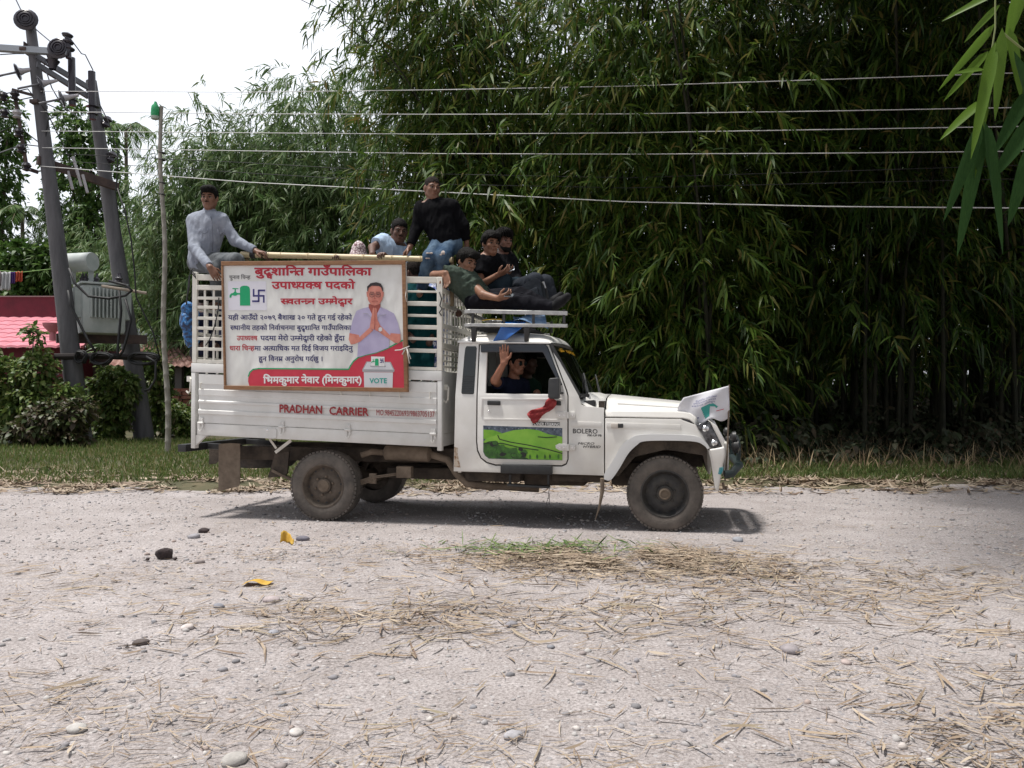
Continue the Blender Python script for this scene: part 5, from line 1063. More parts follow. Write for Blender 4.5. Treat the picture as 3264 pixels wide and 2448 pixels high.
# white flag on the wing corner
WHT = mat('white_cotton', (.72, .72, .77), .9, (.78, .78, .82), 6, trans=.15); fa_, fb_, fc_, fd_ = [Z(4, x, y, .06) for x, y in ((1722, 592), (2038, 508), (2050, 735), (1715, 785))]
flag = empty('flag', (0, 0, 0), 'white cloth flag with a green tap emblem lashed to a rod at the front bumper', 'flag'); flag.matrix_world = TM
rows = clothgrid(fa_, fb_, fc_, fd_, 26, 18, .06, 3, 3.6)
for i, r in enumerate(rows):
    for j, p in enumerate(r): r[j] = p + Vector((-.05 * math.sin(i / 18 * 3.14) * (1 - j / 26) ** 3, 0, .02 * math.sin(j * .5) * (i / 18)))
MB().sheet(rows).build('flag_cloth', WHT, flag, smooth='all', solid=.003)
def fpt(u, v, e=.004):
    i = min(17, int(v * 18)); j = min(25, int(u * 26)); fi, fj = v * 18 - i, u * 26 - j; p = rows[i][j].lerp(rows[i][j + 1], fj).lerp(rows[i + 1][j].lerp(rows[i + 1][j + 1], fj), fi); return p + Vector((0, -e, 0))
def fshape(pts, mt, name):
    q = [(x, y) for x, y in pts]; tri = tessellate_polygon([[Vector((x, y, 0)) for x, y in q]]); m = MB(); m.add([fpt(x, y) for x, y in q], [tuple(t) for t in tri])
    m.build(name, mt, flag)
TEA = mat('flag_teal', (.05, .33, .30), .8)
for i in range(6): fshape([(.42 + .014 * i, .48 + .07 * i), (.60 - .005 * i, .46 + .07 * i), (.60 - .006 * i, .54 + .07 * i), (.42 + .012 * i, .555 + .07 * i)], TEA, 'flag_print')
fshape([(.60, .48), (.66, .46), (.72, .52), (.76, .56), (.72, .62), (.70, .57), (.64, .57), (.60, .56)], TEA, 'flag_print')
FNV = mat('flag_ink', (.10, .11, .28), .8)
for i, (s, x0, x1, y) in enumerate((('बुद^धशािन~त गाउँपािलका', .30, .74, .26), ('उपाध~यक~ष पदको', .26, .72, .345), ('स~वतन~\x03 उम~मेद^वार', .24, .70, .43))):
    V, F, w = lay(s); m = MB(); m.add([fpt(x0 + (x1 - x0) * a / w, y - b * .075, .007) for a, b in V], F); m.build('flag_lettering', FNV, flag)
fshape([(.30, .74), (.32, .74), (.32, .83), (.30, .83)], FNV, 'flag_print'); fshape([(.33, .77), (.37, .77), (.37, .80), (.33, .80)], FNV, 'flag_print'); fshape([(.72, .70), (.88, .64), (.88, .66), (.72, .72)], PR, 'flag_print')
MB().tube([Z(4, 2045, 500, .07), Z(4, 2040, 740, .07), Z(4, 2030, 1000, .06), Z(4, 2015, 1180, .05)], .008, 7).build('flag_rod', MUD, flag, smooth=True)
# red scarf on the mirror
SCF = mat('red_cloth', (.26, .02, .025), .85, (.34, .05, .05), 14); P_ = [(805, 600), (770, 660), (700, 700), (640, 742)]; rows = []
for i in range(17):
    t = i / 16 * 3; k = min(2, int(t)); f = t - k; p = Z(4, *P_[k], -.10 + .05 * min(1, t)).lerp(Z(4, *P_[k + 1], -.10 + .05 * min(1, t)), f); w = .034 + .012 * math.sin(t * 3.1) + .006 * t; dd = (Z(4, *P_[k + 1], 0) - Z(4, *P_[k], 0)).normalized(); s = Vector((-dd.z, 0, dd.x))
    rows.append([p + s * w * (j / 6 - .5) * 2 + Vector((0, .018 * math.sin(j * 2.1 + i * .9), .0)) for j in range(7)])
o = MB().sheet(rows).build('scarf', SCF, None, smooth='all', solid=.004); tthing(o, 'red scarf knotted to the wing mirror and blowing back over the door', 'scarf')
# charcoal backpack propped on the rack
BAGM = mat('charcoal_nylon', (.016, .020, .027), .7, (.028, .034, .044), 7, bump=.5, bscale=25, spec=.2); pk = empty('backpack', (0, 0, 0), 'charcoal backpack propped upright on the roof rack beside the shoes', 'backpack'); pk.matrix_world = TM
MB().prism([T2(9, x, y, .42) for x, y in smooth([(1160, 1200), (1230, 1130), (1330, 1070), (1420, 1035), (1470, 1045), (1500, 1110), (1535, 1280), (1570, 1500), (1400, 1530), (1210, 1520), (1165, 1400), (1160, 1200)], 3)[:-1]], None, .42, .66).build('pack_body', BAGM, pk, bevel=.05, fixn=True, seg=4)
MB().prism([T2(9, x, y, .40) for x, y in [(1260, 1260), (1450, 1180), (1510, 1440), (1300, 1480)]], None, .395, .43).build('front_pocket', BAGM, pk, bevel=.015, fixn=True)
MB().tube([Z(9, x, y, .5) for x, y in ((1545, 1100), (1590, 1180), (1620, 1290), (1640, 1420), (1600, 1500))], .014, 6).build('strap', CABLE, pk, smooth='all')
MB().bar(Z(9, 1565, 1095, .48), Z(9, 1600, 1210, .48), .016, .012).build('buckle', mat('grey_buckle', (.35, .36, .38), .4), pk)
# blue plastic sheet and yellow paper on the roof rack
TARP = mat('blue_plastic', (.015, .085, .32), .25, (.03, .14, .42), 5, bump=.6, bscale=14)
rows = clothgrid(Z(3, 1370, 1395, .03), Z(3, 1560, 1395, .03), Z(3, 1430, 1500, .04), Z(3, 1305, 1515, .04), 20, 12, .035, 8, 4.5); r2 = clothgrid(Z(3, 1380, 1330, .5), Z(3, 1600, 1330, .5), Z(3, 1560, 1393, .03), Z(3, 1370, 1393, .03), 20, 8, .012, 9, 4)
o = MB().sheet(r2[:-1] + rows).build('plastic_sheet', TARP, None, smooth='all', solid=.003); tthing(o, 'crumpled blue plastic sheet hanging over the cab roof edge', 'plastic sheet')
rows = clothgrid(Z(3, 1480, 1300, .25), Z(3, 1760, 1280, .25), Z(3, 1790, 1400, .12), Z(3, 1490, 1340, .1), 22, 12, .035, 12, 3.5)
o = MB().sheet(rows).build('plastic_sheet', mat('pale_blue_plastic', (.10, .20, .38), .22, (.25, .36, .52), 8, bump=.6, bscale=12), None, smooth='all', solid=.003); tthing(o, 'paler blue plastic wrap heaped inside the roof rack', 'plastic sheet')
rows = clothgrid(Z(3, 1200, 1345, .35), Z(3, 1380, 1335, .35), Z(3, 1385, 1350, .06), Z(3, 1210, 1352, .06), 12, 6, .006, 4, 4)
for r in rows: 
    for j in range(len(r)): r[j] = r[j] + Vector((0, 0, .02 + .012 * math.sin(j * .26)))
o = MB().sheet(rows).build('paper_sheet', YP if 'YP' in globals() else mat('yellow_card', (.62, .40, .03), .7), None, smooth='all', solid=.002); tthing(o, 'yellow paper lying in the roof rack above the rear clamp', 'paper')
# blue patterned bag strapped to the rear post
def bagx(N, L, co, cs, p):
    n = N.new('ShaderNodeTexNoise'); n.inputs['Scale'].default_value = 16; n.inputs['Distortion'].default_value = 1.5; L.new(co, n.inputs['Vector']); r = N.new('ShaderNodeValToRGB'); e = r.color_ramp.elements; e[0].position = .42; e[0].color = (.012, .025, .07, 1); e[1].position = .62; e[1].color = (.03, .20, .52, 1); q = e.new(.72); q.color = (.45, .5, .55, 1); L.new(n.outputs['Fac'], r.inputs['Fac']); return r.outputs['Color']
bc = Z(8, 165, 930, .2); bag = empty('bag', bc, 'blue patterned bag strapped to the rear corner of the cage', 'bag'); bag.matrix_world = TM @ Matrix.Translation(bc)
Fb = Field((-.2, -.25, -.35), (.2, .25, .35), .009); Fb.cap((0.005, 0, .17), (.0, 0, .02), .065, .072, .03); Fb.cap((0, 0, .05), (.02, 0, -.19), .07, .05, .03); Fb.cap((.0, .1, .14), (.01, .1, -.15), .06, .06, .05); g_ = Fb.sub(Fb.lo, Fb.lo + Fb.n * Fb.h); Fb.D[g_[0]] += .010 * nz3(g_[1], 8, 4, 2); v, q = Fb.mesh('bag')
link('bag_body', mesh_np('bag_body', v, q), mat('bag_print', (.02, .1, .3), .5, extra=bagx), bag, smooth=True)
MB().tube([(.04, -.03, .50), (.03, -.05, .3), (.02, -.06, .18)], .008, 6).tube([(.05, .03, .52), (.05, .0, .3), (.03, .02, .2)], .006, 6).build('strap', CABLE, bag)
# cords at the cage corner
tag(MB().tube([TM @ Z(8, x, y, -.05) for x, y in ((235, 160), (200, 200), (240, 240), (285, 300), (260, 230), (215, 180), (195, 260), (190, 400), (180, 500))], .006, 6).build('cord', CABLE, smooth='all'), 'black cord knotted round the rear top corner of the cage', 'cord', 'cords tied to the cage')
tag(MB().tube([TM @ Z(8, x, y, -.045) for x, y in ((600, 560), (595, 700), (560, 880), (520, 1020), (470, 1150), (415, 1230))], .006, 6).build('cord', CABLE, smooth='all'), 'black cord slanting across the lattice openings', 'cord', 'cords tied to the cage')
tag(MB().tube([TM @ Z(3, x, y, -.05) for x, y in ((830, 1080), (850, 1140), (835, 1200), (855, 1230), (830, 1260), (850, 1290))], .006, 6).build('cord', CABLE, smooth='all'), 'black cord wound round the front post of the cage', 'cord', 'cords tied to the cage')
# ------------------------------------------------------------------ bamboo and other greenery
def leafmat(name, cols, trans=.36, rough=.45, spec=.28):
    m = mat(name, cols[0], rough, island=cols, trans=trans, spec=spec); return m
BLEAF = leafmat('bamboo_leaf', [(.010, .027, .005), (.018, .047, .007), (.027, .066, .008), (.042, .09, .012), (.08, .14, .02), (.02, .05, .007), (.11, .15, .028), (.16, .12, .04)])
BLEAFM = leafmat('lit_bamboo_leaf', [(.022, .05, .009), (.036, .08, .012), (.052, .11, .015), (.075, .14, .02), (.13, .20, .03), (.04, .085, .012), (.17, .21, .04), (.20, .15, .05)])  # brighter copy of the bamboo leaf: sunlight painted in for the centre clumps
BLEAFL = leafmat('pale_bamboo_leaf', [(.055, .11, .035), (.08, .145, .045), (.10, .17, .055), (.14, .205, .07), (.085, .145, .05), (.18, .21, .085)])  # lighter leaf copy: haze and light on the left clumps put into the colour
BROAD = leafmat('broad_leaf', [(.035, .08, .02), (.055, .12, .025), (.08, .155, .032), (.12, .195, .045), (.045, .1, .022)])
CULM = mat('bamboo_culm', (.012, .014, .007), .85, (.032, .030, .016), 3)
TWIG = mat('twig', (.09, .075, .035), .8, (.14, .12, .06), 5)
BARK = mat('bark', (.07, .055, .04), .9, (.13, .11, .085), 6, bump=.5)

def leaves_geo(P, D, Lg, Wd, Nn, droop=.25, broad=False):
    """leaf blades from base points P, directions D, lengths, widths and rough face normals"""
    n = len(P); D = D / np.linalg.norm(D, axis=1, keepdims=True)
    S = np.cross(D, Nn); S /= np.linalg.norm(S, axis=1, keepdims=True) + 1e-9; U = np.cross(S, D)
    Lg = Lg[:, None]; Wd = Wd[:, None]; G = np.array([0, 0, -1.0])
    a, b = (.3, .68) if not broad else (.28, .62)
    wa, wb = (1.0, .72) if not broad else (1.0, .85)
    m1 = P + D * Lg * a + G * Lg * droop * a * a; m2 = P + D * Lg * b + G * Lg * droop * b * b
    tip = P + D * Lg + G * Lg * droop
    v = np.stack([P, m1 + S * Wd * wa * .5 + U * Wd * .12, m1 - S * Wd * wa * .5 + U * Wd * .12, m2 + S * Wd * wb * .5 + U * Wd * .1, m2 - S * Wd * wb * .5 + U * Wd * .1, tip], 1)
    i = np.arange(n)[:, None] * 6
    return v.reshape(-1, 3), np.concatenate([i + [[0, 2, 1]], i + [[3, 4, 5]]]), i + [[1, 2, 4, 3]]
def unit(v): return v / (np.linalg.norm(v, axis=-1, keepdims=True) + 1e-9)
def sprays(P, D, rg, nl=13, tl=(.35, .7), ll=(.13, .25), lw=.125, droop=.35, hang=.6):
    """a drooping twig with leaves at each P heading D; returns leaf mesh arrays and twig strips"""
    n = len(P); T = rg.uniform(*tl, n); D = unit(D + np.array([0, 0, -hang]) * rg.uniform(.3, 1.3, (n, 1)))
    f = np.tile(np.linspace(.12, 1, nl), (n, 1)) + rg.normal(0, .03, (n, nl))
    G = np.array([0, 0, -1.0])
    B = P[:, None] + D[:, None] * (T[:, None, None] * f[..., None]) + G * (T[:, None, None] * (f[..., None] ** 2) * .3)
    R1 = unit(np.cross(D, rg.normal(size=(n, 3))))
    sgn = np.where(np.arange(nl) % 2, 1, -1)[None, :, None]
    ang = rg.uniform(.35, .95, (n, nl, 1)); tw = rg.normal(0, .35, (n, nl, 3))
    LD = unit(D[:, None] * np.cos(ang) + R1[:, None] * sgn * np.sin(ang) + tw + G * rg.uniform(0, .55, (n, nl, 1)))
    NN = unit(rg.normal(size=(n, nl, 3)) * .55 + np.array([0, -.35, .9]))
    LL = rg.uniform(*ll, (n, nl)) * rg.uniform(.75, 1.2, (n, 1)); m = n * nl
    V, T3, Q = leaves_geo(B.reshape(m, 3), LD.reshape(m, 3), LL.ravel(), (LL * lw * rg.uniform(.8, 1.3, (n, nl))).ravel(), NN.reshape(m, 3), droop)
    # twigs as thin three-point strips
    E = unit(np.cross(D, G + rg.normal(0, .2, (n, 3)))) * .0028
    tp = [P, P + D * T[:, None] * .5 + G * T[:, None] * .075, P + D * T[:, None] + G * T[:, None] * .3]
    tv = np.stack([tp[0] - E, tp[0] + E, tp[1] - E, tp[1] + E, tp[2] - E * .4, tp[2] + E * .4], 1).reshape(-1, 3)
    i = np.arange(n)[:, None] * 6 + len(V)
    return np.concatenate([V, tv]), T3, np.concatenate([Q, i + [[0, 1, 3, 2]], i + [[2, 3, 5, 4]]])
def merge(parts):
    Vs = []; Ts = []; Qs = []; k = 0
    for V, T, Q in parts: Vs.append(V); Ts.append(T + k); Qs.append(Q + k); k += len(V)
    return np.concatenate(Vs), [np.concatenate(Ts), np.concatenate(Qs)]

def bamboo(loc, nculm, H, lean, spread, nspray, label, seed, leaf=BLEAF, t0=.12, reach=1.2, ll=(.13, .25), rad=.045, basespread=.8, keep=None, group=None, nl=13, lowfall=0.0, tl=(.35, .7)):
    rg = np.random.default_rng(seed); root = empty('bamboo_clump', loc, label, 'bamboo', group)
    paths = []
    for k in range(nculm):
        b = np.array([rg.normal(0, basespread), rg.normal(0, basespread), 0]); h = H * rg.uniform(.72, 1.08)
        a = rg.uniform(0, 6.283); ld = np.array([math.cos(a), math.sin(a), 0]) * spread * rg.uniform(.3, 1.1) + np.array([lean[0], lean[1], 0]) * rg.uniform(.5, 1.3)
        t = np.linspace(0, 1, 13)[:, None]; p = b + ld * (t ** 2.1) + np.array([0, 0, 1.0]) * h * (t - .22 * t ** 4) + np.array([0, 0, 1.0]) * 0
        paths.append(p)
        m = MB(); m.tube([tuple(q) for q in p], [rad * (1 - .85 * s) * rg.uniform(.8, 1.1) for s in t[:, 0]], 6, cap=False)
        m.build('culm', CULM, root, smooth='all')
    A = np.array(paths); n = nspray
    ci = rg.integers(0, nculm, n); t = t0 + (1 - t0) * rg.uniform(0, 1, n) ** .85; fi = t * 12; i0 = np.minimum(fi.astype(int), 11); fr = (fi - i0)[:, None]
    P = A[ci, i0] * (1 - fr) + A[ci, i0 + 1] * fr
    a = rg.uniform(0, 6.283, n); d = np.stack([np.cos(a), np.sin(a), rg.uniform(-.2, .5, n)], 1)
    node = np.round(t * 9); d = unit(d + .9 * np.stack([np.cos(node * 2.4 + ci), np.sin(node * 2.4 + ci), 0 * a], 1))     # branches come in tiers, so clumps and gaps form
    r = rg.uniform(.08, 1, n) ** .7 * reach * (1.05 - .5 * t); P = P + d * r[:, None] - np.array([0, 0, 1.0]) * (r ** 2 * .22 + lowfall * rg.uniform(0, 1, n) ** 2)[:, None]
    if keep is not None: k = keep(P + np.array(loc)); P = P[k]; d = d[k]
    k = P[:, 2] > .5; P = P[k]; d = d[k]
    V, F = merge([sprays(P, d, rg, nl=nl, ll=ll, tl=tl)])
    link('foliage', mesh_np('foliage', V, F), leaf, root)
    # side branches carrying the sprays
    nb = min(160, len(P)); bi = rg.choice(len(P), nb, False); m = MB()
    return root
def curtain(x): return 15.3 - .45 * x
def clear(P):                                  # the grove's outer face, behind the line of wires
    x, y, z = P.T; return y > curtain(np.clip(x, -6, 8)) - .3 * np.sin(x * 1.3) - .25 * np.sin(z * 1.7 + x)
G1_ = 'bamboo clumps behind the truck'
def notleft(P): return clear(P) & (P[:, 0] > -4.4 + .3 * np.clip(7.5 - P[:, 2], 0, 4) - .4 * np.clip(P[:, 2] - 8.5, 0, 9))
LL = (.19, .36)
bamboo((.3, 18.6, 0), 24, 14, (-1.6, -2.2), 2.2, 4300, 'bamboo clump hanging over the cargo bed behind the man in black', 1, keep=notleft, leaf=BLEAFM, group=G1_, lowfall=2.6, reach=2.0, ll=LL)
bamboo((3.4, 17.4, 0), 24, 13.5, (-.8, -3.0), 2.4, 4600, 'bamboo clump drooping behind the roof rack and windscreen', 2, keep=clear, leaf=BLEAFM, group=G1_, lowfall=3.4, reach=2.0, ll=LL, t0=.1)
bamboo((6.4, 17.6, 0), 26, 13.5, (-.8, -2.8), 2.4, 3600, 'dark bamboo clump with bare stems behind the white flag', 3, keep=clear, group=G1_, t0=.22, reach=2.0, ll=LL, lowfall=.8)
bamboo((9.4, 17.4, 0), 24, 13.5, (0, -2.8), 2.6, 3400, 'dark bamboo clump right of the flag with black leaning stems', 4, keep=clear, group=G1_, t0=.24, reach=1.9, ll=LL, lowfall=.7)
bamboo((12.4, 17.0, 0), 22, 13.5, (-.4, -2.6), 2.6, 3200, 'dark bamboo clump at the right edge of the photo', 5, keep=clear, group=G1_, t0=.2, reach=1.9, ll=LL, lowfall=1.0)
bamboo((2.4, 22.5, 0), 18, 14.5, (-.3, -.6), 2.6, 2400, 'bamboo clump deep behind the cab, seen through gaps', 6, group=G1_, t0=.1, reach=2.0, ll=LL, lowfall=1)
bamboo((6.2, 22.5, 0), 18, 14.5, (0, -.6), 2.8, 2300, 'bamboo clump deep behind the bonnet, seen through gaps', 7, group=G1_, t0=.08, reach=2.0, ll=LL, lowfall=1)
bamboo((10.5, 23.0, 0), 18, 14.5, (0, -.6), 2.8, 2300, 'bamboo clump in the deepest shade of the grove', 8, group=G1_, t0=.08, reach=2.0, ll=LL, lowfall=1)
bamboo((15.0, 23.0, 0), 18, 15, (-.5, -.6), 2.8, 2300, 'bamboo clump at the back right corner of the grove', 9, group=G1_, t0=.08, reach=2.0, ll=LL, lowfall=1)
# the grove arches over the road on the right and shades it
def over(P): x, y, z = P.T; return (z > 2.3 + .50 * np.maximum(y, 0)) & (x > .5 + .10 * np.abs(y - 4)) & (z > 3.8)
bamboo((11.0, 9.0, 0), 22, 12.5, (-7.0, -2.6), 3.4, 5200, 'bamboo clump arching over the road at far right', 10, keep=over, group=G1_, t0=.4, reach=2.2, ll=LL)
bamboo((9.4, 17.2, 0), 20, 14.5, (-4.4, -9.0), 2.8, 4600, 'bamboo clump whose tops lean out over the flag and bonnet', 12, keep=over, group=G1_, t0=.45, reach=2.4, ll=LL)
bamboo((8.2, -2.5, 0), 20, 10.5, (-5.6, 3.4), 3.0, 4600, 'bamboo clump this side of the road with the hanging bright twig', 11, keep=over, group=G1_, t0=.4, reach=2.2, ll=LL)
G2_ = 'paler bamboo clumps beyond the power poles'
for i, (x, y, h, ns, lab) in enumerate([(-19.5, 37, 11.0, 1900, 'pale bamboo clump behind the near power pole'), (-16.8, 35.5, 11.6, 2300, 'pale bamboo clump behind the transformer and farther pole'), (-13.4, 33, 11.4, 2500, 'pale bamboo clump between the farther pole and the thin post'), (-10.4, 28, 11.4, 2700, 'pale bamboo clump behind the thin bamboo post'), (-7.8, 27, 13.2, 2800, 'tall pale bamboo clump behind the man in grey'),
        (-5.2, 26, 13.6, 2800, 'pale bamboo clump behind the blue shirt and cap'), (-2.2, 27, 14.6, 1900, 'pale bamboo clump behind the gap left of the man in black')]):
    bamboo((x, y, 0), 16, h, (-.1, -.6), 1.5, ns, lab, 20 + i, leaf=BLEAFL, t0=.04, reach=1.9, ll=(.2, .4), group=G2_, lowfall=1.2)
# the far wood closing the view behind the grove
rg = np.random.default_rng(77); n = 5200; x = rg.uniform(1.5, 30, n); y = rg.uniform(27, 33, n) - .35 * np.clip(x - 14, 0, 20); zz = rg.uniform(0, 1, n) ** 1.1 * (6.5 + 1.5 * np.sin(x * .9)) + .1
kind(link('woodland', mesh_np('woodland', *merge([sprays(np.stack([x, y, zz], 1), unit(rg.normal(size=(n, 3))), rg, nl=12, ll=(.3, .55), lw=.22, tl=(.5, 1.0))])), BLEAF), 'stuff')
# foreground sprig hanging into the picture at top right
def fgleaf(m, p, d, L, w, n, droop=.15, seg=7):
    d = Vector(d).normalized(); s = d.cross(Vector(n)).normalized(); u = s.cross(d); rows = []
    for i in range(seg + 1):
        t = i / seg; c = Vector(p) + d * L * t + Vector((0, 0, -1)) * L * droop * t * t; ww = w * .5 * min(1, (t * 5) ** .6) * (1 - t ** 2.4) ** .8 + .0004
        rows.append([tuple(c - s * ww + u * ww * .35), tuple(c), tuple(c + s * ww + u * ww * .35)])
    m.sheet(rows)
sprig = empty('bamboo_branch', WD(0, 2190, -40, 2.3), 'bright green bamboo twig with long leaves hanging close at the top right corner', 'bamboo twig')
FG = mat('near_leaf', (.075, .15, .018), .4, (.12, .20, .03), 30, spec=.2, trans=.45, stretch=(30, 1, 30)); FGD = mat('near_leaf_dark', (.018, .048, .014), .75, (.035, .08, .022), 20, trans=.3, spec=.08, stretch=(40, 1, 3))
def sp_pt(x, y, d): return WD(0, x, y, d) - sprig.location
st = [(2215, 95, 2.3), (2195, 70, 2.3), (2160, 105, 2.3), (2135, 160, 2.3), (2125, 210, 2.32), (2122, 262, 2.33)]
m = MB(); m.tube([sp_pt(2240, 130, 2.3), sp_pt(2195, 95, 2.3), sp_pt(2165, 70, 2.3)], .003, 6); m.tube([sp_pt(2150, -40, 2.3), sp_pt(2150, 60, 2.3), sp_pt(2136, 150, 2.3), sp_pt(2122, 262, 2.33)], .0022, 6); m.build('stem', mat('green_stem', (.16, .19, .06), .5), sprig, smooth=True)
lv = [((2165, -20), (2037, 45), 16, 0), ((2160, 10), (2085, 90), 14, 0), ((2150, 50), (2032, 190), 20, 0), ((2135, 110), (2042, 215), 16, 0), ((2125, 150), (2060, 160), 12, 0), ((2135, 130), (2108, 370), 22, 0), ((2128, 215), (2034, 300), 20, 0),
      ((2120, 262), (2042, 468), 30, 1), ((2122, 262), (2070, 540), 32, 1), ((2126, 262), (2164, 535), 30, 1), ((2124, 262), (2160, 440), 26, 1), ((2150, 90), (2100, 330), 24, 0), ((2165, 60), (2150, 250), 22, 0), ((2180, 60), (2205, 210), 22, 0),
      ((2190, 110), (2250, 330), 34, 1), ((2230, 190), (2150, 330), 30, 1), ((2240, 250), (2150, 380), 34, 1), ((2236, 300), (2180, 480), 30, 1), ((2200, -30), (2170, 120), 22, 0), ((2216, -40), (2190, 60), 20, 0), ((2175, -40), (2080, 20), 14, 0)]
rg = random.Random(5)
for k, (a, b, w, dk) in enumerate(lv):
    d0 = 2.3 + rg.uniform(-.06, .06); p = sp_pt(*a, d0); q = sp_pt(*b, d0 + rg.uniform(-.05, .09)); m = MB(); L = (q - p).length
    fgleaf(m, p, q - p + Vector((0, 0, .06 * L)), L, w * 1.12 * 2.3 / 1805, (rg.uniform(-.5, .5), -1, rg.uniform(-.2, .6)), .06)
    m.build('leaf', FGD if dk else FG, sprig, smooth='all')
# ------------------------------------------------------------------ power poles, transformer, wires
STEEL = mat('pole_steel', (.075, .073, .08), .7, (.12, .115, .125), 2, bump=.3, stretch=(4, 4, .6))
IRON = mat('channel_iron', (.10, .10, .115), .6, (.16, .16, .18), 5); IRONL = mat('pale_iron', (.34, .37, .41), .6); IRONR = mat('rusty_iron', (.05, .035, .035), .8, (.10, .065, .055), 6)
PORC = mat('brown_porcelain', (.035, .03, .04), .25); PORCW = mat('white_porcelain', (.42, .40, .42), .4); WIRE = mat('aluminium_wire', (.62, .62, .62), .45, spec=.5); CABLE = mat('black_cable', (.012, .012, .014), .6)
def disc(m, c, ax, r, th): m.lathe(c, ax, [(r * .25, -th), (r * .8, -th * .7), (r, 0), (r * .95, th * .3), (r * .3, th), (.001, th * 1.2)], 18)
dA, dB = 19.7, 21.3
pA = empty('power_pole', WD(0, 178, 962, dA), 'nearer grey power pole leaning left, with big round insulators at its top', 'power pole', 'power poles carrying the transformer')
def A6(x, y, d=dA): return WD(6, x, y, d) - pA.location
sc = dA / FPX
m = MB(); q0 = WD(0, 180, 985, dA) - pA.location; q1 = A6(270, 240); m.tube([q0, q0.lerp(q1, .5), q1], [.25, .18, .115], 14); m.build('pole_shaft', STEEL, pA, smooth=True)
MB().bar(A6(-160, 415, dA - .15), A6(600, 465, dA - .15), .14, .14).build('crossarm', IRONL, pA)
MB().box(A6(205, 365, dA - .2), A6(300, 470, dA + .2)).build('clamp', IRONR, pA)
MB().box(A6(165, 440, dA - .25), A6(330, 485, dA + .25)).build('clamp', IRONR, pA, bevel=.02)
MB().box(A6(255, 870, dA - .25), A6(425, 965, dA + .22)).build('clamp', IRONR, pA, bevel=.02)
for a, b in (((310, 490), (800, 785)), ((320, 565), (775, 850))): MB().bar(A6(*a, dA - .1), A6(*b, dB - .1), .07, .13).build('link_beam', IRON, pA)
MB().bar(A6(330, 1410, dA - .15), A6(1040, 1650, dB - .15), .1, .2).build('link_beam', IRONR, pA)
MB().bar(A6(340, 1520, dA + .15), A6(220, 1480, dA + .0), .06, .08).bar(A6(125, 800), A6(240, 1500), .05, .07).build('side_rod', IRONR, pA)
MB().bar(A6(110, 790), A6(330, 850), .06, .06).build('side_arm', IRONR, pA)
for c, r, ax in (((228, 172), .54, (.25, -1, .12)), ((518, 425), .53, (.1, -1, .1))):
    o = MB(); p = A6(*c, dA - .2); disc(o, p, ax, r * .5, .05); 
    for rr in (.2, .14, .09): o.lathe(p + Vector(ax).normalized() * .045, ax, [(rr, 0), (rr, .03), (rr - .02, .035), (rr - .025, 0)], 18)
    o.build('disc_insulator', PORC, pA, smooth=True)
for c, ax in (((155, 635), (-1, -.3, -.35)), ((545, 870), (-1, -.4, -.4)), ((355, 740), (-1, -.4, -.4))):
    o = MB(); p = A6(*c, dA - .15); disc(o, p, ax, .2, .05); o.build('strain_insulator', PORC, pA, smooth=True)
    a = Vector(ax).normalized(); MB().tube([p - a * .05, p - a * .14, p - a * .38], [.09, .06, .03], 10).build('insulator_cap', PORCW, pA, smooth=True)
    MB().tube([p + a * .05, p + a * .5], .025, 6).build('shackle', IRON, pA)
for c in ((595, 310),):
    o = MB(); p = A6(*c, dA - .1)
    for k in range(3): disc(o, p - Vector((.02 * k * -1, 0, .16 * k)), (.15, 0, 1), .13, .06)
    o.tube([p, p - Vector((-.03, 0, .55))], .07, 8).build('pin_insulator', PORC, pA, smooth=True)
for c in ((630, 510), (808, 632)):
    o = MB(); p = A6(*c, dA + .3); q = p - Vector((-.03, 0, 1.15)); o.tube([p, q], .085, 12); o.lathe(q + Vector((0, 0, .3)), (0, 0, 1), [(.09, -.02), (.16, 0), (.09, .02)], 12); o.lathe(q + Vector((0, 0, .12)), (0, 0, 1), [(.09, -.02), (.13, 0), (.09, .02)], 12)
    o.build('surge_arrester', PORC, pA, smooth=True)
o = MB(); p = A6(465, 500, dA - .05); o.lathe(p - Vector((0, 0, .3)), (0, 0, 1), [(.08, 0), (.1, .1), (.16, .2), (.1, .22), (.14, .32), (.05, .36)], 12); o.build('pin_insulator', PORC, pA, smooth=True)
for x, y in ((130, 820), (150, 985), (165, 1150), (185, 1290), (235, 1450), (30, 830), (40, 980)):
    o = MB(); p = A6(x, y, dA - .1); o.lathe(p - Vector((0, 0, .08)), (0, 0, 1), [(.03, -.08), (.1, -.05), (.06, 0), (.11, .05), (.07, .12), (.001, .14)], 10); o.build('spool_insulator', PORC if y % 2 == 0 else PORCW, pA, smooth=True)
for x, y in ((620, 1590), (665, 1460), (695, 1560), (750, 1620)):
    p = A6(x, y, dA + .4); MB().tube([p + Vector((-.06, 0, .22)), p + Vector((.06, 0, -.22))], .035, 8).build('fuse_rod', PORCW, pA, smooth=True)
pB = empty('power_pole', WD(0, 312, 945, dB), 'farther grey power pole leaning left behind the transformer', 'power pole', 'power poles carrying the transformer')
def B6(x, y, d=dB): return WD(6, x, y, d) - pB.location
q0 = WD(0, 314, 965, dB) - pB.location; q1 = WD(0, 197, 175, dB) - pB.location; MB().tube([q0, q0.lerp(q1, .5), q1], [.25, .19, .13], 14).build('pole_shaft', STEEL, pB, smooth=True)
MB().box(B6(755, 790, dB - .2), B6(870, 850, dB + .2)).build('clamp', IRONR, pB, bevel=.02)
for x, y in ((940, 1075), (985, 1385)): 
    p = B6(x, y); MB().lathe(p, (.4, 0, 1), [(.04, -.15), (.12, -.08), (.07, 0), (.13, .08), (.05, .15)], 10).build('spool_insulator', PORC, pB, smooth=True)
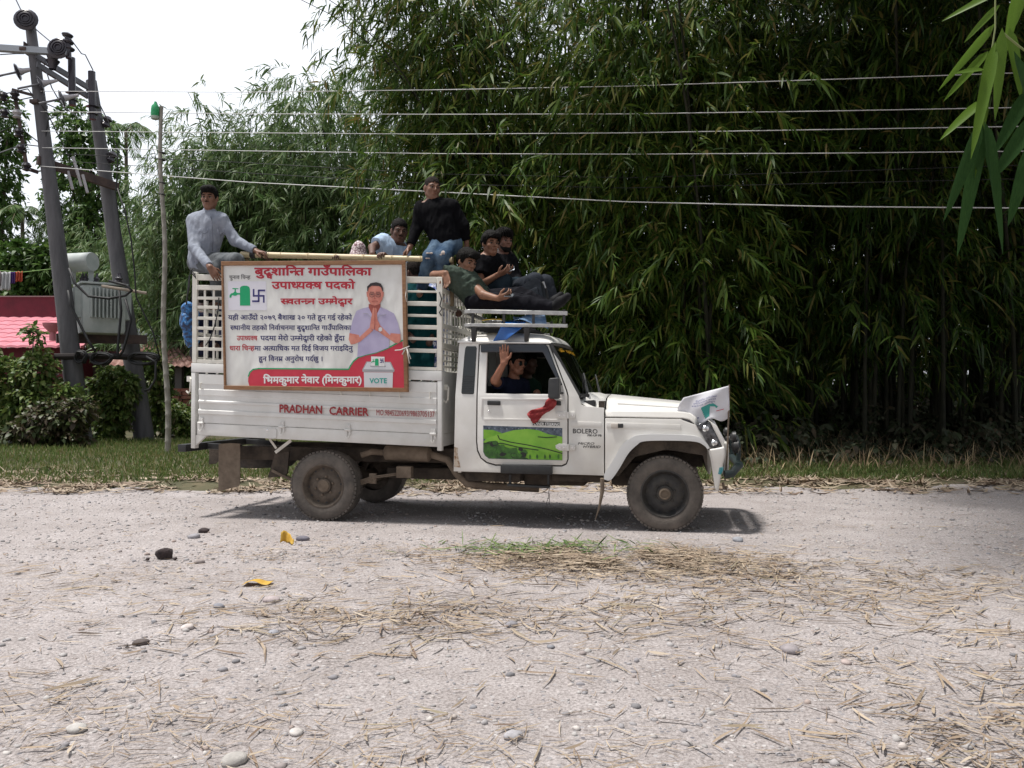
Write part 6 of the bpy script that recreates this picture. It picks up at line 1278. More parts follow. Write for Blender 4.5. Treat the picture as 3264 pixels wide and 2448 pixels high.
# transformer on its platform
TR = mat('transformer_grey', (.38, .42, .41), .5, (.47, .50, .49), 4); dT = 20.4
tl = WD(7, 590, 862, dT); tr = empty('transformer', tl, 'pale grey oil transformer with a drum on top, standing between the two poles', 'transformer', rz=R(38))
k = dT / FPX * .54237
H = 285 * k; a_ = .98; b_ = .90
m = MB().box((-a_ / 2, -b_ / 2, 0), (a_ / 2, b_ / 2, H)); m.build('tank', TR, tr, bevel=.12, seg=2)
MB().box((-a_ / 2 - .03, -b_ / 2 - .03, H), (a_ / 2 + .03, b_ / 2 + .03, H + .05)).build('lid', TR, tr, bevel=.01)
m = MB()
for i in range(8): m.box((-a_ / 2 + .16 + i * .085, -b_ / 2 - .14, H * .32), (-a_ / 2 + .19 + i * .085, -b_ / 2, H * .93))
m.build('radiator', TR, tr)
m = MB()
for i in range(8): m.box((a_ / 2, -b_ / 2 + .14 + i * .08, H * .32), (a_ / 2 + .14, -b_ / 2 + .17 + i * .08, H * .93))
m.build('radiator', TR, tr)
m = MB()
for i in range(8): m.box((-a_ / 2 - .14, -b_ / 2 + .14 + i * .08, H * .32), (-a_ / 2, -b_ / 2 + .17 + i * .08, H * .93))
m.build('radiator', TR, tr)
inv = Matrix.Translation(tl) @ Matrix.Rotation(R(38), 4, 'Z'); inv.invert()
d0 = inv @ WD(7, 385, 440, dT); d1 = inv @ WD(7, 545, 432, dT - .2); r_ = 55 * k
MB().lathe(d0, d1 - d0, [(.001, -.01), (r_ * .95, 0), (r_, .03), (r_, (d1 - d0).length - .03), (r_ * .97, (d1 - d0).length), (.001, (d1 - d0).length + .01)], 28).build('oil_drum', TR, tr, smooth=True)
for x in (430, 535): p = inv @ WD(7, x, 480, dT - .1); MB().bar(p, Vector((p.x, p.y, H + .04)), .12, .03).build('drum_bracket', TR, tr)
for x in (480, 500, 565, 690, 700): 
    p = inv @ WD(7, x, 545, dT - .2); MB().lathe(Vector((p.x, p.y, H + .04)), (.1, 0, 1), [(.05, 0), (.08, .05), (.05, .08), (.075, .13), (.04, .16), (.02, .26)], 10).build('bushing', PORC, tr, smooth=True)
m = MB(); b0 = WD(7, 330, 882, dA + .25); b1 = WD(7, 862, 890, dB - .25)
pf = MB().bar(b0, b1, .16, .22).build('platform_beam', IRONR); tag(pf, 'dark brown steel platform beam under the transformer', 'beam')
pf2 = MB().bar(WD(7, 330, 882, dA + .85), WD(7, 862, 890, dB + .35), .16, .22).build('platform_beam', IRONR); tag(pf2, 'rear steel beam under the transformer, half hidden behind the front beam', 'beam')
tag(MB().tube([WD(7, 320, 990, dA - .3), WD(7, 600, 985, dA), WD(7, 935, 1000, dB - .3)], .075, 8).build('wooden_beam', mat('tarred_wood', (.025, .02, .02), .9), smooth=True), 'blackened round beam lashed across both poles below the transformer', 'beam')
rg = random.Random(11)
for i, (pts, lab) in enumerate([([(405, 470), (440, 560), (520, 635), (640, 648), (740, 630), (775, 600), (740, 570), (640, 545)], 'thick black cable looping under the drum of the transformer'),
        ([(400, 600), (415, 690), (470, 800), (520, 900), (560, 960)], 'black cable running down beside the near pole'), ([(700, 600), (712, 720), (700, 850), (690, 960), (700, 1000)], 'black cable hanging straight down the transformer front'),
        ([(735, 650), (770, 770), (745, 880), (720, 960), (690, 1000)], 'black cable bowing out over the farther pole'), ([(860, 990), (915, 1020), (915, 1120), (880, 1180), (850, 1190)], 'black cable end curling beside the farther pole'),
        ([(690, 0), (735, 140), (770, 300), (790, 480), (800, 640), (900, 850), (940, 1000)], 'thin black cable trailing down right of the farther pole')]):
    tag(MB().tube([WD(7, x, y, dA - .35) for x, y in pts], .03 if i != 5 else .018, 7).build('cable', CABLE, smooth='all'), lab, 'cable', 'loose cables around the transformer')
for i in range(3):
    c = WD(7, [470, 590, 840][i], [990, 1000, 1000][i], dA - .3); t = np.linspace(0, 19 + 3 * i, 60)
    tag(MB().tube([c + Vector((.16 * (i + 1) * .7 * math.cos(q) + .02 * math.sin(3 * q), -.05 + .01 * q, .13 * math.sin(q) + .02 * math.cos(2.3 * q))) for q in t], .022, 5).build('cable_coil', CABLE, smooth='all'),
        ['cable coil wrapped round the beam at the near pole', 'cable coil in the middle of the blackened beam', 'cable coil at the right end of the blackened beam'][i], 'cable coil', 'loose cables around the transformer')
p0 = WD(7, 600, 575, dA - .2); tag(MB().tube([p0, WD(7, 735, 597, dA - .3), WD(7, 862, 617, dA - .3)], .035, 7).build('bamboo_stick', mat('dry_stick', (.3, .25, .2), .8), smooth=True), 'dry stick jutting right over the top of the transformer', 'stick')
# the line wires: from the poles across the picture
def wire(pts, r, mt, lab, name='power_line', grp='bright overhead wires'):
    P = []
    for (x, y), d in pts: P.append(WD(0, x, y, d))
    Q = []
    for a, b in zip(P, P[1:]): Q += [a.lerp(b, t) for t in (0, .25, .5, .75)]
    Q.append(P[-1]); tag(MB().tube(Q, r, 6, cap=False).build(name, mt, smooth='all'), lab, 'overhead wire', grp)
def dep(x): X0, Y0, X1, Y1 = -10.6, 19.4, 7.6, 12.2; f = (x - 1106) / 1805; s = (Y1 - Y0) / (X1 - X0); return (Y0 - s * X0) / (1 - s * f)
for i, (ys, lab) in enumerate([((197, 199, 194, 186, 172, 155), 'topmost of the bright wires crossing the bamboo'), ((241, 246, 247, 246, 240, 231), 'second bright wire from the top'), ((283, 287, 290, 287, 280, 272), 'third bright wire from the top'),
        ((319, 326, 332, 333, 331, 326), 'fourth bright wire from the top'), ((359, 394, 415, 436, 446, 450), 'lowest bright wire, sloping down past the head of the man in black')]):
    wire([((x, y), dep(x)) for x, y in zip((88, 540, 950, 1355, 1780, 2260), ys)], .0072 if i < 4 else .009, WIRE, lab)
for i, (ys, lab) in enumerate([((330, 352, 376, 384, 371, 355), 'upper of the thin black wires'), ((345, 374, 398, 406, 396, 385), 'lower of the thin black wires')]):
    wire([((x, y), dep(x) + .25) for x, y in zip((88, 540, 950, 1355, 1780, 2260), ys)], .006, CABLE, lab, grp='thin black overhead wires')
for i, (pts, lab) in enumerate([([(30, -10), (55, 42), (85, 70), (126, 104)], 'wire dropping from the upper left corner to the round insulators'), ([(153, 85), (176, 116), (184, 118), (201, 152)], 'thin wire hanging from the stacked insulator to the second pole'),
        ([(-20, 171), (26, 158), (40, 152)], 'wire leaving the tilted insulator to the left'), ([(0, 118), (35, 116), (52, 116)], 'black wire along the top crossarm'), ([(0, 205), (60, 192), (100, 240), (130, 300), (150, 340)], 'slack black wire between crossarm and beam'),
        ([(0, 225), (70, 210), (135, 240), (104, 260), (98, 300)], 'slack wire curling at the near pole'), ([(0, 330), (50, 312), (105, 318)], 'wire reaching the near pole from the left'), ([(215, 225), (235, 265), (255, 330), (250, 420), (262, 520)], 'wire dropping beside the farther pole'),
        ([(0, 285), (30, 272), (55, 285), (100, 320)], 'wire looping at the left rod'), ([(95, 140), (112, 190), (135, 230), (165, 250)], 'guy wire slanting between the poles')]):
    tag(MB().tube([WD(0, x, y, dA - .1) for x, y in pts], .014, 5, cap=False).build('pole_wire', CABLE if i % 3 else IRON, smooth='all'), lab, 'wire', 'wires strung about the poles')
# bamboo post with a bottle
bp = GR(0, 362, 978, .07); dP = bp.y; bamp = empty('bamboo_post', bp, 'thin pale bamboo post standing in the grass left of the truck', 'bamboo post')
m = MB(); a = WD(0, 362, 985, dP) - bp; b = WD(0, 347, 235, dP) - bp; pts = []; rs = []
for i in range(27):
    t = i / 26; r = .058 - .022 * t; p = a.lerp(b, t) + Vector((.03 * math.sin(i * .5), 0, 0)); pts += [p, p + Vector((0, 0, .02)), p + Vector((0, 0, .05))]; rs += [r, r * 1.14, r]
m.tube(pts, rs, 10); m.build('culm', mat('old_bamboo', (.22, .205, .18), .7, (.33, .31, .275), 4, stretch=(6, 6, 1)), bamp, smooth=True)
MB().tube([WD(0, 347, 250, dP) - bp, WD(0, 336, 222, dP) - bp], .03, 8).build('bracket', BLK, bamp)
m = MB()
for y in (330, 345, 395, 420): p = WD(0, 350, y, dP) - bp; m.lathe(p, (.2, 0, 1), [(.066, -.015), (.075, 0), (.066, .015)], 10)
m.build('wrapped_cord', CABLE, bamp)
bt = WD(0, 335, 238, dP - .05); bo = empty('plastic_bottle', bt, 'green plastic bottle hanging from the top of the bamboo post', 'bottle')
MB().lathe((0, 0, 0), (.05, 0, 1), [(.001, -.17), (.07, -.165), (.078, -.10), (.078, .02), (.07, .08), (.03, .13), (.022, .17), (.001, .175)], 16).build('bottle_body', mat('green_plastic', (.03, .42, .16), .25, (.12, .5, .26), 20, trans=.4), bo, smooth=True)
MB().lathe((0, 0, -.15), (0, 0, 1), [(.001, -.035), (.07, -.03), (.08, 0), (.079, .03)], 16).build('bottle_base', mat('milky_plastic', (.6, .65, .6), .3, trans=.4), bo, smooth=True)
# ------------------------------------------------------------------ house and shed
PINK = mat('pink_roof_tile', (.62, .22, .27), .75, (.50, .16, .20), 3, extra=None); MAR = mat('maroon_wall', (.17, .016, .035), .7, (.11, .012, .025), 2)
hs = empty('house', (-15.6, 27, 0), 'house with a pink tiled roof and a maroon upper wall at the left edge', 'house')
m = MB().box((-4, .5, -.1), (1.45, 6, 2.75)); m.build('wall', MAR, hs)
m = MB().box((-4, 2.2, 3.7), (1.3, 2.4, 4.62)); m.build('parapet', MAR, hs); MB().box((-4, 2.15, 4.62), (1.34, 2.45, 4.66)).build('coping', mat('grey_coping', (.3, .22, .22), .8), hs)
m = MB(); n = 7
for i in range(n):
    z0 = 2.72 + i * (1.14 / n); y0 = -.15 + i * (2.3 / n); x1 = 1.75 - .03 * i
    rows = [[], [], []]
    for j in range(57):
        x = -4 + (x1 + 4) * j / 56; w = .03 * abs(math.sin(j * math.pi / 4)); rows[0].append((x, y0 - .02, z0 - .015 + w)); rows[1].append((x, y0, z0 + .05 + w)); rows[2].append((x, y0 + 2.3 / n + .04, z0 + 1.14 / n + .03 + w))
    m.sheet(rows)
m.build('tile_roof', PINK, hs, solid=.03)
MB().bar((1.72, -.1, 2.75), (1.5, 2.15, 3.9), .14, .1).build('roof_edge', PINK, hs)
MB().box((-3, .42, 1.0), (-1.8, .5, 2.1)).build('window', BLK, hs)
fin = empty('roof_finial', WD(7, 310, 830, 26.6), 'pink roof finial like a funnel on the lower roof edge', 'finial')
MB().lathe((0, 0, 0), (0, 0, 1), [(.1, -.35), (.1, -.1), (.28, .1), (.3, .2), (.001, .22)], 14).build('funnel', PINK, fin, smooth=True)
TIN = mat('rusty_tin', (.17, .07, .055), .85, (.30, .18, .15), 2.2, ramp=(.42, .6), stretch=(3, 1, 1)); TING = mat('grey_tin', (.30, .33, .37), .6, (.38, .40, .44), 4)
sh = empty('shed', (-11.2, 26, 0), 'low open shed with a rusty tin roof left of the truck', 'shed')
def tinroof(P, name, mt):
    a, b, c, d = [Vector(p) - Vector((-11.2, 26, 0)) for p in P]; rows = []
    for i in range(2):
        row = []
        for j in range(61): s = j / 60; p = (a.lerp(b, s)) if i == 0 else (d.lerp(c, s)); row.append(p + Vector((0, 0, .025 * math.sin(j * 1.57))))
        rows.append(row)
    MB().sheet(rows).build(name, mt, sh, solid=.012)
tinroof([WD(7, 640, 1040, 24.4), WD(7, 1290, 1052, 24.4), WD(7, 1100, 902, 27.5), WD(7, 760, 895, 27.5)], 'tin_roof', TIN)
tinroof([WD(7, 780, 905, 27.6), WD(7, 1010, 915, 27.6), WD(7, 930, 860, 29.5), WD(7, 790, 812, 29.5)], 'grey_roof', TING)
for x, w in ((875, .14), (1055, .2), (1200, .16)):
    p = WD(7, x, 1050, 24.8) - sh.location; MB().box((p.x - w / 2, p.y - w / 2, -.1), (p.x + w / 2, p.y + w / 2, p.z - .02)).build('post', mat('grey_timber', (.12, .11, .11), .9), sh)
MB().box((-3.4, 2.2, 0), (2.6, 2.3, 2.6)).build('back_wall', mat('dark_wall', (.05, .03, .03), .9), sh)
bk = MB(); rg = random.Random(3); c = WD(7, 1098, 1370, 23.6)
for i in range(9):
    for j in range(5):
        x = c.x - .42 + j * .22 + (i % 2) * .06 + rg.uniform(-.02, .02); z = c.z + i * .105; bk.box((x, c.y + rg.uniform(-.04, .04), z), (x + .2, c.y + .35, z + .09))
tag(bk.build('brick_stack', mat('stack_brick', (.2, .075, .05), .9, (.28, .13, .10), 6)), 'rough stack of red bricks beside the shed post', 'brick stack')
fe = empty('picket_fence', WD(7, 1065, 1418, 22.8), 'low white fence of short pales below the brick stack', 'fence'); q = fe.location
m = MB().box((-.75, -.02, .1), (.8, .0, .16)).box((-.75, -.02, .3), (.8, .0, .36))
m.build('rail', mat('white_wood', (.55, .55, .55), .7), fe); m = MB()
for i in range(13): m.box((-.74 + i * .12, -.05, -.3), (-.67 + i * .12, -.022, .42))
m.build('pales', mat('white_wood', (.5, .5, .5)), fe)
cl0 = WD(7, -40, 482, 26); cl1 = WD(7, 305, 474, 26)
tag(MB().tube([cl0, cl0.lerp(cl1, .5) - Vector((0, 0, .08)), cl1], .012, 5).build('clothes_line', mat('green_cord', (.2, .35, .1), .7)), 'green cord strung above the maroon wall', 'clothes line')
for x0, x1, y0, y1, c, lab in ((2, 62, 492, 598, (.5, .5, .52), 'white towel hanging on the clothes line'), (58, 88, 492, 560, (.10, .045, .22), 'purple cloth hanging on the clothes line'), (90, 132, 490, 548, (.5, .09, .05), 'orange red shirt hanging on the clothes line'), (-40, 4, 490, 575, (.25, .2, .2), 'dull cloth at the picture edge of the clothes line')):
    rows = []
    for i in range(9):
        t = i / 8; rows.append([WD(7, x0 + (x1 - x0) * j / 10, y0 + (y1 - y0) * t + 3 * math.sin(j * 1.1), 26 + .05 * math.sin(j * 1.7 + t * 2)) for j in range(11)])
    tag(MB().sheet(rows).build('hanging_cloth', mat('cloth_' + lab.split()[0], c, .9), smooth='all', solid=.01), lab, 'laundry', 'laundry on the clothes line')
# ------------------------------------------------------------------ broad-leaved trees, palms, shrubs
def blobs(B, n, rg):
    B = np.array(B, float); w = (B[:, 3] * B[:, 4] * B[:, 5]) ** .8; k = rg.choice(len(B), n, p=w / w.sum()); d = unit(rg.normal(size=(n, 3))); r = rg.uniform(.25, 1, (n, 1)) ** .45
    lump = 1 + .22 * nz3(d * 1.0 + B[k, :3] * .37, .6, 5, 2)[:, None]
    return B[k, :3] + d * r * lump * B[k, 3:6], d
def greenery(name, loc, B, n, label, cat, seed, leaf, ll, lw, trunk=None, group=None, nl=9, tl=(.2, .45), hang=.3, droop=.2):
    rg = np.random.default_rng(seed); root = empty(name, loc, label, cat, group); P, d = blobs(B, n, rg)
    P = P[P[:, 2] > .05]; d = d[:len(P)]
    link('crown' if trunk else 'foliage', mesh_np(name, *merge([sprays(P, unit(d + rg.normal(0, .5, d.shape)), rg, nl=nl, tl=tl, ll=ll, lw=lw, hang=hang, droop=droop)])), leaf, root)
    m = MB(); rr = random.Random(seed)
    if trunk:
        h, r = trunk; base = Vector((0, 0, -.1)); top = Vector((rr.uniform(-.3, .3), 0, h)); m.tube([base, base.lerp(top, .5) + Vector((.12, 0, 0)), top], [r, r * .75, r * .5], 9); m.build('trunk', BARK, root, smooth='all')
    else: top = Vector((0, 0, .05)); r = .05; h = .1
    m = MB()
    for b in B[:10]:
        c = Vector(b[:3]); s = Vector((0, 0, 0)).lerp(top, rr.uniform(.5, 1)); m.tube([s, s.lerp(c, .5) + Vector((0, 0, .2)), c, c + Vector((rr.uniform(-.4, .4), 0, b[5] * .6))], [r * .5, r * .35, r * .22, r * .08], 6)
    m.build('limbs' if trunk else 'stems', BARK, root, smooth='all'); return root
def at(x, y, d): p = WD(0, x, y, d); return p
o = at(190, 930, 34); 
def rel(o, x, y, rx, rz, d, ry=None): p = WD(0, x, y, d); k = d / 1805; return (p.x - o.x, p.y - o.y, p.z - o.z, rx * k, (ry or rx) * k, rz * k)
greenery('broadleaf_tree', o, [rel(o, x, y, a, b, 34) for x, y, a, b in ((165, 260, 38, 45), (200, 300, 50, 50), (150, 345, 40, 45), (215, 390, 55, 60), (150, 440, 45, 60), (215, 490, 50, 60), (165, 560, 50, 60), (240, 580, 40, 60))], 1500, 'broad-leaved tree between and behind the two power poles', 'tree', 41, BROAD, (.14, .26), .42, (6, .18))
o = at(-10, 930, 35)
greenery('broadleaf_tree', o, [rel(o, x, y, a, b, 35) for x, y, a, b in ((-10, 250, 45, 50), (15, 300, 32, 45), (-15, 360, 45, 60), (10, 420, 28, 50), (-20, 470, 40, 60))], 800, 'dark tree cut by the left edge above the house', 'tree', 42, BROAD, (.14, .26), .42, (6, .18))
o = at(40, 900, 33)
greenery('broadleaf_tree', o, [rel(o, x, y, a, b, 33) for x, y, a, b in ((45, 560, 34, 34), (20, 590, 30, 30), (75, 590, 30, 34), (100, 560, 24, 40), (60, 620, 40, 25))], 420, 'low tree with large leaves above the clothes line', 'tree', 43, BROAD, (.2, .36), .5, (3, .12))
def palm(loc, h, n, L, label, seed):
    rg = np.random.default_rng(seed); root = empty('areca_palm', loc, label, 'palm', 'areca palms'); MB().tube([(0, 0, -.2), (.1, 0, h * .5), (0, 0, h)], [.11, .09, .07], 9).build('trunk', BARK, root, smooth='all')
    for k in range(n):
        a = k * 2.4 + rg.uniform(-.2, .2); el = rg.uniform(.2, 1.1); d = np.array([math.cos(a) * math.cos(el), math.sin(a) * math.cos(el), math.sin(el)]); t = np.linspace(0, 1, 34); l = L * rg.uniform(.8, 1.1)
        p = np.array([0, 0, h]) + d * (t * l)[:, None] + np.array([0, 0, -1.0]) * (t ** 2 * l * .75)[:, None]; sd = unit(np.cross(d, [0, 0, 1.0]))
        fw = unit(np.gradient(p, axis=0)); P = np.concatenate([p[3:], p[3:]]); S = np.concatenate([np.tile(sd, (31, 1)), -np.tile(sd, (31, 1))]); F_ = np.concatenate([fw[3:]] * 2)
        V, T3, Q = leaves_geo(P, unit(S * .8 + F_ * .75 + np.array([0, 0, -.25]) + rg.normal(0, .08, P.shape)), np.tile(.5 * np.sin(np.clip(t[3:], .06, 1) * 2.9) * l / 1.8 + .1, 2), np.full(62, .045), np.tile([0, 0, 1.0], (62, 1)) + rg.normal(0, .2, (62, 3)), .3)
        o = link('frond', mesh_np('frond', V, [T3, Q]), BROAD, root); MB().tube([tuple(q) for q in p[::3]], .012, 5, cap=False).build('rib', TWIG, o)
palm(Vector((at(48, 470, 34).x, 34, 0)), at(48, 462, 34).z, 12, 1.6, 'small areca palm with feathery fronds above the laundry', 51)
palm(Vector((at(272, 290, 36).x, 36, 0)), at(272, 282, 36).z, 12, 1.7, 'areca palm whose fronds show right of the farther pole', 52)
SHR = leafmat('shrub_leaf', [(.05, .09, .022), (.08, .14, .03), (.12, .18, .04), (.17, .22, .055), (.06, .105, .025), (.16, .13, .05)], .3)
SHD = leafmat('reddish_shrub_leaf', [(.03, .05, .015), (.06, .085, .025), (.07, .05, .03), (.05, .04, .025), (.09, .11, .03)], .25)
def gs(x, y, d): return Vector((WD(0, x, y, d).x, d, .05))
S_ = 'shrubs around the pole feet'
for i, (x, d, bl, n, lab, lf) in enumerate([
    (60, 19.0, ((15, 815, 60, 50), (80, 800, 45, 60), (135, 860, 45, 45), (60, 870, 70, 50), (-10, 870, 60, 60), (130, 905, 55, 45), (72, 735, 20, 45), (40, 925, 60, 35)), 1250, 'large leafy shrub filling the lower left corner beside the near pole', SHR),
    (120, 18.2, ((110, 905, 60, 45), (60, 930, 60, 32), (150, 935, 40, 30), (170, 880, 30, 30)), 620, 'low reddish shrub in front of the large leafy one', SHD),
    (232, 20.8, ((225, 835, 28, 55), (250, 880, 30, 50), (235, 920, 32, 40), (270, 830, 26, 40)), 560, 'shrub growing between the two power poles', SHR),
    (345, 22.4, ((340, 800, 24, 30), (345, 850, 22, 35), (350, 900, 24, 35), (325, 780, 20, 25)), 380, 'shrub behind the bamboo post', SHR),
    (385, 22.0, ((385, 890, 24, 30), (400, 920, 24, 20)), 160, 'small bush by the white fence', SHR),
    (-30, 20.5, ((-40, 800, 60, 80), (-40, 900, 60, 60)), 450, 'tall shrub just at the left picture edge', SHR)]):
    o = gs(x, 950, d); greenery('shrub', o, [rel(o, a, b, c * .62, e * .62, d) for a, b, c, e in bl], n, lab, 'shrub', 60 + i, lf, (.09, .17), .55, group=S_, tl=(.12, .3), nl=8)
# ------------------------------------------------------------------ grass, undergrowth, fallen leaves, stones
def blades(P, h, w, rg, lean=.5):
    n = len(P); a = rg.uniform(0, 6.283, n); D = np.stack([np.cos(a) * lean * rg.uniform(0, 1.2, n), np.sin(a) * lean * rg.uniform(0, 1.2, n), np.ones(n)], 1); Nn = np.stack([np.sin(a), np.cos(a), rg.uniform(-.2, .2, n)], 1)
    V, T, Q = leaves_geo(P, D, h, w, Nn, .25); return V, [T, Q]
def patch(n, x0, x1, y0, y1, rg, f=None):
    x = rg.uniform(x0, x1, n); y = rg.uniform(y0, y1, n); ok = y > roadedge(x) + .1
    if f is not None: ok &= f(x, y)
    x = x[ok]; y = y[ok]; return np.stack([x, y, vergez(x, y) - .02], 1)
GRASS = mat('grass_blade', (.05, .10, .015), .6, island=[(.05, .095, .016), (.08, .14, .024), (.11, .175, .035), (.15, .19, .055), (.24, .20, .09), (.07, .12, .02)], trans=.3)
rg = np.random.default_rng(90)
P = patch(60000, -16, -1.0, 11.3, 21, rg, lambda x, y: nz3(np.stack([x, y, 0 * x], -1), .35, 12, 2) + np.clip((y - 11.9) / 1.2, -1, 1) > -.25)
kind(link('grass', mesh_np('grass', *blades(P, rg.uniform(.05, .17, len(P)) * rg.uniform(.7, 1.4, len(P)), rg.uniform(.008, .016, len(P)), rg)), GRASS), 'stuff')
P = patch(42000, 2.0, 15, 11.6, 15.5, rg, lambda x, y: nz3(np.stack([x, y, 0 * x], -1), .5, 13, 3) + np.clip((y - 11.9) / .8, -1, 1) > .0)
kind(link('grass', mesh_np('grass', *blades(P, rg.uniform(.06, .2, len(P)), rg.uniform(.008, .016, len(P)), rg, .7)), GRASS), 'stuff')
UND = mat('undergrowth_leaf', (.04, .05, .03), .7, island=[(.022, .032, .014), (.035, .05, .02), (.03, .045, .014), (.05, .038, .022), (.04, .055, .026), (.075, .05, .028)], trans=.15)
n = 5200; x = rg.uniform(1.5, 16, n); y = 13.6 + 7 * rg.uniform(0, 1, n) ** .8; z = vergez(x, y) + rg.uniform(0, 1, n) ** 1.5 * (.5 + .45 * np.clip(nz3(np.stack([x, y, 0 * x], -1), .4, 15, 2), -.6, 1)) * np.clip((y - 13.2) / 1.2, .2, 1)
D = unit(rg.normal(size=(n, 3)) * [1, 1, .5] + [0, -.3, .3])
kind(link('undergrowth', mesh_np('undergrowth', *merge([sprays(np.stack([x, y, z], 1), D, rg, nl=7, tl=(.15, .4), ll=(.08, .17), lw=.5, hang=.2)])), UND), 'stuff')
DRY = mat('dry_grass', (.3, .22, .12), .8, island=[(.22, .15, .08), (.34, .26, .15), (.16, .10, .06), (.42, .34, .2)])
P = patch(2600, 2, 16, 12.8, 16.5, rg); kind(link('dry_grass', mesh_np('dry_grass', *blades(P, rg.uniform(.15, .6, len(P)), rg.uniform(.008, .02, len(P)), rg, .8)), DRY), 'stuff')
# fallen bamboo leaves and sheaths, thick along the verge, in drifts on the road
def density(x, y):
    P = np.stack([x, y, 0 * x], -1); d = .10 + .55 * np.clip(nz3(P, .38, 21, 2) + .5 * nz3(P * [.5, 1.6, 1], .5, 22, 2) - .1, 0, 1)
    e = roadedge(x); d = np.maximum(d * np.where((y > 6.9) & (y < 10.2), .16, 1), 1.9 * np.exp(-((y - e - .25 - .5 * nz3(P, .3, 27, 2)) / .8) ** 2) * np.clip(.55 + .9 * nz3(P, .55, 23, 3), .06, 1))
    d = np.maximum(d, 2.6 * np.exp(-((x - .75) / .75) ** 2 - ((y - 6.35) / .42) ** 2)); d = np.maximum(d, .45 * np.exp(-((x - 2.6) / 2.2) ** 2 - ((y - 5.6) / .5) ** 2))
    d = np.maximum(d, .5 * np.exp(-((x + .4) / 1.1) ** 2 - ((y - 4.5) / .35) ** 2)); d = np.maximum(d, 1.2 * np.exp(-((x - 1.9) / .7) ** 2 - ((y - 2.9) / .4) ** 2))
    d = np.maximum(d, 1.3 * np.exp(-((x + 1.2) / 1.4) ** 2 - ((y - 6.55) / .3) ** 2) * (nz3(P, 1.1, 25, 2) > -.1))
    return d
def zat(x, y): return np.where(y < roadedge(x) + .35, roadz(x, y), vergez(x, y) - .012)
def litter(name, n, ymin, ymax, L, w, seed, mt, boost=1.0, curl=.35, spot=None):
    rg = np.random.default_rng(seed); y = ymin + (ymax - ymin) * rg.uniform(0, 1, n); x = rg.uniform(-1, 1, n) * (y * .66 + .6); ok = rg.uniform(0, 2.2, n) < density(x, y) * boost
    if spot: x = rg.normal(spot[0], spot[2], n); y = rg.normal(spot[1], spot[3], n); ok = nz3(np.stack([x, y, 0 * x], -1), .8, seed, 2) > -.45
    x = x[ok]; y = y[ok]; n = len(x)
    a = rg.normal(0, .75, n) + np.where(rg.uniform(0, 1, n) < .25, 1.57, 0.15); LL = rg.uniform(*L, n) * rg.uniform(.6, 1.3, n); ww = rg.uniform(*w, n)
    t = np.array([-.5, -.2, .15, .5]); prof = np.array([.35, 1, .85, .12]); bend = rg.normal(0, .16, n); up = np.abs(rg.normal(0, curl, n)) * LL * .28; tilt = rg.normal(0, .35, n)
    cx = x[:, None] + LL[:, None] * t * np.cos(a)[:, None] - LL[:, None] * bend[:, None] * (t ** 2) * np.sin(a)[:, None]; cy = y[:, None] + LL[:, None] * t * np.sin(a)[:, None] + LL[:, None] * bend[:, None] * (t ** 2) * np.cos(a)[:, None]
    sx = -np.sin(a)[:, None] * ww[:, None] * .5 * prof; sy = np.cos(a)[:, None] * ww[:, None] * .5 * prof; z = zat(x, y)[:, None] + .006 + rg.uniform(0, .02, n)[:, None] * np.clip(density(x, y), .2, 1.5)[:, None] + up[:, None] * (t ** 2) * 4 * rg.uniform(.2, 1, (n, 1)); dz = ww[:, None] * .5 * prof * tilt[:, None]
    A = np.stack([cx - sx, cy - sy, z - dz + .004], -1); B = np.stack([cx + sx, cy + sy, z + dz + .004], -1); V = np.stack([A, B], 2).reshape(-1, 3); i = np.arange(n)[:, None] * 8
    return kind(link(name, mesh_np(name, V, np.concatenate([i + [[2 * k, 2 * k + 1, 2 * k + 3, 2 * k + 2]] for k in range(3)])), mt), 'stuff')
LIT = mat('fallen_leaf', (.4, .3, .17), .8, island=[(.17, .12, .085), (.28, .21, .15), (.38, .31, .23), (.22, .165, .115), (.44, .37, .29), (.13, .085, .06), (.31, .235, .165), (.21, .18, .12)])
STRAW = mat('straw', (.45, .35, .2), .8, island=[(.25, .185, .125), (.36, .28, .20), (.18, .125, .085), (.44, .36, .27), (.14, .095, .065)])
litter('fallen_leaves', 15000, 2.2, 13.2, (.07, .2), (.005, .013), 31, LIT, .8, .12)
litter('straw', 50000, 2.0, 8.0, (.04, .15), (.0025, .0055), 32, STRAW, 1.0, .1)
litter('fallen_leaves', 26000, 10.3, 13.6, (.14, .32), (.018, .04), 33, LIT, .9, .6)
for i, q in enumerate(((.7, 6.25, .60, .28, 2500), (1.5, 5.9, .7, .26, 800), (2.6, 5.3, 1.2, .45, 550), (1.0, 5.0, 1.0, .4, 500), (2.1, 2.9, .5, .3, 420), (-.6, 4.6, .8, .3, 700), (3.4, 4.3, 1.0, .5, 800))):
    litter('straw_pile', q[4], 2, 8, (.08, .26), (.005, .013), 340 + i, LIT if i % 2 else STRAW, 1, .16, spot=q)
GRN = mat('cut_green', (.06, .12, .02), .6, island=[(.04, .08, .015), (.09, .15, .03), (.14, .18, .06)])
rg = np.random.default_rng(35); n = 420; x = rg.normal(.25, .40, n); y = rg.normal(6.62, .17, n); P = np.stack([x, y, roadz(x, y) + .02], 1)
V, T, Q = leaves_geo(P, unit(np.stack([rg.normal(size=n), rg.normal(size=n), rg.uniform(0, .3, n)], 1)), rg.uniform(.08, .2, n), rg.uniform(.006, .016, n), np.tile([0, 0, 1.0], (n, 1)) + rg.normal(0, .4, (n, 3)), .1)
kind(link('cut_grass', mesh_np('cut_grass', V, [T, Q]), GRN), 'stuff')
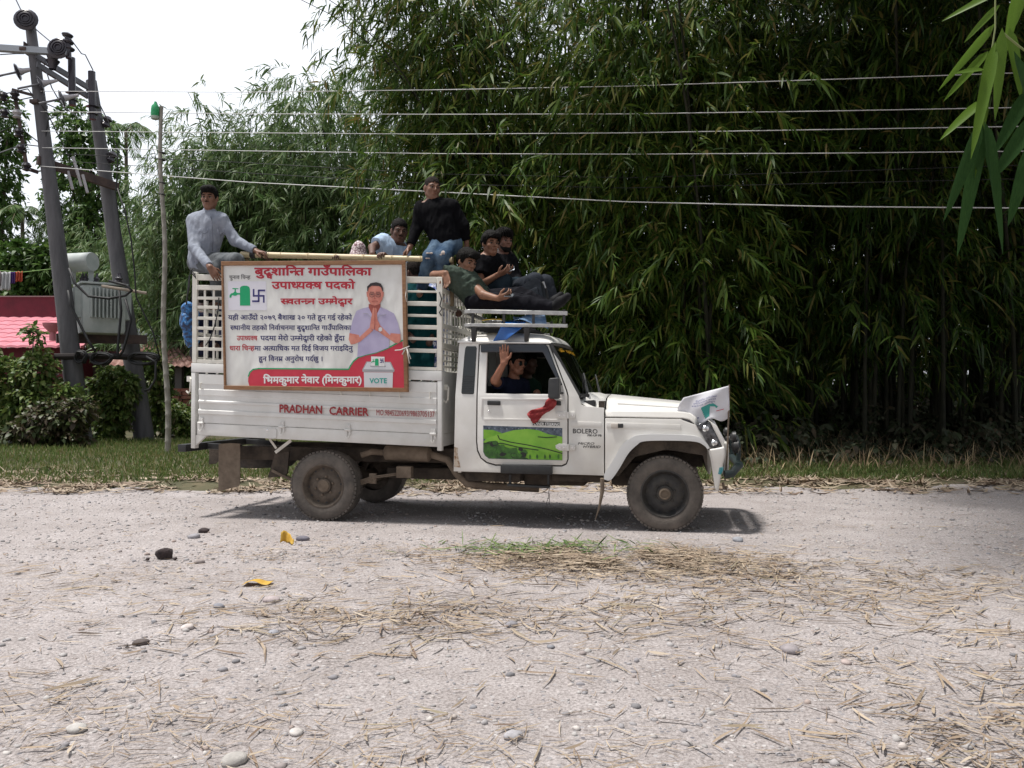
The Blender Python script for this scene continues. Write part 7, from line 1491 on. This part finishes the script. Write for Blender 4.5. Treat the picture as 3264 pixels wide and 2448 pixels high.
# gravel: irregular pebbles
_ico = bmesh.new(); bmesh.ops.create_icosphere(_ico, subdivisions=2, radius=1); IV = np.array([v.co[:] for v in _ico.verts]); IF = np.array([[v.index for v in f.verts] for f in _ico.faces]); _ico.free()
_ico = bmesh.new(); bmesh.ops.create_icosphere(_ico, subdivisions=1, radius=1); IV1 = np.array([v.co[:] for v in _ico.verts]); IF1 = np.array([[v.index for v in f.verts] for f in _ico.faces]); _ico.free()
STONE = mat('pebble', (.3, .29, .29), .9, island=[(.16, .155, .165), (.30, .285, .28), (.42, .40, .39), (.24, .23, .245), (.52, .49, .47), (.34, .27, .24), (.22, .22, .24), (.38, .36, .36)])
def pebbles(n, ymin, ymax, r0, r1, seed):
    rg = np.random.default_rng(seed); y = ymin + (ymax - ymin) * rg.uniform(0, 1, n) ** 1.2; x = rg.uniform(-1, 1, n) * (y * .66 + .5); P = np.stack([x, y, 0 * x], -1)
    ok = nz3(P, .5, 41, 3) + rg.uniform(-1, 1, n) > -.2; x = x[ok]; y = y[ok]; n = len(x); r = r0 * (r1 / r0) ** (rg.uniform(0, 1, n) ** 2.6)
    S = r[:, None] * rg.uniform(.65, 1.35, (n, 3)) * [1.1, 1.1, .7]; ph = rg.uniform(0, 6, (n, 1)); nv = len(IV1)
    D = IV1[None] * (1 + .16 * np.sin(IV1[None] @ np.array([3.1, 2.2, 4.3]) + ph)[..., None] + .1 * np.sin(IV1[None] @ np.array([-5, 4, 2.2]) + 2 * ph)[..., None]); a = rg.uniform(0, 6.283, n); c, s = np.cos(a)[:, None], np.sin(a)[:, None]
    D = D * S[:, None]; X = D[..., 0] * c - D[..., 1] * s; Y = D[..., 0] * s + D[..., 1] * c
    V = np.stack([X + x[:, None], Y + y[:, None], D[..., 2] + (roadz(x, y) + r * .12)[:, None]], -1).reshape(-1, 3); F = (IF1[None] + (np.arange(n) * nv)[:, None, None]).reshape(-1, 3); return V, F
kind(link('gravel', mesh_np('gravel', *pebbles(16000, 2.1, 11.3, .004, .019, 51)), STONE, smooth=True), 'stuff')
kind(link('gravel', mesh_np('gravel', *pebbles(9000, 6.2, 11.4, .006, .018, 52)), STONE, smooth=True), 'stuff')
def stone(x, y, w, col, label, seed, flat=.5, cat='stone'):
    p = GR(0, x, y); r = w / 1805 * p.y / 2; V = IV * (1 + .22 * nz3(IV, .35, seed, 3)[:, None]) * [r * 1.05, r * .85, r * flat]; o = link('stone', mesh_np('stone', V, IF), mat('stone_%d' % seed, tuple(c * .78 for c in col), .9, tuple(c * 1.1 for c in col), 14, bump=.5), smooth=True)
    o.location = (p.x, p.y + r * .5, float(roadz(np.array([p.x]), np.array([p.y]))[0]) + r * flat * .45); o.rotation_euler = (0, 0, seed); tag(o, label, cat, 'larger stones on the road')
for a in [(300, 1399, 34, (.11, .09, .085), 'dark brown stone in straw near the lower left', 101), (428, 1214, 26, (.30, .26, .25), 'pinkish stone right of the black clod', 102), (1712, 1417, 44, (.30, .27, .28), 'smooth grey stone alone at lower right', 103), (161, 1581, 44, (.46, .44, .42), 'flat white stone at the lower left corner', 104),
          (402, 1366, 30, (.56, .50, .48), 'pale pinkish white stone left of the straw drift', 105), (590, 1374, 26, (.30, .30, .33), 'blue grey stone in the central straw drift', 106), (652, 1170, 30, (.17, .16, .19), 'dark flat stone right of the upper yellow paper', 107), (505, 1652, 60, (.38, .36, .34), 'grey stone cut by the bottom edge below the left straw', 108), (470, 1318, 28, (.24, .24, .27), 'small dark stone below the flat yellow paper', 109),
          (586, 1306, 34, (.42, .36, .36), 'mauve stone under the yellow paper strip', 110), (1105, 1357, 30, (.24, .23, .25), 'dark grey stone below the pile of cut straw', 111), (638, 1587, 34, (.5, .47, .45), 'white stone in the straw at bottom centre left', 112), (418, 1165, 28, (.3, .29, .31), 'flat grey stone under the brown clod', 113), (1440, 1196, 20, (.22, .1, .07), 'reddish brown stone below the front wheel', 114),
          (1595, 1172, 26, (.3, .31, .34), 'grey stone on the road right of the front wheel', 115), (935, 1049, 16, (.28, .24, .22), 'upright brown stone seen under the truck', 116), (1110, 1605, 44, (.36, .35, .37), 'half-buried grey stone at the bottom centre', 117), (1830, 1437, 26, (.40, .33, .31), 'small reddish stone near the smooth grey one', 118)]: stone(*a)
def clod(x, y, w, h, label, seed):
    p = GR(0, x, y); r = w / 1805 * p.y / 2; hh = h / 1805 * p.y; V = IV * (1 + .35 * nz3(IV, .55, seed, 3)[:, None]) * [r, r * .8, hh * .6]; o = link('clod', mesh_np('clod', V, IF), mat('dung', (.022, .016, .018), .95, (.05, .035, .035), 20, bump=.8), smooth=True); o.location = (p.x, p.y + r * .5, hh * .35); tag(o, label, 'clod', 'dark clods on the road')
clod(351, 1207, 38, 24, 'black lumpy clod with crumbs beside it at left', 121); clod(438, 1153, 24, 12, 'small dark brown clod above the black one', 122); clod(318, 1211, 10, 6, 'tiny black crumb left of the black clod', 123); clod(378, 1209, 9, 5, 'tiny black crumb right of the black clod', 124)
YP = mat('yellow_paper', (.52, .30, .035), .75, (.62, .40, .07), 15, trans=.15)
def paper(rows, label):
    base = rows[0][0]; tag(MB().sheet(rows).build('paper_scrap', YP, smooth='all', solid=.002), label, 'paper', 'yellow paper scraps')
def PG(x, y, z): p = GR(0, x, y + 0); q = Vector((p.x, p.y, p.z)); q.z = z; return q
g = GR(0, 621, 1176); s = g.y / 1805
rows = [[g + Vector(((u * 32 - 16) * s, .05 * math.sin(u * 5) + v * .03, .012 + (v * 26 * (1 - .45 * abs(u - .35)) + 3 * math.sin(u * 12)) * s * (1 - .5 * u))) for u in np.linspace(0, 1, 9)] for v in np.linspace(0, 1, 6)]
paper(rows, 'crumpled yellow paper standing up below the rear wheel')
g = GR(0, 553, 1268); s = g.y / 1805
rows = [[g + Vector(((u * 62 - 31) * s, v * .11 - .03 * u, .010 + .028 * abs(math.sin(u * 3.3 + .3)) ** 2 * (1 - .4 * v) + .01 * u)) for u in np.linspace(0, 1, 12)] for v in np.linspace(0, 1, 5)]
paper(rows, 'flat bent strip of yellow paper on the road at left')
